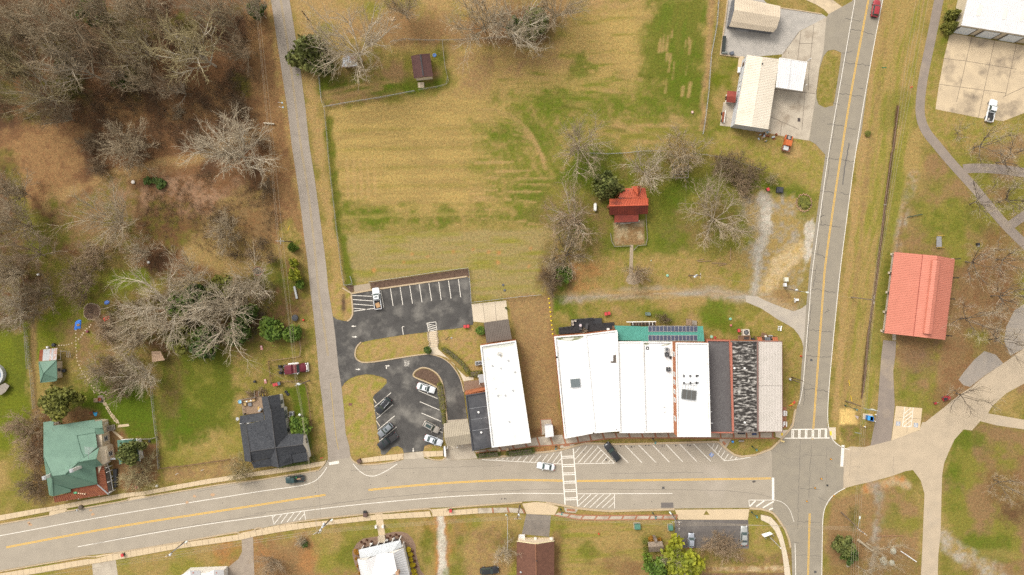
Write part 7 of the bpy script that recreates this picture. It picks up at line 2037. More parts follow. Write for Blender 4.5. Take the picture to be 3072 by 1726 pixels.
def leaf_mat(name,c1,c2,c3=None):
 return M(name,c1,c2,.9,grain=.35,gscale=4,coord='obj',rough=.7,lo=.38,hi=.64)
LEAF_DARK=leaf_mat('dark_leaves',(.045,.08,.014),(.12,.15,.024))
LEAF_MID=leaf_mat('mid_leaves',(.065,.115,.012),(.16,.21,.022))
LEAF_OLIVE=leaf_mat('olive_leaves',(.11,.115,.018),(.22,.205,.035))
LEAF_YELLOW=leaf_mat('yellow_green_leaves',(.14,.16,.01),(.34,.32,.02))
LEAF_CEDAR=leaf_mat('cedar_leaves',(.085,.1,.022),(.19,.19,.05))
LEAF_GOLD=leaf_mat('golden_bush',(.45,.33,.012),(.62,.46,.02))
LEAF_RUST=leaf_mat('rusty_bush',(.27,.12,.015),(.4,.2,.02))
LEAF_RED=leaf_mat('maroon_bush',(.1,.035,.02),(.16,.07,.035))
def leaves(name,blobs,n,size,mat,seed=1):
 g=np.random.default_rng(seed)
 wts=np.array([b[3]*b[4]+b[4]*b[5]for b in blobs])
 cnt=np.maximum(6,(n*wts/wts.sum()).astype(int))
 C=[]
 for b,k in zip(blobs,cnt):
  v=g.normal(size=(k,3));v/=np.linalg.norm(v,axis=1,keepdims=True)
  rr=(.55+.45*g.random((k,1))**.5)*(1+.16*g.normal(size=(k,1)))
  p=v*rr*np.array(b[3:6])+np.array(b[:3])
  C.append(p)
 C=np.concatenate(C)
 C=C[C[:,2]>.05]
 k=len(C)
 nrm=g.normal(size=(k,3));nrm[:,2]=np.abs(nrm[:,2])+.5;nrm/=np.linalg.norm(nrm,axis=1,keepdims=True)
 u=np.cross(nrm,g.normal(size=(k,3)));u/=np.linalg.norm(u,axis=1,keepdims=True)+1e-9
 w=np.cross(nrm,u)
 s1=size*(.6+.8*g.random((k,1)));s2=s1*.6
 vs=np.stack([C-u*s1,C-w*s2,C+u*s1,C+w*s2],1).reshape(-1,3)
 return raw_mesh(name,vs,np.arange(4*k).reshape(-1,4),mat)
EVP={}
for kind,sd in(('round',1),('cedar',2),('loose',3),('broad',4)):
 g_=random.Random(sd)
 blobs=[]
 if kind=='round':
  blobs=[(g_.uniform(-.55,.55),g_.uniform(-.55,.55),g_.uniform(.5,1.3),.5,.5,.5)for _ in range(9)]+[(0,0,.9,.9,.9,.9)]
  n_,sz_=2200,.15
 elif kind=='cedar':
  blobs=[(0,0,.4+.28*k,1.0-.15*k,1.0-.15*k,.3)for k in range(6)]+[(g_.uniform(-.8,.8),g_.uniform(-.8,.8),g_.uniform(.3,.9),.35,.35,.3)for _ in range(10)]
  n_,sz_=3000,.11
 elif kind=='loose':
  blobs=[(cos(a)*g_.uniform(.1,.8),sin(a)*g_.uniform(.1,.8),g_.uniform(.4,1.5),g_.uniform(.22,.4),g_.uniform(.22,.4),.25)for a in[g_.uniform(0,6.28)for _ in range(20)]]
  n_,sz_=2200,.12
 else:
  blobs=[(cos(a)*q_,sin(a)*q_,1.5-.7*q_+g_.uniform(-.15,.25),.3,.3,.26)for a,q_ in[(g_.uniform(0,6.28),g_.uniform(0,.85))for _ in range(26)]]
  n_,sz_=3800,.10
 tb=[((0,0,-.1),(.03,0,.9),.06,.035)]+[((.03,0,.5),(b[0]*.8,b[1]*.8,b[2]),.025,.01)for b in blobs]
 EVP[kind]=(leaves('crown',blobs,n_,sz_,LEAF_DARK,sd),seg_mesh('trunk',tb,BK_D,5))
def ever(t,x,y,rad,h,kind,label,mat,name='evergreen_tree',cat='tree',group=None,hc=.5,ry=1.0,rot=None):
 px,py=P(t,x,y,h*hc)
 R_=random.Random(int(x*13+y*7))
 th=thing(name,label,cat,(px,py,0),R_.uniform(0,6.28)if rot is None else rot,group)
 sr=rad/TILES['o'][2]*S*(CAM_H-h*.6)/CAM_H
 th.scale=(sr,sr*ry,h/1.75)
 a=link('trunk',EVP[kind][1],th)
 b=link('crown',EVP[kind][0],th);slot(b,mat)
 return th
bare('o',580,380,100,15,'vase','pale vase-shaped bare tree standing alone between the woods and the side street',BK_P,TW_P,seed=3)
bare('o',885,118,112,18,'oak','broad pale bare tree spreading over the old tin shed',BK_P,TW_P,seed=5)
bare('o',1010,14,48,13,'oak','bare tree at the top of the view above the brown shed',BK_G,TW_G)
bare('o',490,128,78,20,'forest','white-limbed bare tree at the edge of the woods nearest the side street',BK_P,TW_O,seed=2)
bare('o',335,108,80,20,'oak','olive-tinted bare tree in the middle of the woods',BK_P,TW_O,seed=9)
for x,y,r_,h_,kd,bk,tw,l_ in((40,60,85,24,'forest',BK_G,TW_G,'nearest the top left corner'),(20,160,80,23,'forest',BK_G,TW_O,'against the left edge, above the clearing'),(150,60,80,24,'forest',BK_G,TW_G,'second from the top left corner'),(70,235,85,20,'oak',BK_P,TW_O,'spreading pale limbs over the clearing'),(180,160,66,20,'forest',BK_P,TW_G,'beside the spreading clearing tree'),(245,100,60,19,'forest',BK_G,TW_R,'russet one above the olive-tinted tree'),(240,10,62,21,'forest',BK_P,TW_G,'over the holly at the top of the woods'),(340,15,60,21,'forest',BK_G,TW_G,'at the top edge above the olive-tinted tree'),(410,60,46,18,'forest',BK_G,TW_R,'russet one left of the white-limbed tree'),(500,15,60,19,'oak',BK_P,TW_P,'pale gnarled one at the top edge'),(565,45,46,17,'forest',BK_G,TW_G,'between the gnarled one and the corner holly'),(632,5,40,17,'oak',BK_P,TW_P,'pale one over the corner holly'),(430,215,44,14,'vase',BK_P,TW_R,'fan-shaped one south of the white-limbed tree'),(360,200,48,15,'forest',BK_G,TW_G,'southernmost slender one'),(285,185,40,14,'forest',BK_P,TW_R,'at the holly in the middle'),(600,120,46,13,'vase',BK_G,TW_R,'feathery one beside the power line'),(140,285,44,12,'vase',BK_G,TW_R,'low one at the clearing edge'),(-30,90,70,24,'forest',BK_G,TW_G,'cut by the left edge')):
 bare('o',x,y,r_,h_,kd,'bare woods tree, '+l_,bk,tw,group='bare trees of the upper left woods')
bare('o',312,365,62,10,'shrub','greyish bare thicket tree beside the sandy track',BK_G,TW_G)
bare('o',278,555,82,10,'oak','sprawling low bare tree south of the sandy track',BK_G,TW_G,seed=4)
bare('o',345,632,40,8,'vase','compact grey bare tree at the edge of the bright green garden',BK_G,TW_P)
bare('o',563,582,46,7,'shrub','single bare shrub tree in the dry meadow',BK_G,TW_G)
for k,(x,y,r_,tw)in enumerate(((655,612,20,TW_B),(630,640,18,TW_R),(590,640,14,TW_B),(680,650,16,TW_B),(545,545,22,TW_B),(670,470,22,TW_B),(650,350,30,TW_R),(500,350,30,TW_B),(245,420,26,TW_B),(230,360,34,TW_B),(600,270,30,TW_B),(450,225,24,TW_B))):
 bare('o',x,y,r_,3.5,'shrub','low brown bare bush scattered in the dry ground left of the side street',BK_D,tw,'bush','bush','brown bushes left of the side street')
for k,(x,y,r_,h_,bk,tw)in enumerate(((20,560,70,15,BK_G,TW_G),(60,640,60,13,BK_G,TW_R),(5,680,70,14,BK_G,TW_G),(30,780,60,13,BK_P,TW_P),(90,740,50,11,BK_G,TW_B),(70,790,45,9,BK_G,TW_R),(15,480,50,14,BK_G,TW_G))):
 bare('o',x,y,r_,h_,'oak' if k%2 else 'vase','bare tree at the left border, '+('beside the green patch','above the bright garden','dense grey one lower down','pale one above the pool','nearest the ringed garden bed','just above the two wire fences','highest, below the clearing')[k],bk,tw,group='bare trees along the left border',seed=k+40)
bare('o',195,705,62,7,'shrub','wide thin bush shading the bright green garden',BK_G,TW_B,'bush','bush')
bare('o',235,640,45,7,'shrub','thin bush between the bright garden and the low sprawling tree',BK_G,TW_R,'bush','bush')
bare('o',400,785,118,15,'oak','very wide pale bare tree over the evergreens in the left gardens',BK_P,TW_P,seed=12)
bare('o',555,785,92,14,'oak','pale bare tree beside the very wide one, nearer the side street',BK_P,TW_P,seed=14)
bare('o',625,715,60,12,'oak','smaller pale bare tree on the uphill side of the garden tree group',BK_P,TW_P,seed=15)
bare('o',462,700,60,12,'oak','grey bare tree at the top of the garden tree group',BK_G,TW_P,seed=18)
bare('o',335,850,60,10,'vase','grey hazy bare tree at the garden end of the tree group',BK_G,TW_G,seed=19)
bare('o',350,945,58,9,'oak','pale bare tree over the wire fence between the two back gardens',BK_P,TW_P,seed=21)
bare('o',285,925,44,7,'shrub','brown bush by the stepping-stone path',BK_D,TW_B,'bush','bush')
bare('o',235,935,40,6,'vase','small bare garden tree beside the green-roofed shed',BK_G,TW_G)
bare('o',300,975,36,6,'shrub','brown bush between the fire pit and the wire fence',BK_D,TW_B,'bush','bush')
bare('o',265,832,40,2.5,'shrub','heap of cut brown brush beside the ringed garden bed',BK_D,TW_R,'brush_pile','brush pile')
for x,y,r_,h_,kd,lb,m_ in((500,745,32,7,'round','dark evergreen under the bare trees, uphill one',LEAF_DARK),(512,862,36,7,'round','dark evergreen under the bare trees, closest to the lawn',LEAF_DARK),(598,838,30,6,'round','dark evergreen under the bare trees, closest to the bright bushes',LEAF_DARK),(455,765,34,6,'loose','mid-green bushy evergreen in the heart of the garden tree group',LEAF_MID),(560,720,30,6,'loose','loose green evergreen behind the garden tree group',LEAF_OLIVE),(462,855,36,6,'loose','olive evergreen between lawn and wide bare tree',LEAF_OLIVE),(620,790,24,6,'round','dark green evergreen beside the smaller pale tree',LEAF_DARK),(682,828,30,4.5,'round','bright green rounded bush at the yard corner, farther from the street',LEAF_MID),(735,840,22,4.5,'round','bright green rounded bush at the yard corner, nearer the side street',LEAF_MID),(742,692,17,4,'loose','bright yellow-green bush beside the side-street power line, largest of its row',LEAF_YELLOW),(740,662,12,3,'loose','small yellow-green bush uphill of the largest bush in its row',LEAF_YELLOW),(733,623,11,4,'cedar','slim green conifer at the foot of the crossarm pole',LEAF_MID),(755,715,12,2.5,'loose','low green bush at the lower end of the roadside row',LEAF_MID),(778,128,46,11,'cedar','dark evergreen beside the pale tree at the side street',LEAF_CEDAR),(815,165,26,8,'loose','smaller dark evergreen between the roadside cedar and the tin shed',LEAF_CEDAR),(158,1005,50,9,'broad','olive leafy tree between the green house and its shed',LEAF_OLIVE),(332,1132,35,8,'broad','dark leafy tree over the narrow outbuilding',LEAF_CEDAR),(755,1070,28,4,'loose','dense green bush at the inner corner of the charcoal house',LEAF_MID),(1527,467,33,9,'cedar','dark rounded evergreen touching the red farmhouse',LEAF_CEDAR),(1345,58,34,6,'round','dark evergreen behind the gnarled white tree',LEAF_CEDAR),(1295,70,22,5,'loose','small dark evergreen under the gnarled white tree',LEAF_DARK),(1418,690,22,4,'loose','dark evergreen shrub under the bare tree by the mown lawn',LEAF_MID),(1705,1412,60,9,'broad','large yellow-green leafy tree at the edge of the customer lot',LEAF_YELLOW),(1650,1425,40,8,'broad','dark green leafy tree beside the yellow-green one',LEAF_MID),(2120,1370,26,5,'loose','dark evergreen shrub at the foot of the signpost pole',LEAF_CEDAR),(2136,1395,22,5,'loose','dark ivy-covered stump below the evergreen shrub',LEAF_DARK),(300,205,20,6,'loose','green holly in the woods below the olive-tinted tree',LEAF_DARK),(240,35,34,8,'loose','green holly at the top of the woods',LEAF_DARK),(645,25,24,6,'loose','green holly at the woods corner by the power line',LEAF_DARK),(10,130,24,8,'loose','green holly at the left border of the woods',LEAF_DARK),(600,128,14,5,'loose','small green holly near the white-limbed tree',LEAF_DARK),(165,170,26,6,'loose','green holly among the tall woods trees',LEAF_CEDAR)):
 ever('o',x,y,r_,h_,kd,lb,m_,'evergreen_tree' if h_>4.9 else 'green_bush','tree' if h_>4.9 else 'bush')
for k,(x,y,r_)in enumerate(((372,455,11),(405,462,13),(403,470,8),(392,455,9))):
 ever('o',x,y,r_,1.4,'loose','low dark green bush beside the sandy track',LEAF_DARK,'green_bush','bush','low green bushes beside the track')
bare('o',1215,45,78,15,'oak','hazy bare tree at the top fence left of the gnarled white tree',BK_G,TW_P,seed=31)
bare('o',1290,62,78,14,'oak','gnarled white-limbed tree at the top fence',plain('bone_bark',(.55,.48,.37),.8),TW_P,seed=32)
bare('o',1400,20,72,14,'oak','hazy bare tree at the top fence right of the gnarled white tree',BK_G,TW_G,seed=33)
bare('o',1345,105,40,9,'park','white gnarled limbs of the low tree beside the dark evergreen',plain('bone_bark',(.55,.48,.37),.8),TW_P,seed=35)
bare('o',1458,362,78,12,'oak','grey bare tree standing in the hay field',BK_G,TW_G,seed=36)
bare('o',1440,548,72,11,'vase','tan bare tree at the field edge beside the white gas tank',BK_P,TW_R,seed=37)
bare('o',1432,640,60,10,'oak','dark grey bare tree above the mown lawn corner',BK_D,TW_G,seed=38)
bare('o',1632,430,58,9,'oak','pale bare tree overhanging the red farmhouse roof',BK_P,TW_P,seed=39)
bare('o',1718,385,58,8,'shrub','mustard-lichened bare tree above the timber frame',plain('lichen_bark',(.5,.32,.08),.9),TW_G,seed=41)
bare('o',1805,550,96,13,'oak','largest bare tree in the farmhouse yard, beside the gravel lot',BK_G,TW_G,seed=42)
bare('o',1605,685,34,5,'vase','small bare ornamental tree at the end of the garden walk',BK_G,TW_R)
for k,(x,y,r_,tw)in enumerate(((1850,425,40,TW_B),(1815,410,30,TW_B),(1890,440,36,TW_B),(1870,470,30,TW_R))):
 bare('o',x,y,r_,4,'shrub','brown thicket bush along the fence above the largest yard tree',BK_D,tw,'bush','bush','thicket along the farmhouse fence')
bare('o',1385,705,38,5,'shrub','brown thicket bush at the corner of the mown lawn',BK_D,TW_B,'bush','bush')
bare('o',1942,450,16,3,'shrub','small grey-green bush beside the red bin by the gravel lot',BK_G,TW_O,'bush','bush')
bare('c2',1520,345,17,3,'shrub','brown bare bush at the edge of the solar-panelled roof',BK_D,TW_B,'bush','bush')
bare('c2',745,462,10,2.2,'shrub','dry twiggy shrub at the back wall of the widest shop',BK_P,TW_P,'bush','bush')
bare('o',600,1184,34,6,'shrub','round grey street tree at the corner of the charcoal house',BK_G,TW_O,seed=60)
bare('o',345,1195,48,5,'shrub','wide brown thicket beside the green house porch',BK_D,TW_O,'bush','bush',seed=61)
bare('o',60,1075,50,7,'shrub','grey-brown bush behind the green house, uphill one',BK_G,TW_R,'bush','bush',seed=62)
bare('o',75,1140,42,6,'shrub','grey-brown bush against the left wall of the green house',BK_G,TW_R,'bush','bush',seed=63)
bare('o',80,1225,42,5,'shrub','brown bush at the street corner of the green house',BK_D,TW_B,'bush','bush',seed=64)
bare('o',1268,1390,30,6,'vase','small grey tree against the side of the brown hall',BK_G,TW_P,seed=65)
bare('o',1692,1420,34,10,'oak','bare tree rising through the yellow-green leafy tree',BK_P,TW_P,seed=66)
bare('o',1800,1368,36,4,'shrub','tan brush along the edge of the customer lot, taller clump',BK_G,TW_R,'bush','bush',seed=67)
bare('o',1835,1385,34,3,'shrub','tan brush along the edge of the customer lot, lower clump',BK_G,TW_R,'bush','bush',seed=68)
bare('o',755,1362,14,2.5,'shrub','small grey shrub on the lawn below the south pavement',BK_G,TW_P,'bush','bush')
ever('o',766,1368,9,1.6,'loose','small green shrub touching the grey one on the south lawn',LEAF_DARK,'green_bush','bush')
bare('o',680,1420,40,6,'vase','thin bare tree at the lower edge beside the orange soil',BK_G,TW_R,seed=69)
PK='sparse dark-limbed park tree, '
for x,y,r_,h_,lb,sd in((2500,355,62,13,'beside the depot yard',71),(2560,395,60,13,'where the two trails part',72),(2490,505,62,13,'overhanging the main trail',73),(2560,500,50,12,'at the edge beyond the main trail',74),(2480,655,66,13,'between the red pavilion and the trail',75),(2560,650,60,13,'at the far edge level with the pavilion top',76),(2470,805,72,14,'overhanging the side of the red pavilion',77),(2545,745,62,13,'above the park parking lot',78),(2540,860,58,13,'at the bend of the park road',79),(2450,1000,60,12,'leaning over the pull-in and the park road',80),(2545,1225,50,11,'on the lawn beyond the park road',81),(2420,330,26,5,'small one beside the trail bend',82)):
 bare('o',x,y,r_,h_,'park',PK+lb,BK_D,TW_P,group=None,seed=sd)
bare('o',2225,1400,62,15,'park','thick-trunked bare tree between the highway and the park road, uphill one',BK_G,TW_G,seed=83)
bare('o',2200,1460,56,15,'park','thick-trunked bare tree at the lower edge between the highway and park road',BK_G,TW_G,seed=84)
for k,(x,y)in enumerate(((2398,38),(2392,68))):
 ever('o',x,y,15,4.5,'cedar',('olive cone-shaped shrub against the depot wall, upper one','olive cone-shaped shrub against the depot wall, lower one')[k],LEAF_OLIVE,'conical_shrub','shrub','cone-shaped shrubs at the depot',ry=1.0)
def hedge(label,path,w,h,mat,seed=1):
 pts=resample(smp(path,2),.55)
 blobs=[(p[0],p[1],h*.5,w*.52,w*.52,h*.5)for p in pts]
 cx,cy=sum(p[0]for p in pts)/len(pts),sum(p[1]for p in pts)/len(pts)
 th=thing('hedge',label,'hedge',(cx,cy,0))
 me=leaves('foliage',[(b[0]-cx,b[1]-cy,*b[2:])for b in blobs],260*len(pts),.1,mat,seed)
 link('foliage',me,th)
 MB().sweep(pts,w*.7,.05,h*.8).build('branches',BK_D,th)
 return th
hedge('long curved olive hedge beside the bank footpath',T('c1',[1835,635,1900,670,1980,740,2040,800,2070,850]),1.25,1.0,LEAF_OLIVE,1)
hedge('short olive hedge in front of the bank side door',T('c1',[2100,875,2190,868]),1.6,1.0,LEAF_OLIVE,2)
hedge('straight olive hedge between the bank lot and its drive-through lane',T('c1',[1800,980,1818,1090,1832,1215]),1.5,1.1,LEAF_OLIVE,3)
hedge('narrow olive hedge stub beside the tan canopy',T('c1',[1832,1240,1838,1310,1842,1345]),.9,.8,LEAF_OLIVE,4)
hedge('dark green hedge before the bank front nearest the canopy',T('d1',[2175,290,2360,272]),1.35,1.0,LEAF_DARK,5)
hedge('dark green hedge before the white bank front nearest the alley',T('d2',[20,270,130,258,245,245]),1.5,1.0,LEAF_DARK,6)
hedge('low green hedge under the front eaves of the charcoal house',T('d1',[260,395,380,375,545,355]),.8,.7,LEAF_MID,7)
for x,y,r_,m_,l_ in((1680,645,11,LEAF_DARK,'dark clipped shrub at the foot of the bank steps'),(2195,457,14,LEAF_MID,'round bright green shrub beside the bronze carport'),(2438,240,3.2,LEAF_DARK,'tiny potted green shrub on the pale concrete pad')):
 ever('c1',x,y,r_*.84,1.6 if r_>5 else.8,'round',l_,m_,'shrub','shrub')
for k,(x,y,r_)in enumerate(((1842,690,5.4),(1890,825,5.2),(1912,980,4.8),(1955,1145,5.6),(1990,1315,5.4),(2028,1440,5.2))):
 ever('e6',x,y,r_*1.15,1.0,'round','golden round shrub in the mulch bed beside the silver cottage',LEAF_GOLD,'shrub','shrub','golden shrubs beside the cottage')
for x,y,r_,l_ in((300,760,7.5,'rusty gold shrub at the porch corner of the silver cottage'),(285,960,3.6,'small orange shrub beside the silver cottage, closest to the porch corner'),(325,1180,3.2,'small orange shrub beside the silver cottage, middle one'),(383,1385,3.2,'small orange shrub beside the silver cottage, lowest one')):
 ever('e6',x,y,r_,.9,'round',l_,LEAF_RUST,'shrub','shrub')
for k,(x,y)in enumerate(((597,405),(525,512),(735,450),(430,462),(1290,275),(1385,310),(1555,285),(1462,238),(1210,340),(1965,735),(1985,860),(2062,1190),(2028,1020))):
 ever('e6',x,y,2.6,.5,'round','small maroon shrub in the pale mulch ring of the silver cottage',LEAF_RED,'shrub','shrub','maroon shrubs in the mulch ring')
for c_,m_,l_ in(((1342,1120,9),LEAF_OLIVE,'olive shrub left of the stone hut, upper one'),((1342,1200,8),LEAF_OLIVE,'olive shrub left of the stone hut, lower one'),((1395,1105,10),LEAF_RUST,'russet shrub behind the stone hut, wider one'),((1470,1108,7),LEAF_RUST,'russet shrub behind the stone hut, narrower one')):
 ever('d2',c_[0],c_[1],c_[2]*.85,1.3,'round',l_,m_,'shrub','shrub')
ever('b3',450,570,15,.8,'loose','low green planting inside the ring of bricks by the highway',LEAF_OLIVE,'green_bush','bush')
ever('e2',1292,1170,8,1.2,'loose','orange-green bush at the pavement corner of the charcoal house',LEAF_OLIVE,'green_bush','bush')
for x,y,r_,l_ in((325,170,12,'brown-green bush beside the deck steps of the charcoal house, farther from the house'),(495,130,10,'brown-green bush beside the deck steps of the charcoal house, nearer the house')):
 bare('e2',x,y,r_*1.2,1.6,'shrub',l_,BK_D,TW_R,'bush','bush')
ever('a3',1065,1290,8,.7,'loose','green weedy clump on the verge between highway and ditch',LEAF_OLIVE,'green_bush','bush')
# ---- woodland undergrowth nobody could count
def in_poly(p,poly):
 c=False
 for i in range(len(poly)):
  a,b=poly[i],poly[i-1]
  if(a[1]>p[1])!=(b[1]>p[1])and p[0]<(b[0]-a[0])*(p[1]-a[1])/(b[1]-a[1])+a[0]:
   c=not c
 return c
def scatter(name,polys,n,hmax,spread,mat,seed,rad=.016,per=5):
 r=random.Random(seed)
 segs=[]
 for pl in polys:
  xs,ys=[p[0]for p in pl],[p[1]for p in pl]
  A_=abs(area(pl))
  cnt=0
  tries=0
  want=int(n*A_/sum(abs(area(q))for q in polys))
  while cnt<want and tries<want*6:
   tries+=1
   p=(r.uniform(min(xs),max(xs)),r.uniform(min(ys),max(ys)))
   i,j=int((p[0]-GX0)/GD),int((p[1]-GY0)/GD)
   if not(0<=i<nx and 0<=j<ny)or not in_poly(p,pl)or r.random()>contrast(N_MID[j,i],.38,.62):
    continue
   cnt+=1
   h_=hmax*r.uniform(.3,1)
   for _ in range(per):
    a=r.uniform(0,6.28)
    s_=spread*r.uniform(.3,1)
    o=(p[0]+r.uniform(-.3,.3),p[1]+r.uniform(-.3,.3),0)
    m_=(o[0]+cos(a)*s_*.5,o[1]+sin(a)*s_*.5,h_*.6)
    e=(o[0]+cos(a+.3)*s_,o[1]+sin(a+.3)*s_,h_)
    segs.append((o,m_,rad,rad))
    segs.append((m_,e,rad,rad*.6))
 me=seg_mesh(name,segs,mat)
 return link(name,me,None,kind='stuff',label='tangle of '+name.replace('_',' ')+' covering the ground',category='undergrowth')
wood=T('o',[-60,-30,640,-30,660,160,650,330,520,330,420,380,250,330,150,300,-60,300])
scatter('woodland_undergrowth',[wood],4200,2.2,1.3,M('undergrowth_brown',(.15,.1,.06),(.22,.16,.1),1.5),1)
scatter('dry_brush',[T('o',[370,450,560,420,700,480,720,600,600,640,480,690,350,680,360,560]),T('o',[220,330,420,330,420,400,240,430]),T('o',[-60,560,60,560,110,700,90,830,-60,840])],2600,.9,.8,M('brush_brown',(.17,.105,.06),(.25,.17,.09),1.5),2)
scatter('hillside_scrub',[T('o',[260,770,640,690,700,720,640,860,480,880,290,870])],1500,1.6,1.0,M('scrub_grey',(.22,.175,.12),None),3)
# ---- fences
WIRE=M('chain_link_wire',(.3,.31,.28),None,grain=.1,rough=.5)
segs_=[]
for k in range(16):
 x0=k/15
 segs_.append(((x0,0,.05),(min(1,x0+.4),0,1.15 if x0+.4<=1 else.05+1.1*(1-x0)/.4),.006,.006))
 segs_.append(((x0,0,1.15),(min(1,x0+.4),0,.05 if x0+.4<=1 else 1.15-1.1*(1-x0)/.4),.006,.006))
LINK_ME=seg_mesh('wire_mesh',segs_[:-2],WIRE,3)
mbp=MB();mbp.tube([(0,0,0),(0,0,1.25)],.04,6)
po_=mbp.build('post',GALV);POST_ME=po_.data;bpy.data.objects.remove(po_)
mbp=MB();mbp.box(0,0,0,1.15,.12,.12)
po_=mbp.build('post',BWOOD);WPOST_ME=po_.data;bpy.data.objects.remove(po_)
def cfence(label,path,step=3.0,h=1.2,rail=GALV,rr=.045):
 pts=resample(path,step)
 th=thing('chain_link_fence',label,'fence',(pts[0][0],pts[0][1],0))
 l=V(th.location)
 MB().tube([(p[0],p[1],h)for p in path],rr,5).build('top_rail',rail,th)
 for i,p in enumerate(pts):
  o=link('post',POST_ME,th);o.location=(p[0]-l.x,p[1]-l.y,0);o.scale=(1,1,h/1.2)
  if i<len(pts)-1:
   q=pts[i+1]
   o=link('wire_mesh',LINK_ME,th)
   o.location=(p[0]-l.x,p[1]-l.y,0)
   o.rotation_euler=(0,0,math.atan2(q[1]-p[1],q[0]-p[0]))
   o.scale=(math.hypot(q[0]-p[0],q[1]-p[1]),1,h/1.2)
 return th
def rail_fence(label,path,step=2.4,h=1.1,mat=BWOOD,rails=(.45,1.0),w=.1):
 pts=resample(path,step)
 th=thing('rail_fence',label,'fence',(pts[0][0],pts[0][1],0))
 l=V(th.location)
 for p in pts:
  o=link('post',WPOST_ME,th);o.location=(p[0]-l.x,p[1]-l.y,0);o.scale=(1,1,h/1.1)
  slot(o,mat)
 for z in rails:
  for a,b in zip(pts,pts[1:]):
   MB().tube([(a[0],a[1],z),(b[0],b[1],z)],w*.6,4).build('rail',mat,th)
 return th
RUSTY_RAIL=M('dull_rail',(.26,.22,.17),(.33,.3,.25),.8,grain=.15)
cfence('chain-link fence along the hay field side of the side street',mixed(('a1',[690,1040,720,1340]),('b1',[725,60,760,400,800,750,830,1000,858,1240,882,1370])),rail=RUSTY_RAIL)
cfence('chain-link fence between the shed yard and the hay field',T('a1',[640,735,665,980,685,1040,900,1000,1250,945,1560,885]),3.0)
cfence('vine-covered fence rounding the right corner of the shed yard',T('a1',[1600,875,1780,845,1870,820,1885,790,1850,640,1825,400]),2.5,rail=RUSTY_RAIL)
cfence('old wire fence above the shed yard running under the bare trees',T('a1',[1330,415,1450,390,1650,398,1825,400,2200,385,2450,365]),4.0,rail=RUSTY_RAIL)
cfence('long chain-link fence between the hay field and the workshop parcel',T('a2',[2038,-20,2020,250,1965,540,1940,900,1905,1180,1885,1300]),3.0)
cfence('chain-link fence above the mulch bed of the bank lot',T('b1',[1118,1340,1400,1300,1750,1245,2075,1203])+T('c1',[2088,-60,2105,190]),3.0)
cfence('thin chain-link fence from the bank pad across the lawn',T('c1',[2115,184,2572,130])+T('c2',[330,112]),3.5)
cfence('short chain-link gate corner beside the side street and bank lot',T('b1',[885,1370,965,1360,940,1285]),1.5)
cfence('chain-link fence behind the red farmhouse',T('b2',[760,100,980,108,1150,100,1300,82]),2.5)
cfence('leaning wire fence above the brown thicket of the farmhouse yard',T('b2',[1300,82,1480,75])+T('b2',[1930,120,2150,160,2440,260]),3.0,rail=RUSTY_RAIL)
cfence('wire fence between the two left back gardens',mixed(('c0',[1480,900,1475,1050,1495,1250,1518,1447]),('d0',[1530,120,1535,280,1545,410])),3.0,rail=RUSTY_RAIL,rr=.06)
cfence('wire fence along the bright green strip at the far left',T('c0',[250,400,280,560,290,700,315,860,330,1030,345,1200]),3.0,rail=RUSTY_RAIL)
cfence('second wire fence parallel to the far left strip',T('c0',[262,510,270,620,285,820]),3.0,rail=RUSTY_RAIL)
rail_fence('wooden rail fence along the front lawn left of the charcoal house',T('d0',[1545,412,1800,385,2030,352,2210,325]),2.4)
rail_fence('wooden rail fence on the pavement side of the outbuilding yard',T('d0',[1340,130,1505,125,1520,110]),2.0,mat=GWOOD)
rail_fence('brown wooden fence round the lawn above the maroon truck',T('e7',[0,335,600,255,1390,140,1400,20])+T('c1',[440,460]),2.4,mat=OWOOD)
rail_fence('brown wooden fence along the left end of the maroon truck',T('c1',[155,750,165,830,180,960]),2.2)
rail_fence('brown wooden fence between the truck lawn and the charcoal house yard',T('c1',[185,965,280,950,500,930,520,1000,545,1150,570,1400])+T('e2',[1285,720]),2.4,mat=BWOOD)
rail_fence('low timber edging fence round the farmhouse garden',T('b2',[1340,690,1358,980,1225,992,1225,1030]),2.0,.6,GWOOD,(.45,),.14)
rail_fence('low timber edging fence at the lower left of the farmhouse garden',T('b2',[1000,870,1018,1000,1190,990]),2.0,.6,GWOOD,(.45,),.14)
tag(MB().sweep(T('a3',[1358,1025,1310,1440])+T('b3',[1290,90,1230,560,1200,850,1165,1150,1140,1400])+T('c3',[1110,200,1060,520,1040,900,1000,1110]),.28,.0,.3).build('old_rail_track',M('dark_rust',(.09,.05,.03),(.15,.08,.045),1.5)),'long dark rusty rail lying in the ditch beside the highway','rail')
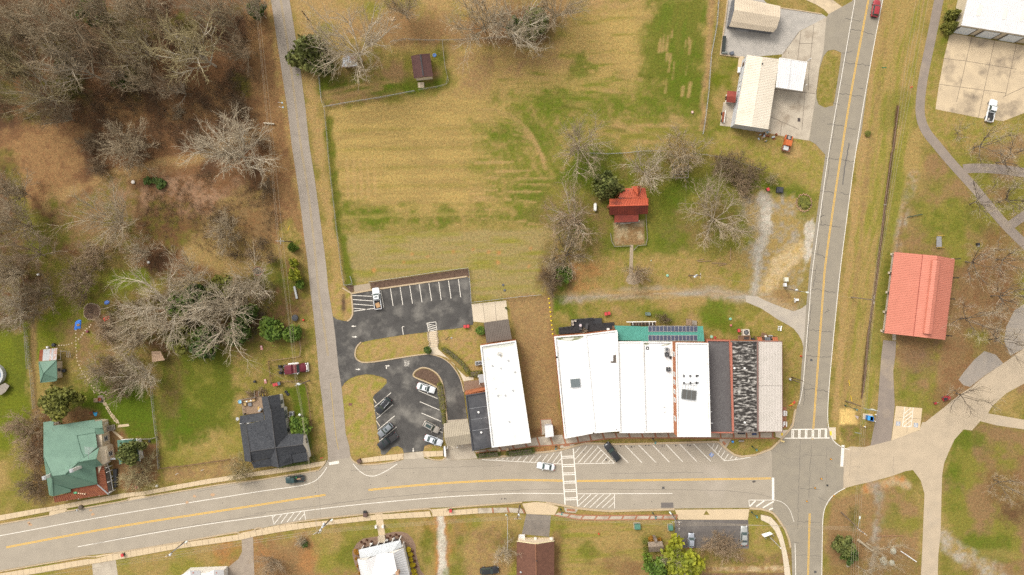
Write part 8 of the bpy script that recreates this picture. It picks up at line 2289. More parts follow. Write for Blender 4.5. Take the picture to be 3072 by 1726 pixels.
# ---- poles and wires
POLE=M('pole_wood',(.11,.075,.05),(.16,.12,.085),1.5,grain=.15)
POLE_GREY=M('pole_wood_grey',(.25,.2,.15),(.2,.16,.12),1.5,grain=.15)
PT={}
def pole(key,label,t,bx,by,tx_,ty_,h,arms=(),mat=POLE,transformer=None,lamp=None,insul=True):
 b=P(t,bx,by)
 tp=P3(t,tx_,ty_,h)
 th=thing('utility_pole',label,'utility pole',(b[0],b[1],0))
 PT[key]=tp
 MB().tube([(b[0],b[1],0),tp],[.17,.11],8).build('pole',mat,th)
 for(dz,L_,ang)in arms:
  f=(h-dz)/h
  c=V((b[0]+(tp[0]-b[0])*f,b[1]+(tp[1]-b[1])*f,h-dz))
  d=V((cos(ang),sin(ang),0))*(L_/2)
  mb=MB();mb.tube([tuple(c-d),tuple(c+d)],.07,4);arm=mb.build('crossarm',GALV if insul=='light' else POLE_GREY,th)
  for u in(-.95,-.5,.5,.95):
   q=c+d*u
   MB().lathe(q.x,q.y,[(.07,q.z+.05),(.09,q.z+.15),(.04,q.z+.28)],6).build('insulator',WTRIM,arm)
 if transformer:
  for(fx,dx,dy)in transformer:
   c=(b[0]+(tp[0]-b[0])*fx+dx,b[1]+(tp[1]-b[1])*fx+dy)
   MB().lathe(c[0],c[1],[(.24,h*fx-.45),(.28,h*fx-.4),(.28,h*fx+.35),(.12,h*fx+.45)],10).build('transformer',plain('transformer_grey',(.55,.56,.57),.5),th)
 if lamp:
  (lt,lx,ly)=lamp
  e=P3(lt,lx,ly,h*.8)
  s_=(b[0]+(tp[0]-b[0])*.8,b[1]+(tp[1]-b[1])*.8,h*.78)
  mb=MB();mb.tube([s_,e],.05,5);la=mb.build('lamp_arm',GALV,th)
  MB().box(e[0],e[1],e[2]-.1,e[2]+.08,.7,.35,math.atan2(e[1]-s_[1],e[0]-s_[0])).build('lamp_head',plain('lamp_pale',(.6,.64,.58),.5),la)
 return th
pole('p1','pole with a pale double crossarm beside the side street, level with the mown lawn','b1',372,950,258,944,9.3,[(0,2.0,pi),(.5,1.6,pi/2)],POLE,insul='light')
pole('p2','leaning pole with transformers above the charcoal house yard','c1',540,938,428,982,9.8,[(.3,1.6,.3)],POLE_GREY,[(.93,.15,.1),(.88,-.3,.15)])
pole('p0','short thin pole on the verge at the top of the side street','a1',528,186,468,106,6,[],POLE,insul=False)
pole('p3','leaning pole with lamp on the south pavement near the left edge','d0',1786,1120,1620,1258,9.2,[(.2,1.4,.4)],POLE,[(.95,.4,.1)],lamp=('d0',1796,1124))
pole('p4','pole with three transformers on the south pavement before the cottage','d1',742,908,612,1045,12,[(.2,1.8,.2),(1.4,1.6,.2)],POLE,[(.62,.1,.25),(.42,-.25,.3),(.8,.2,.1)],lamp=('d1',756,914))
pole('p5','dark pole on the south pavement beside the brown hall driveway','d2',126,772,105,905,10,[(.2,1.5,0)],POLE,[(.72,.15,0)])
pole('p6','pole with white crossarm at the corner of the customer lot','d2',1594,850,1664,976,10.5,[(.2,2.0,pi/2),(3.6,2.4,0)],POLE,lamp=('d2',1578,846))
pole('p7','heavy leaning pole between the highway and the park road','d3',806,838,1020,1038,13,[(.2,2.4,-.6),(1.2,2.2,-.6)],POLE,lamp=('d3',990,890))
pole('p8','pole with a street lamp reaching over the highway edge','c3',264,50,420,80,10.3,[],POLE,[(.72,.1,.15)],lamp=('c3',482,88),insul=False)
pole('p9','pole on the far side of the highway opposite the street-lamp pole','c3',905,135,1128,163,12,[(.2,2.0,pi/2)],POLE)
pole('p10','pole with a long pale banner arm beside the ditch end','c3',850,1136,1002,1188,9,[],POLE,insul=False)
pole('p11','paired dark pole at the highway edge by the corner shop, uphill one','c3',330,906,440,946,8.5,[],POLE,insul=False)
pole('p12','paired dark pole at the highway edge by the corner shop, downhill one','c3',316,924,414,960,8,[],POLE,[(.1,-.2,0)],insul=False)
pole('p13','short stout pole with a transformer on the farmhouse lawn','b2',1758,1276,1872,1277,9,[(.2,1.2,pi/2)],POLE,[(.62,.1,0),(.5,0,-.3)])
def wire(label,pts,r=.022,mat=None,sag=.6,group=None):
 out=[]
 for a,b in zip(pts,pts[1:]):
  for i in range(12):
   f=i/12
   p=lerp(a,b,f)
   out.append((p[0],p[1],p[2]-sag*4*f*(1-f)))
 out.append(pts[-1])
 return tag(MB().tube(out,r,4).build('power_line',mat or M('bare_wire',(.34,.28,.2),None,grain=0)),label,'power line',group)
WD=M('dark_wire',(.05,.045,.04),None,grain=0)
for k,(xt,x1,x2,x3)in enumerate(((2450,233,408,430),(2462,248,414,436),(2480,285,428,442))):
 wire('pale power line running beside the side street above the verge',[P3('a0',xt,-60,9.0),P3('b1',x1,945,9.2),P3('c1',x2,982,9.5),P3('d1',x3+55,60,9.5),P3('d1',612+6*k,1045,11.8)],group='side-street power lines')
for k in range(4):
 y0_=(1270,1290,1240,1262)[k]
 wire('pale power line running along the south pavement',[P3('d0',-200,1560-20*k,9),P3('d0',1620+5*k,y0_,9-.4*k),P3('d1',615+8*k,1045-12*k,11.5-.6*k),P3('d2',105+4*k,905-10*k,9.8-.5*k),P3('d2',1660+3*k,972-14*k,10.3-.5*k),P3('d3',950+20*k,980+15*k,12.5)],group='south pavement power lines')
for k,dx in enumerate((-14,-5,6,16)):
 wire('pale power line running beside the rail ditch and down the hill',[P3('a3',1600+dx*4,-80,12),P3('c3',1115+dx,160,11.8),P3('d3',960+dx*2,1000+dx,12.8),P3('d3',940+dx*2.4,1520,12.8)],group='ditch-side power lines')
wire('dark power cable crossing the bank lot from the transformer pole',T3('c1',430,982,9.3,1880,530,6.0,2200,580,5.3),.02,WD,.5)
wire('dark cable crossing the main street from the side-street pole',[P3('c1',428,985,8.5),P3('d1',610,440,9.5),P3('d1',655,960,9.5)],.02,WD,.3)
wire('thin cable from the street-lamp pole across the highway',T3('c3',420,80,9.8,1128,163,11.6),.02,None,.4)
wire('thin cable from the street-lamp pole to the farmhouse lawn pole',[P3('c3',420,80,9.6),P3('b2',1872,1277,8.8)],.018,None,.4)
wire('thin dark cable over the highway from the paired poles',T3('c3',440,946,8.3,1002,1188,8.8),.018,WD,.4)
wire('thin cable crossing the bays from the customer lot pole to the shops',T3('d2',1660,960,9.5,1870,190,8.0),.016,None,.3)
wire('thin cable over the evergreens to the leaning transformer pole',[P3('c0',1960,560,6),P3('c0',2120,640,7),P3('c1',428,984,9.2)],.018,None,.3)
def street_lamp(label,t,bx,by,tx_,ty_,h=4.2):
 b,tp=P(t,bx,by),P3(t,tx_,ty_,h)
 th=thing('street_lamp',label,'street lamp',(b[0],b[1],0),0,'green street lamps along the main street')
 g=plain('lamp_green',(.02,.055,.05),.4)
 MB().lathe(b[0],b[1],[(.2,0),(.2,.35),(.09,.6)],8).tube([(b[0],b[1],.3),tp],[.08,.055],6).build('post',g,th)
 MB().lathe(tp[0],tp[1],[(.1,h-.05),(.22,h+.1),(.25,h+.4),(.08,h+.62)],8).build('lantern',plain('lantern_teal',(.08,.2,.18),.4),th)
 c=lerp((b[0],b[1],0),tp,.75)
 MB().box(c[0]+.35,c[1],c[2]-.4,c[2]+.3,.5,.05,.2).build('banner',plain('banner_dark',(.05,.1,.1),.7),th)
for l_,t_,c_ in(('green street lamp in front of the white shop with fan units','d2',(1410,130,1432,172)),('green street lamp on the corner turf by the highway','d2',(2368,205,2408,240)),('green street lamp on the orange soil strip before the alley','d2',(474,200,472,228)),('green street lamp at the ramp of the long crosswalk, south side','d2',(520,808,530,856)),('green street lamp on the south brick walk before the wide lawn','d2',(1408,845,1436,896)),('green street lamp at the curved south walk','d2',(2362,838,2412,886)),('green street lamp at the straw-covered verge','c3',(846,1178,955,1220))):
 street_lamp(l_,t_,*c_)
 # ---- bins, boxes, garden things
RED_BIN=plain('bin_red',(.5,.05,.05),.5)
def cart(label,t,x,y,rot=.0,lid=RED_BIN,body=TRIM,group='red-lidded wheelie bins'):
 th=thing('wheelie_bin',label,'bin',(*P(t,x,y,1.0),0),rot,group)
 mb=MB()
 mb.add([(-.26,-.3,.08),(.26,-.3,.08),(.26,.3,.08),(-.26,.3,.08),(-.33,-.38,.98),(.33,-.38,.98),(.33,.38,.98),(-.33,.38,.98)],[(0,3,2,1),(0,1,5,4),(1,2,6,5),(2,3,7,6),(3,0,4,7)])
 part(th,'body',mb,body)
 part(th,'lid',MB().box(0,0,.98,1.04,.72,.84).box(0,.02,1.04,1.08,.55,.62),lid)
 part(th,'handle',MB().tube([(-.3,.46,.95),(.3,.46,.95)],.03,5),TRIM)
 for s_ in(-1,1):
  part(th,'wheel',MB().tube([(s_*.3-.03,.36,.12),(s_*.3+.03,.36,.12)],.12,8),TRIM)
for a in(('red-lidded bin at the bank lot edge, left of its pair','c1',2040,418),('red-lidded bin at the bank lot edge, right of its pair','c1',2070,415),('red-lidded bin behind the charcoal house, left of its pair','c1',200,980,.2),('red-lidded bin behind the charcoal house, right of its pair','c1',222,975,.2),('red-lidded bin on the lawn by the black deck, left of its pair','c2',957,297,.1),('red-lidded bin on the lawn by the black deck, right of its pair','c2',988,290,.2),('red-lidded bin beside the big cream cooling unit','c2',2241,457),('red-lidded bin beside the black barbecue cover by the gravel lot','b3',105,445,.4),('red-lidded bin on the south pavement by the gravel drive','d1',1902,828),('red-lidded bin on the south pavement near the left edge','d0',1178,1256,.3)):
 cart(*a)
cart('dark grey bin beside the red pair behind the charcoal house','c1',246,968,.3,lid=plain('bin_grey',(.12,.13,.15),.5),group=None)
for x,y,l_ in((1018,350,'brown square planter at the corner of the side street'),(1077,868,'brown square bin on the south pavement kerb')):
 c=P('d1',x,y,.9);tag(MB().box(c[0],c[1],0,.9,1.05,1.0,.5 if y<400 else.0).box(c[0],c[1],.9,.96,.85,.8,.5 if y<400 else 0).build('planter',plain('planter_brown',(.11,.065,.05),.7)),l_,'planter')
c=P('d1',1073,840,.8);tag(MB().box(c[0],c[1],0,.8,.75,.45).build('litter_bin',TRIM),'black litter bin beside the brown one on the kerb','bin')
bb=thing('barbecue_cover','black tarpaulin-covered barbecue beside the red bin at the gravel lot','barbecue',(*P('b3',220,450,.8),0),-.1)
part(bb,'cover',MB().box(0,0,0,.85,1.7,1.5).box(.1,0,.85,1.1,1.0,1.2),plain('tarp_black',(.045,.045,.05),.7))
for x,y,l_ in((1262,980,'green transformer cabinet in the middle of the south lawn'),(1583,992,'green transformer cabinet beside the customer lot')):
 th=thing('transformer_box',l_,'transformer',(*P('d2',x,y,.9),0),.05,'green transformer cabinets')
 big=1.4 if x<1400 else 1.05
 g=M('cabinet_green',(.06,.15,.105),(.05,.13,.09),2,grain=.1)
 part(th,'cabinet',MB().box(0,0,.1,1.1,big,1.45),g)
 part(th,'lid',MB().box(0,.1,1.1,1.16,big+.12,1.2),plain('lid_green',(.085,.2,.14),.5))
 part(th,'pad',MB().box(0,0,0,.1,big+.4,1.8),CONC_G)
c=P('c2',1367,297,.9);tag(MB().box(c[0],c[1],.0,.12,1.35,.85).box(c[0]+.12,c[1]-.1,.12,.95,1.05,.62).build('green_cabinet',M('cabinet_grey_green',(.13,.17,.14),None)),'grey-green service cabinet on a pad behind the teal roof','cabinet')
gt=thing('gas_tank','white horizontal gas tank beside the red farmhouse evergreen','gas tank',(*P('b2',855,615),0))
MB().tube(T3('b2',856,578,.8,856,585,.8,854,648,.8,854,655,.8),[.2,.42,.42,.2],10).build('tank',WTRIM,gt)
MB().box(*P('b2',855,595),0,.5,.6,.12).box(*P('b2',855,640),0,.5,.6,.12).build('cradle',GALV,gt)
for x,y,m_,l_,r_ in((2157,345,(.2,.42,.3),'pale green lid on the mown soil patch behind the shops',.38),(2163,407,(.45,.14,.12),'faded red lid on the soil patch behind the shops',.32),(1975,517,(.28,.5,.36),'pale green round cap at the back of the charcoal-roofed shop',.4),(2010,524,(.35,.04,.03),'dark red round cap beside the pale green one',.34)):
 c=P('c2',x,y);tag(MB().lathe(c[0],c[1],[(r_,0),(r_,.15),(r_*.8,.25),(r_*.3,.3)],12).build('tank_cover',plain('lid_%d'%x,m_,.6)),l_,'lid')
for x,y,m_,l_ in((1550,1277,(.25,.45,.32),'pale green round cap on the farmhouse lawn'),(1392,1133,(.4,.45,.33),'tiny pale cap beside the farmhouse walk')):
 mb=MB();c=P('b2',x,y);r_=.38 if x>1500 else.18;mb.lathe(c[0],c[1],[(r_,0),(r_,.2),(r_*.7,.32)],12);tag(mb.build('tank_cover',plain('lid_%d'%x,m_,.6)),l_,'lid')
for x,y,l_ in((2410,17,'dark round lid on the mown lawn, upper of two'),(2424,68,'dark round lid on the mown lawn, lower of two')):
 c=P('c1',x,y);tag(MB().lathe(c[0],c[1],[(.34,0),(.34,.12),(.2,.16)],12).build('drain_cover',plain('lid_dark',(.09,.09,.09),.7)),l_,'lid')
c=P('c1',936,1168);tag(MB().box(c[0],c[1],.0,.06,.95,.7,-.05).build('drain_grate',plain('rusty_grate',(.16,.07,.05),.8)),'rusty square drain grate in the turf by the side street','drain')
c=P('a3',401,1157);tag(MB().box(c[0],c[1],.03,.06,.72,.95,0).build('drain_grate',plain('dark_grate',(.06,.045,.04),.8)),'dark drain grate in the worn concrete yard','drain')
for k,c_ in enumerate(([2,358,58,442],[30,560,96,655],[57,772,124,872],[105,1005,155,1078])):
 tag(MB().sweep(T('e8',c_),.22,0,.16).build('wheel_stop',CONC_P),'pale concrete wheel stop at the turf edge of the bank lot','wheel stop','wheel stops of the bank lot')
for k in range(9):
 x,y=408+k*4.6,150+42.5*k
 c=P('c2',x,y,.3);tag(MB().lathe(c[0],c[1],[(.05,0),(.22,.12),(.24,.25),(.1,.4)],8).build('yellow_marker',plain('marker_yellow',(.75,.55,.02),.6)),'round yellow marker in the row along the alley edge','marker','yellow markers along the alley')
for x,y,l_ in((2370,242,'round stone planter at the bank front, nearer the canopy'),(2450,234,'round stone planter at the bank front, nearer the alley')):
 c=P('d1',x,y,.6);tag(MB().lathe(c[0],c[1],[(.25,0),(.38,.5),(.4,.62),(.3,.62),(.28,.5)],12).build('stone_planter',CONCRETE),l_,'planter')
bsg=thing('bank_sign','tall narrow double-faced sign beside the drive-through exit','sign',(*P('d1',1845,260),0))
MB().prism(T('d1',[1836,210,1852,210,1860,303,1842,303],1.6),.2,1.7).build('sign_board',WTRIM,bsg)
MB().prism(T('d1',[1830,212,1836,212,1842,303,1836,303],1.6),.2,1.65).build('sign_frame',TRIM,bsg)
fp=thing('flagpole','tall silver pole with a ball top leaning in view at the curved walk','flagpole',(*P('d3',112,1068),0))
a_,b_=(*P('d3',116,1074),0),P3('d3',224,1184,10);MB().tube([a_,b_],[.12,.07],8).build('pole',GALV,fp)
MB().lathe(b_[0],b_[1],[(.05,9.9),(.16,10.05),(.16,10.2),(.05,10.3)],8).build('finial',WTRIM,fp)
ws=thing('white_sign','large white slanted board on the turf at the curved walk','sign',(*P('d3',95,1056),0))
MB().slab([T3('d3',38,1052,1.2,122,1028,1.2,152,1050,2.4,66,1082,2.4)],.12).build('board',WTRIM,ws)
for x,y in((60,1070),(135,1045)):
 MB().box(*P('d3',x,y),0,1.9,.12,.12).build('post',GALV,ws)
bo=thing('blue_booth','bright blue booth on a white base beside the trail spur','booth',(*P('e5',380,640),0))
MB().prism(T('e5',[258,550,515,570,515,620,520,700,255,705]),0,.12).build('base',CONC_P,bo)
MB().prism(T('e5',[330,585,425,600,420,720,320,700]),.12,2.6).build('wall',plain('booth_blue_dark',(.01,.12,.36),.5),bo)
MB().slab([T3('e5',398,608,2.6,540,622,2.6,535,745,2.6,388,735,2.6)],.1).build('roof',plain('booth_blue',(.05,.3,.62),.45),bo)
for x,y,l_ in((575,575,'white bollard with yellow base beside the blue booth, upper one'),(555,752,'white bollard with yellow base beside the blue booth, lower one'),(285,900,'pale post cap on the grass below the blue booth')):
 th=thing('bollard',l_,'bollard',(*P('e5',x-12,y-6),0))
 MB().lathe(*P('e5',x-12,y-6),[(.16,0),(.16,.5)],8).build('base',plain('bollard_yellow',(.65,.45,.03),.5),th)
 MB().lathe(*P('e5',x-8,y-4),[(.15,.5),(.15,1.0),(.06,1.1)],8).build('cap',WTRIM,th)
bn=thing('banner_arm','long pale cloth banner stretched over the verge from the ditch pole','banner',(*P('e5',270,400),0))
MB().slab([T3('e5',262,388,5,420,432,4.9,425,462,3.8,300,425,4.0),T3('e5',420,432,4.9,530,425,4.8,675,480,4.7,665,495,4.0,425,462,3.8)],.04).build('cloth',M('banner_cloth',(.62,.6,.5),(.45,.5,.45),1.5),bn)
MB().box(*P('e5',680,488,4),0,4.7,.08,.08).build('post',GALV,bn)
tag(MB().slab([T3('e5',35,1055,2.2,130,1070,2.3,225,1098,2.2,220,1108,1.5,45,1080,1.4)],.04).build('small_banner',M('banner_cloth',())),'short pale banner low over the grass below the blue booth','banner')
tag(MB().slab([T3('e5',30,595,2.4,150,635,2.4,125,715,1.8)],.03).build('pennant',M('pennant_cloth',(.62,.56,.5),(.5,.3,.28),4)),'white triangular pennant flag beside the straw heap','flag')
fl=tag(MB().slab([T3('c3',295,1183,2.0,330,1160,2.8,362,1130,3.2,370,1155,3.0,330,1185,2.4)],.03).build('feather_flag',plain('flag_red',(.5,.06,.03),.7)),'red and yellow feather flag beside the corner shop','flag')
MB().slab([T3('c3',300,1178,2.15,332,1162,2.9,350,1152,3.1,335,1176,2.6)],.02).build('flag_stripe',plain('flag_yellow',(.7,.5,.03),.7),fl)
MB().tube([(*P('c3',292,1186),0),P3('c3',366,1142,3.3)],.025,5).build('flag_pole',GALV,fl)
for k,(x,y)in enumerate(((885,960),(905,1110))):
 tag(MB().tube([(*P('c3',x-6,y-25),.1),P3('c3',x+8,y+28,2.6)],.07,6).build('guy_guard',plain('guard_yellow',(.75,.5,.02),.5)),('yellow guy-wire guard on the highway verge, upper one','yellow guy-wire guard on the highway verge, lower one')[k],'guy guard')
tag(MB().tube([(*P('b1',348,798),.1),P3('b1',333,845,2.4)],.06,6).build('guy_guard',plain('guard_yellow',(.75,.5,.02))),'yellow guy-wire guard on the verge of the side street','guy guard')
def cone(label,x,y,tall=True):
 b=P('d3',x,y)
 th=thing('traffic_cone',label,'cone',(b[0],b[1],.04),0,'things left on the junction')
 part(th,'base',MB().box(0,0,0,.05,.45,.45),TRIM)
 part(th,'cone',MB().lathe(0,0,[(.17,.05),(.04,.7 if tall else.45)],10),plain('cone_orange',(.75,.35,.04),.6))
for l_,x,y in(('orange cone on the junction nearest the park road stop bar',707,326),('orange cone in the middle of the junction',615,516),('small orange cone on the junction, between the middle and the lower one',555,605),('small orange cone closest to the lower highway centre line',476,733),('dark orange cone at the turf corner of the junction',737,681)):
 cone(l_,x,y,y<550)
c=P('d3',672,578);tag(MB().box(c[0],c[1],.04,.3,.4,.35,.4).build('road_debris',TRIM),'small dark box lying on the junction','box')
c=P('d3',238,152);tag(MB().box(c[0],c[1],.05,.5,1.0,.4,-.3).build('sandwich_board',plain('board_yellow',(.6,.45,.2),.6)),'tan sandwich board at the kerb by the highway crosswalk','sign')
for t_,x,y,l_ in(('d2',888,1045,'red fire hydrant on the south lawn'),('c3',417,702,'red marker beside the highway edge by the corner shop'),('a3',1482,846,'red marker in the grass beside the walking trail'),('c0',1467,1003,'red can hanging at the garden fence')):
 c=P(t_,x,y);tag(MB().lathe(c[0],c[1],[(.2,0),(.16,.1),(.15,.6),(.18,.65),(.08,.8)],8).build('fire_hydrant' if 'hydrant' in l_ else 'red_marker',plain('hydrant_red',(.5,.05,.03),.5)),l_,'hydrant' if 'hydrant' in l_ else 'marker')
bk=thing('park_bench','grey wooden bench on the corner turf before the tar-roofed shop','bench',(*P('d2',2258,148),0))
MB().box(*P('d2',2258,150),.4,.46,1.4,.45,.02).build('seat',GWOOD,bk)
MB().box(*P('d2',2258,139),.46,.85,1.4,.06,.02).build('backrest',GWOOD,bk)
for x in(2238,2278):
 MB().box(*P('d2',x,150),0,.4,.08,.4).build('leg',TRIM,bk)
c=P('d2',2175,156);tag(MB().box(c[0],c[1],0,.7,.42,.5).build('blue_box',plain('box_blue',(.05,.25,.6),.5)),'small bright blue box on the corner turf','box')
for k,(t_,c_,l_)in enumerate((('c3',[250,1225,275,1225,276,1285,250,1285],'white table with benches beside the corner shop, upper one'),('c3',[250,1330,274,1330,274,1375,250,1375],'white table with benches beside the corner shop, lower one'))):
 th=thing('picnic_table',l_,'table',(*P(t_,c_[0]+12,c_[1]+25),0),0,'white tables by the corner shop')
 pts=T(t_,c_,.75)
 MB().prism(inset(pts,.1),.68,.75,bottom=True).build('tabletop',WTRIM,th)
 MB().prism(inset(pts,.35),0,.68).build('base',DARK,th)
 for dx in(-6,14+12):
  MB().box(*P(t_,c_[0]+dx,c_[1]+28),.38,.45,.28,1.3).build('bench_seat',WTRIM,th)
tag(MB().sweep(T('c3',[262,1195,262,1395]),1.0,0,.05).build('brick_patio',BRICK_BAND),'narrow brick strip under the white tables by the corner shop','patio')
for t_,x,y,l_,lx,ly,rot in(('c3',222,435,'white plank bench with pale boxes on the lawn by the driveway',.35,1.35,-.15),('c3',378,160,'white slatted seat on the sandy corner by the highway',.9,.55,.1)):
 th=thing('plank_bench',l_,'bench',(*P(t_,x,y),0),rot)
 part(th,'seat',MB().box(0,0,.4,.46,lx,ly),WTRIM)
 part(th,'base',MB().box(0,0,0,.4,lx*.6,ly*.8),GALV)
 for k in range(3):
  part(th,'crate',MB().box(-.55,-.5+.45*k,0,.35,.35,.3,.1),plain('crate_pale',(.55,.53,.48),.6))
c=P('b3',285,1314,1.4);tag(MB().box(c[0],c[1],.3,1.4,.9,1.1,.05).build('meter_cabinet',plain('cabinet_cream',(.6,.58,.47),.5)),'cream square cabinet on the sandy corner, taller one','cabinet')
c=P('b3',274,1365,1.2);tag(MB().box(c[0],c[1],.0,1.2,.55,.95,.05).build('meter_cabinet',plain('cabinet_white',(.62,.62,.62),.5)),'white narrow cabinet below the cream one on the sandy corner','cabinet')
sg=tag(MB().slab([T3('a3',1200,648,1.8,1246,650,2.0,1244,659,1.6,1200,656,1.4)],.03).build('road_sign',plain('sign_green',(.03,.35,.2),.5)),'small green road sign on the highway verge','sign')
MB().tube([(*P('a3',1210,655),0),P3('a3',1222,653,2)],.03,5).build('post',GALV,sg)
c=P('b3',1509,702,.0);tag(MB().tube([(*P('b3',1440,715),.3),(*P('b3',1582,687),.5)],.11,6).build('fallen_post',plain('post_green',(.035,.07,.045),.7)),'dark green post lying in the park grass','post')
tag(MB().box(*P('b3',1238,592,1),0,1.1,.12,.12).build('marker_post',GALV),'grey marker post at the edge of the rail ditch','post')
tb=thing('sand_table','grey slab on yellow trestles beside the red pavilion','table',(*P('b3',1755,950),0))
MB().slab([T3('b3',1732,900,1.0,1775,898,1.0,1780,1000,.8,1728,1002,.8)],.12).build('tabletop',M('slab_grey',(.22,.21,.21),(.28,.27,.26),2),tb)
for y in(892,1005):
 MB().tube(T3('b3',1735,y,.7,1800,y-3,.7),.06,4).box(*P('b3',1740,y),0,.7,.1,.1).box(*P('b3',1792,y),0,.7,.1,.1).build('trestle',plain('trestle_yellow',(.5,.33,.06),.7),tb)
c=P('b3',2138,975,.9);wb=tag(MB().box(c[0],c[1],0,.9,.6,.7,.3).build('park_grill',TRIM),'black park grill with a white bag among the park trees','grill')
MB().lathe(*P('b3',2139,988,.7),[(.1,0),(.3,.2),(.25,.6),(.05,.75)],8).build('bag',WTRIM,wb)
br=thing('brick_ring','ring of loose bricks round a planting by the highway','flower bed',(*P('b3',450,575),0))
bmesh_=MB();bmesh_.box(0,0,0,.16,.34,.2);bo_=bmesh_.build('brick',M('old_brick',(.4,.22,.12),(.3,.2,.13),3));BRK=bo_.data;bpy.data.objects.remove(bo_)
for k in range(46):
 a=2*pi*k/46
 o=link('brick',BRK,br);rr_x,rr_y=72/K*S,84/K*S
 o.location=(rr_x*cos(a)*U(.92,1.08),rr_y*sin(a)*U(.92,1.08),0);o.rotation_euler=(0,0,a+U(-.6,.6))
gb=thing('garden_bed','heart-shaped garden bed ringed with pale stones','garden bed',(*P('c0',888,275),0))
bed=T('c0',[810,290,815,235,845,200,890,195,940,205,968,240,970,290,950,330,910,355,860,350,820,325])
MB().prism(bed,0,.12).build('soil',M('garden_soil',(.07,.04,.025),(.16,.1,.06),2.5,grain=.3),gb)
bmesh_=MB();bmesh_.lathe(0,0,[(.16,0),(.2,.1),(.12,.22)],6);bo_=bmesh_.build('stone',M('pale_stone',(.45,.36,.25),(.35,.27,.18),3));STN=bo_.data;bpy.data.objects.remove(bo_)
for p in resample(bed+[bed[0]],.42):
 o=link('stone',STN,gb);l=V(gb.location);o.location=(p[0]-l.x+U(-.06,.06),p[1]-l.y+U(-.06,.06),0);o.rotation_euler=(0,0,U(0,6));s_=U(.7,1.2);o.scale=(s_,s_,s_)
for k in range(26):
 a,q=U(0,6.28),U(0,1)
 c=P('c0',888+55*q*cos(a),280+50*q*sin(a))
 mb=MB();d=U(0,6.28);L_=U(.3,.9)
 mb.tube([(c[0],c[1],.15),(c[0]+L_*cos(d),c[1]+L_*sin(d),.25)],.04,4);mb.build('stick',R.choice((OWOOD,BWOOD,DARK)),gb)
bmesh_=MB();bmesh_.box(0,0,0,.06,.34,.34);bo_=bmesh_.build('stepping_stone',M('stepping_slab',(.55,.43,.28),(.48,.36,.23),3));STEP=bo_.data;bpy.data.objects.remove(bo_)
sp=thing('stone_path','curving line of pale stepping stones through the left garden','path',(*P('c0',735,600),0))
l=V(sp.location)
for pth,st_ in(([732,455,733,490,733,560,735,640,742,720,765,800,800,875,840,925,870,965,905,1010],.95),([520,605,580,602,630,598,690,582],.7),([880,405,820,460,790,505,760,540],.75),([862,915,920,882,990,838],.8)):
 for p in resample(smp(T('c0',pth),2),st_):
  o=link('stepping_stone',STEP,sp);o.location=(p[0]-l.x+U(-.1,.1),p[1]-l.y+U(-.1,.1),0);o.rotation_euler=(0,0,U(0,1.5));s_=U(.8,1.15);o.scale=(s_,s_,1)
sp2=thing('flagstone_walk','flagstone walk from the fire pit down to the house stairs','path',(*P('c0',1060,1230),0))
l=V(sp2.location)
for p in resample(T('c0',[1000,1140,1040,1210,1090,1290,1140,1345]),.42):
 for d in(-.25,.25):
  o=link('stepping_stone',STEP,sp2);o.location=(p[0]-l.x+d+U(-.1,.1),p[1]-l.y+U(-.1,.1),0);o.rotation_euler=(0,0,U(0,1.5));s_=U(.8,1.3);o.scale=(s_,s_,1)
surface('walkway',[T('c0',[1140,1366,1240,1356,1246,1378,1135,1392])],.02,CONCRETE)
surface('walkway',[T('d0',[1078,58,1098,50,1190,122,1165,135])],.02,CONCRETE)
fpit=thing('fire_pit','round iron fire pit on a square stone patio in the left garden','fire pit',(*P('c0',970,1115),0))
MB().prism(T('c0',[945,1085,995,1078,1000,1150,945,1150]),0,.06).build('patio',STONE,fpit)
c=P('c0',968,1118);MB().lathe(c[0],c[1],[(.35,.06),(.5,.45),(.45,.45),(.3,.2)],14).build('bowl',RUST,fpit)
for k in range(22):
 x,y=U(905,1030),U(1025,1065)
 if 940<x<990 and k%2:
  x=1015+U(-10,15);y=U(1060,1130)
 o=link('stone',STN,fpit);c=P('c0',x,y);o.location=(c[0]-fpit.location.x,c[1]-fpit.location.y,0);o.rotation_euler=(0,0,U(0,6))
c=P('c0',923,1130,.4);tag(MB().ring([(c[0]-.5,c[1]-.5),(c[0]+.5,c[1]-.5),(c[0]+.5,c[1]+.5),(c[0]-.5,c[1]+.5)],[(c[0]-.32,c[1]-.32),(c[0]+.32,c[1]-.32),(c[0]+.32,c[1]+.32),(c[0]-.32,c[1]+.32)],0,.4).box(c[0],c[1],0,.25,.7,.7).build('planter_box',OWOOD),'square wooden planter beside the fire pit patio','planter')
def tarp(label,t,c_,mat,z=.25):
 pts=T(t,c_)
 n=len(pts)
 cx,cy=sum(p[0]for p in pts)/n,sum(p[1]for p in pts)/n
 vs=[(p[0],p[1],U(.03,.12))for p in pts]+[(cx+(p[0]-cx)*.6,cy+(p[1]-cy)*.6,z*U(.4,1.3))for p in pts]+[(cx,cy,z*.8)]
 fs=[(i,(i+1)%n,n+(i+1)%n,n+i)for i in range(n)]+[(n+i,n+(i+1)%n,2*n)for i in range(n)]
 return tag(MB().add(vs,fs).add([(v[0],v[1],max(0,v[2]-.04))for v in vs],fs).build('tarpaulin',mat),label,'tarpaulin')
TB=plain('tarp_blue',(.04,.2,.68),.5)
tarp('crumpled bright blue tarpaulin beside the ringed garden bed','c0',[718,448,722,410,728,372,760,352,784,356,782,400,776,442,750,435,738,452],TB)
tag(MB().prism(T('c0',[738,395,765,388,770,412,742,416],.3),0,.34).build('soil_heap',M('heap_tan',(.3,.19,.1),None,grain=.3)),'tan soil lying in the middle of the blue tarpaulin','soil')
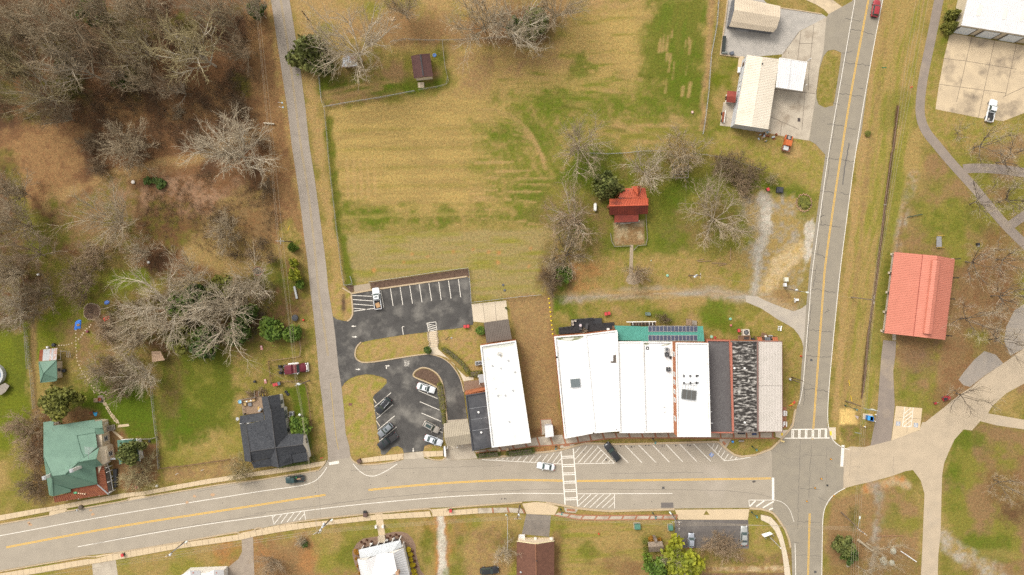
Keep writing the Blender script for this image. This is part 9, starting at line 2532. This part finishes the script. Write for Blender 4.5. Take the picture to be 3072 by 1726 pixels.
tarp('faded blue tarpaulin under the wide bare tree','c0',[1008,178,1030,165,1058,172,1055,195,1030,208,1010,202],plain('tarp_blue_faded',(.08,.16,.45),.6))
tarp('light blue tarpaulin beside a rusty barrow behind the green house','c0',[898,1240,915,1250,940,1242,935,1280,918,1285,902,1265],plain('tarp_cyan',(.04,.33,.6),.5))
wb_=thing('wheelbarrow','rusty red wheelbarrow beside the light blue tarpaulin','wheelbarrow',(*P('c0',888,1246),0),.5)
part(wb_,'tray',MB().box(0,0,.35,.6,.8,.55),RUST)
part(wb_,'handles',MB().tube([(.3,.25,.4),(-.8,.3,.5)],.03,5).tube([(.3,-.25,.4),(-.8,-.3,.5)],.03,5),OWOOD)
wheel(wb_,.5,0,.2,.1)
for k,(cx_,cy_,rot)in enumerate(((1018,346,.5),(1046,333,.25))):
 c=P('c0',cx_,cy_)
 th=thing('red_hoop',('red square frame on the grass by the garden bed, larger one','red square frame on the grass by the garden bed, smaller one')[k],'frame',(c[0],c[1],0),rot)
 w_=.55-.12*k
 part(th,'frame',MB().ring([(-w_/1.2,-w_/1.2),(w_/1.2,-w_/1.2),(w_/1.2,w_/1.2),(-w_/1.2,w_/1.2)],[(-w_*.4,-w_*.4),(w_*.4,-w_*.4),(w_*.4,w_*.4),(-w_*.4,w_*.4)],0,.18),plain('frame_red',(.6,.08,.04),.5))
mb=MB()
ringp=[(P('b0',2492,1233)[0]+1.2*cos(a),P('b0',2492,1233)[1]+1.12*sin(a),.5)for a in np.linspace(0,6.2832,25)]
mb.tube(ringp,.07,6);tr_o=thing('trampoline','red hoop of a small trampoline in the weeds by the power line','trampoline',(*P('b0',2492,1233),0));mb.build('hoop',plain('hoop_red',(.4,.1,.06),.6),tr_o)
mb=MB()
for k in range(6):
 p=ringp[k*4]
 mb.tube([(p[0],p[1],0),p],.04,5)
mb.build('legs',GALV,tr_o)['kind']='stuff'
MB().sheet([[(p[0]*1,p[1])for p in ringp[:-1]]],.44).build('mat',TRIM,tr_o)
pl=thing('swimming_pool','round above-ground pool with a pale rim cut by the left edge','pool',(*P('c0',-40,880),0))
pc=P('c0',-42,880)
n_=28
o_=[(pc[0]+2.85*cos(a),pc[1]+2.85*sin(a))for a in np.linspace(0,6.2832,n_+1)[:-1]]
i_=[(pc[0]+2.25*cos(a),pc[1]+2.25*sin(a))for a in np.linspace(0,6.2832,n_+1)[:-1]]
MB().ring(o_,i_,0,1.2).build('rim',M('pool_rim',(.5,.5,.48),(.42,.42,.4),2),pl)
MB().sheet([i_],1.0).build('water',plain('pool_cover',(.07,.12,.2),.15),pl)
MB().prism(T('c0',[-30,1000,50,962,90,990,55,1045,10,1078,-30,1070],1.1),.95,1.1,bottom=True).build('pool_deck',GWOOD,pl)
for x,y in((45,968),(82,990),(12,1070)):
 MB().box(*P('c0',x,y),0,1.0,.12,.12).build('deck_post',GWOOD,pl)
arb=thing('garden_arbour','weathered slatted arbour beside the green shed','arbour',(*P('c0',620,670),0))
MB().tube(T3('c0',560,655,1.9,640,655,1.9),.06,4).tube(T3('c0',560,735,1.9,590,735,1.9),.06,4).tube(T3('c0',585,645,1.9,585,740,1.9),.06,4).tube(T3('c0',560,690,1.9,585,690,1.9),.06,4).build('beams',GWOOD,arb)
for k in range(3):
 MB().tube(T3('c0',640+16*k,652,1.0,648+16*k,715,1.0),.08,4).build('slat',GWOOD,arb)
for x,y in((562,655),(640,655),(585,738),(680,712)):
 MB().box(*P('c0',x,y),0,1.9 if x<645 else 1.0,.1,.1).build('post',GWOOD,arb)
for t_,x,y,r_,h_,m_,l_,nm,ct in(('c0',452,620,.34,.7,WTRIM,'white drum behind the rusty porch of the green shed','drum','drum'),('c0',510,597,.5,.8,DARK,'black composter behind the green shed','composter','composter'),('c0',608,845,.5,.9,DARK,'black covered barbecue beside the green shed wall','barbecue','barbecue'),('c0',836,467,.35,.6,plain('maroon_plastic',(.2,.04,.06),.5),'maroon tub by the brush heap','tub','tub'),('c0',2452,950,.35,.8,DARK,'black kettle barbecue on the lawn of the charcoal house','barbecue','barbecue'),('b0',1428,1148,.35,.6,WTRIM,'white bucket at the edge of the dry meadow','bucket','bucket'),('b0',362,1268,.32,.6,WTRIM,'white bucket beside the left border trees','bucket','bucket'),('b0',1280,374,.5,.5,M('pale_box',(.55,.5,.44),None),'pale block beside the sandy track','block','block'),('c1',480,355,.28,.45,plain('ball_red',(.55,.03,.02),.4),'red ball on the verge of the side street','ball','ball'),('c1',398,335,.9,.8,plain('drum_dark',(.06,.06,.065),.6),'dark round water tank under the power line','water_tank','tank'),('d0',1310,600,.5,.5,plain('barrow_red',(.32,.05,.05),.5),'dark red seat in the thicket beside the green house','garden_stool','seat'),('d0',1508,588,.32,.5,WTRIM,'white bucket at the pavement beside the thicket','bucket','bucket'),('d0',1438,155,.35,.25,DARK,'black tyre in the outbuilding yard','tyre','tyre'),('d0',770,795,.6,.8,BK_D,'dark round shrub stump at the pavement kerb','stump','stump')):
 mb=MB();c=P(t_,x,y,h_)
 mb.lathe(c[0],c[1],[(r_*.85,0),(r_,h_*.5),(r_*.95,h_*.92),(r_*.5,h_)],10)
 tag(mb.build(nm,m_),l_,ct)
for x,y,l_ in((2525,622,'pink and white cornhole board on the truck lawn, uphill one'),(2562,945,'pink and white cornhole board on the truck lawn, downhill one')):
 th=thing('cornhole_board',l_,'game board',(*P('c0',x,y),0),.1)
 part(th,'board',MB().slab([[(-.3,-.6,.15),(.3,-.6,.15),(.3,.6,.4),(-.3,.6,.4)]],.06),plain('board_pink',(.55,.25,.22),.6))
 part(th,'hole',MB().lathe(0,.3,[(.15,.34),(.15,.37)],10),plain('board_white',(.65,.6,.55),.6))
 part(th,'leg',MB().box(0,.55,0,.35,.5,.06),OWOOD)
blt=thing('black_boat','long black box trailer cover beside the green house thicket','cover',(*P('d0',1105,480),0))
MB().prism(T('d0',[1090,425,1125,425,1120,600,1098,605],.7),0,.7).build('cover',plain('cover_black',(.03,.03,.032),.6),blt)
tag(MB().box(*P('d0',1084,492),0,.4,.3,.5,.3).build('white_box',WTRIM),'small white box beside the long black cover','box')
tag(MB().tube(T3('d0',1690,480,.3,1718,462,1.5),.05,5).build('lawn_sign',WTRIM),'thin white stake on the front lawn, nearer the thicket','stake')
tag(MB().tube(T3('d0',1938,440,.3,1962,428,1.5),.05,5).build('lawn_sign',WTRIM),'thin white stake on the front lawn, nearer the charcoal house','stake')
mx_=thing('mailbox','grey mailbox on the north kerb before the green house','mailbox',(*P('d0',742,818),0))
MB().box(*P('d0',742,815),0,1.0,.1,.1).build('post',GWOOD,mx_)
MB().box(*P('d0',741,820,1.2),1.0,1.25,.3,.55,.3).build('box',GALV,mx_)
sgn=thing('stop_sign','red road sign seen edge-on at the side-street corner','sign',(*P('d1',648,318),0))
MB().tube([(*P('d1',655,310),0),P3('d1',655,322,2.6)],.04,5).build('post',GALV,sgn)
pts_=P3('d1',658,316,2.3);MB().box(pts_[0],pts_[1],1.9,2.6,.75,.06,.12).build('sign_face',plain('sign_red',(.5,.06,.05),.5),sgn)
for k,c_ in enumerate(([1830,1132,1900,1118],[1840,1143,1970,1135],[1975,1155,2118,1160],[2040,1182,2118,1166],[2160,1010,2155,1132])):
 tag(MB().tube([(*P('b2',c_[0],c_[1]),.12),(*P('b2',c_[2],c_[3]),.12)],.1,6).build('log',M('split_log',(.36,.25,.14),(.25,.16,.09),2)),'thin felled log lying under the largest yard tree','log','felled logs under the yard tree')
for k in range(5):
 a=U(0,3)
 c=P('a1',1330+U(-30,35),188+U(-16,16));L_=U(.4,.9)
 tag(MB().tube([(c[0]-L_*cos(a),c[1]-L_*sin(a),.1),(c[0]+L_*cos(a),c[1]+L_*sin(a),.12)],.09,6).build('log',M('fresh_log',(.55,.4,.25),None)),'short pale log in the heap below the top bare tree','log','pale logs below the top bare tree')
for k in range(22):
 x,y=R.gauss(90,38),R.gauss(1305,24)
 c=P('a3',x,y)
 tag(MB().box(c[0],c[1],0,U(.2,.7),U(.25,.8),U(.2,.6),U(0,3)).build('scrap_item',R.choice((plain('scrap_grey',(.35,.37,.37),.5),DARK,RUST,plain('scrap_blue',(.12,.22,.24),.5),WTRIM,plain('scrap_tan',(.4,.25,.14),.7)))),'piece of scrap in the heap at the corner of the workshop','scrap','scrap heap by the workshop')
for t_,c_,l_ in(('d3',[965,1102,1110,1212],'grey mossy log lying at the foot of the thick-trunked tree'),):
 tag(MB().tube([(*P(t_,c_[0],c_[1]),.3),(*P(t_,c_[2],c_[3]),.25)],[.38,.22],8).build('fallen_log',BK_G),l_,'log')
tag(MB().tube([(*P('d3',1380,1212),.2),(*P('d3',1532,1315),.2)],.13,6).build('white_pole',WTRIM),'white pole lying on the leaf litter by the park road','pole')
tag(MB().tube([(*P('d3',1145,1068),.15),(*P('d3',1405,1066),.15)],.09,6).build('bare_log',M('reddish_log',(.3,.16,.09),None)),'long thin reddish log lying between the highway and park road','log')
for x,y,s_,l_ in((1208,1305,1.25,'largest pale boulder between the highway and park road'),(1308,1210,.95,'pale boulder between the highway and park road, uphill one'),(1293,1325,.9,'pale boulder between the highway and park road, beside the largest')):
 c=P('d3',x,y)
 n_=9
 prof=[(s_*1.0,0),(s_*.95,s_*.5),(s_*.6,s_*.95),(.1,s_)]
 mb=MB();vs=[]
 for r_,z in prof:
  for k in range(n_):
   a=2*pi*k/n_
   q=r_*U(.8,1.12)
   vs.append((c[0]+q*cos(a)*.8,c[1]+q*sin(a),z*U(.9,1.05)))
 fs=[(i*n_+k,i*n_+(k+1)%n_,(i+1)*n_+(k+1)%n_,(i+1)*n_+k)for i in range(3)for k in range(n_)]+[tuple(3*n_+k for k in range(n_))]
 mb.add(vs,fs);tag(mb.build('boulder',M('pale_rock',(.42,.39,.3),(.32,.3,.22),2,grain=.2)),l_,'boulder')
c=P('d3',870,1353);tag(MB().lathe(c[0],c[1],[(.4,0),(.4,.3),(.3,.3),(.28,.1)],12).build('concrete_ring',CONC_G),'small concrete ring beside the lower thick-trunked tree','ring')
c=P('a2',1788,1085);tag(MB().box(c[0],c[1],0,.4,.5,.6,.2).build('salt_block',plain('block_pink',(.6,.4,.33),.8)),'pinkish block in the corner of the hay field','block')
c=P('a1',1748,536);tag(MB().lathe(c[0],c[1],[(.45,.0),(.5,.2),(.35,.25),(.3,.1)],12).build('toy_pool',plain('toy_blue',(.1,.2,.45),.5)),'small blue basin behind the brown shed','basin')
for x,y,l_ in((262,988,'small white and blue sign on the verge, upper one'),(270,1032,'small white and blue sign on the verge, lower one')):
 sg=tag(MB().tube([(*P('a1',x-26,y),0),P3('a1',x+12,y+4,1.6)],.04,5).build('verge_sign',WTRIM),l_,'sign','small signs on the side-street verge')
 q=P3('a1',x+16,y+4,1.7);MB().box(q[0],q[1],1.5,1.8,.3,.35).build('sign_face',plain('sign_pale_blue',(.35,.5,.62),.5),sg)
tag(MB().tube([(*P('a1',105,1192),.4),(*P('a1',208,1200),.5)],.2,8).build('fallen_branch',BK_P),'pale log lying on the verge at the edge of the woods','log')
bare('a0',1720,1090,17,1.2,'shrub','heap of grey dead branches at the edge of the woods',BK_G,TW_G,'brush_pile','brush pile')
c=P('c1',410,90,.4);tag(MB().sweep(T('c1',[398,30,425,148]),.5,.1,.45).build('metal_gate',GALV),'grey metal gate lying in the verge under the power line','gate')
tp_=thing('service_tripod','dark metal marker frame on the lawn left of the bank','marker',(*P('c1',1875,528),0))
MB().tube([(*P('c1',1855,545),0),P3('c1',1880,522,1.2),(*P('c1',1895,515),.6)],.08,5).build('frame',DARK,tp_)
MB().lathe(*P('c1',1912,528),[(.22,0),(.22,.1),(.1,.15)],10).build('cap',GALV,tp_)
for x,y in((1693,520),(1776,520)):
 st=thing('rock_edging',('line of pale rocks on the island side of the bank steps','line of pale rocks on the lawn side of the bank steps')[x>1750],'rocks',(*P('c1',x,y),0))
 for k in range(14):
  o=link('stone',STN,st);c=P('c1',x+U(-7,7)+(k-7)*.8,470+k*10.5);o.location=(c[0]-st.location.x,c[1]-st.location.y,0);o.rotation_euler=(0,0,U(0,6));o.scale=(1.1,1.1,1)
for k in range(9):
 y=480+17*k
 MB().sweep(T('c1',[1692+k*1.5,y,1768+k*1.6,y-8]),.12,.045,.12+.0*k).build('step_edge',CONCRETE,WALK)
lp=tag(MB().tube(T3('d1',2450,870,.1,2453,1200,6.0),.05,6).build('light_mast',GALV),'thin grey light mast standing on the lawn beside the small grey tree','mast')
c=P3('d1',2438,868,.4);tag(MB().lathe(c[0],c[1],[(.2,.0),(.22,.3),(.1,.4)],8).build('lawn_marker',plain('cap_pale',(.5,.58,.48),.5)),'pale green cap on the lawn at the foot of the light mast','cap')
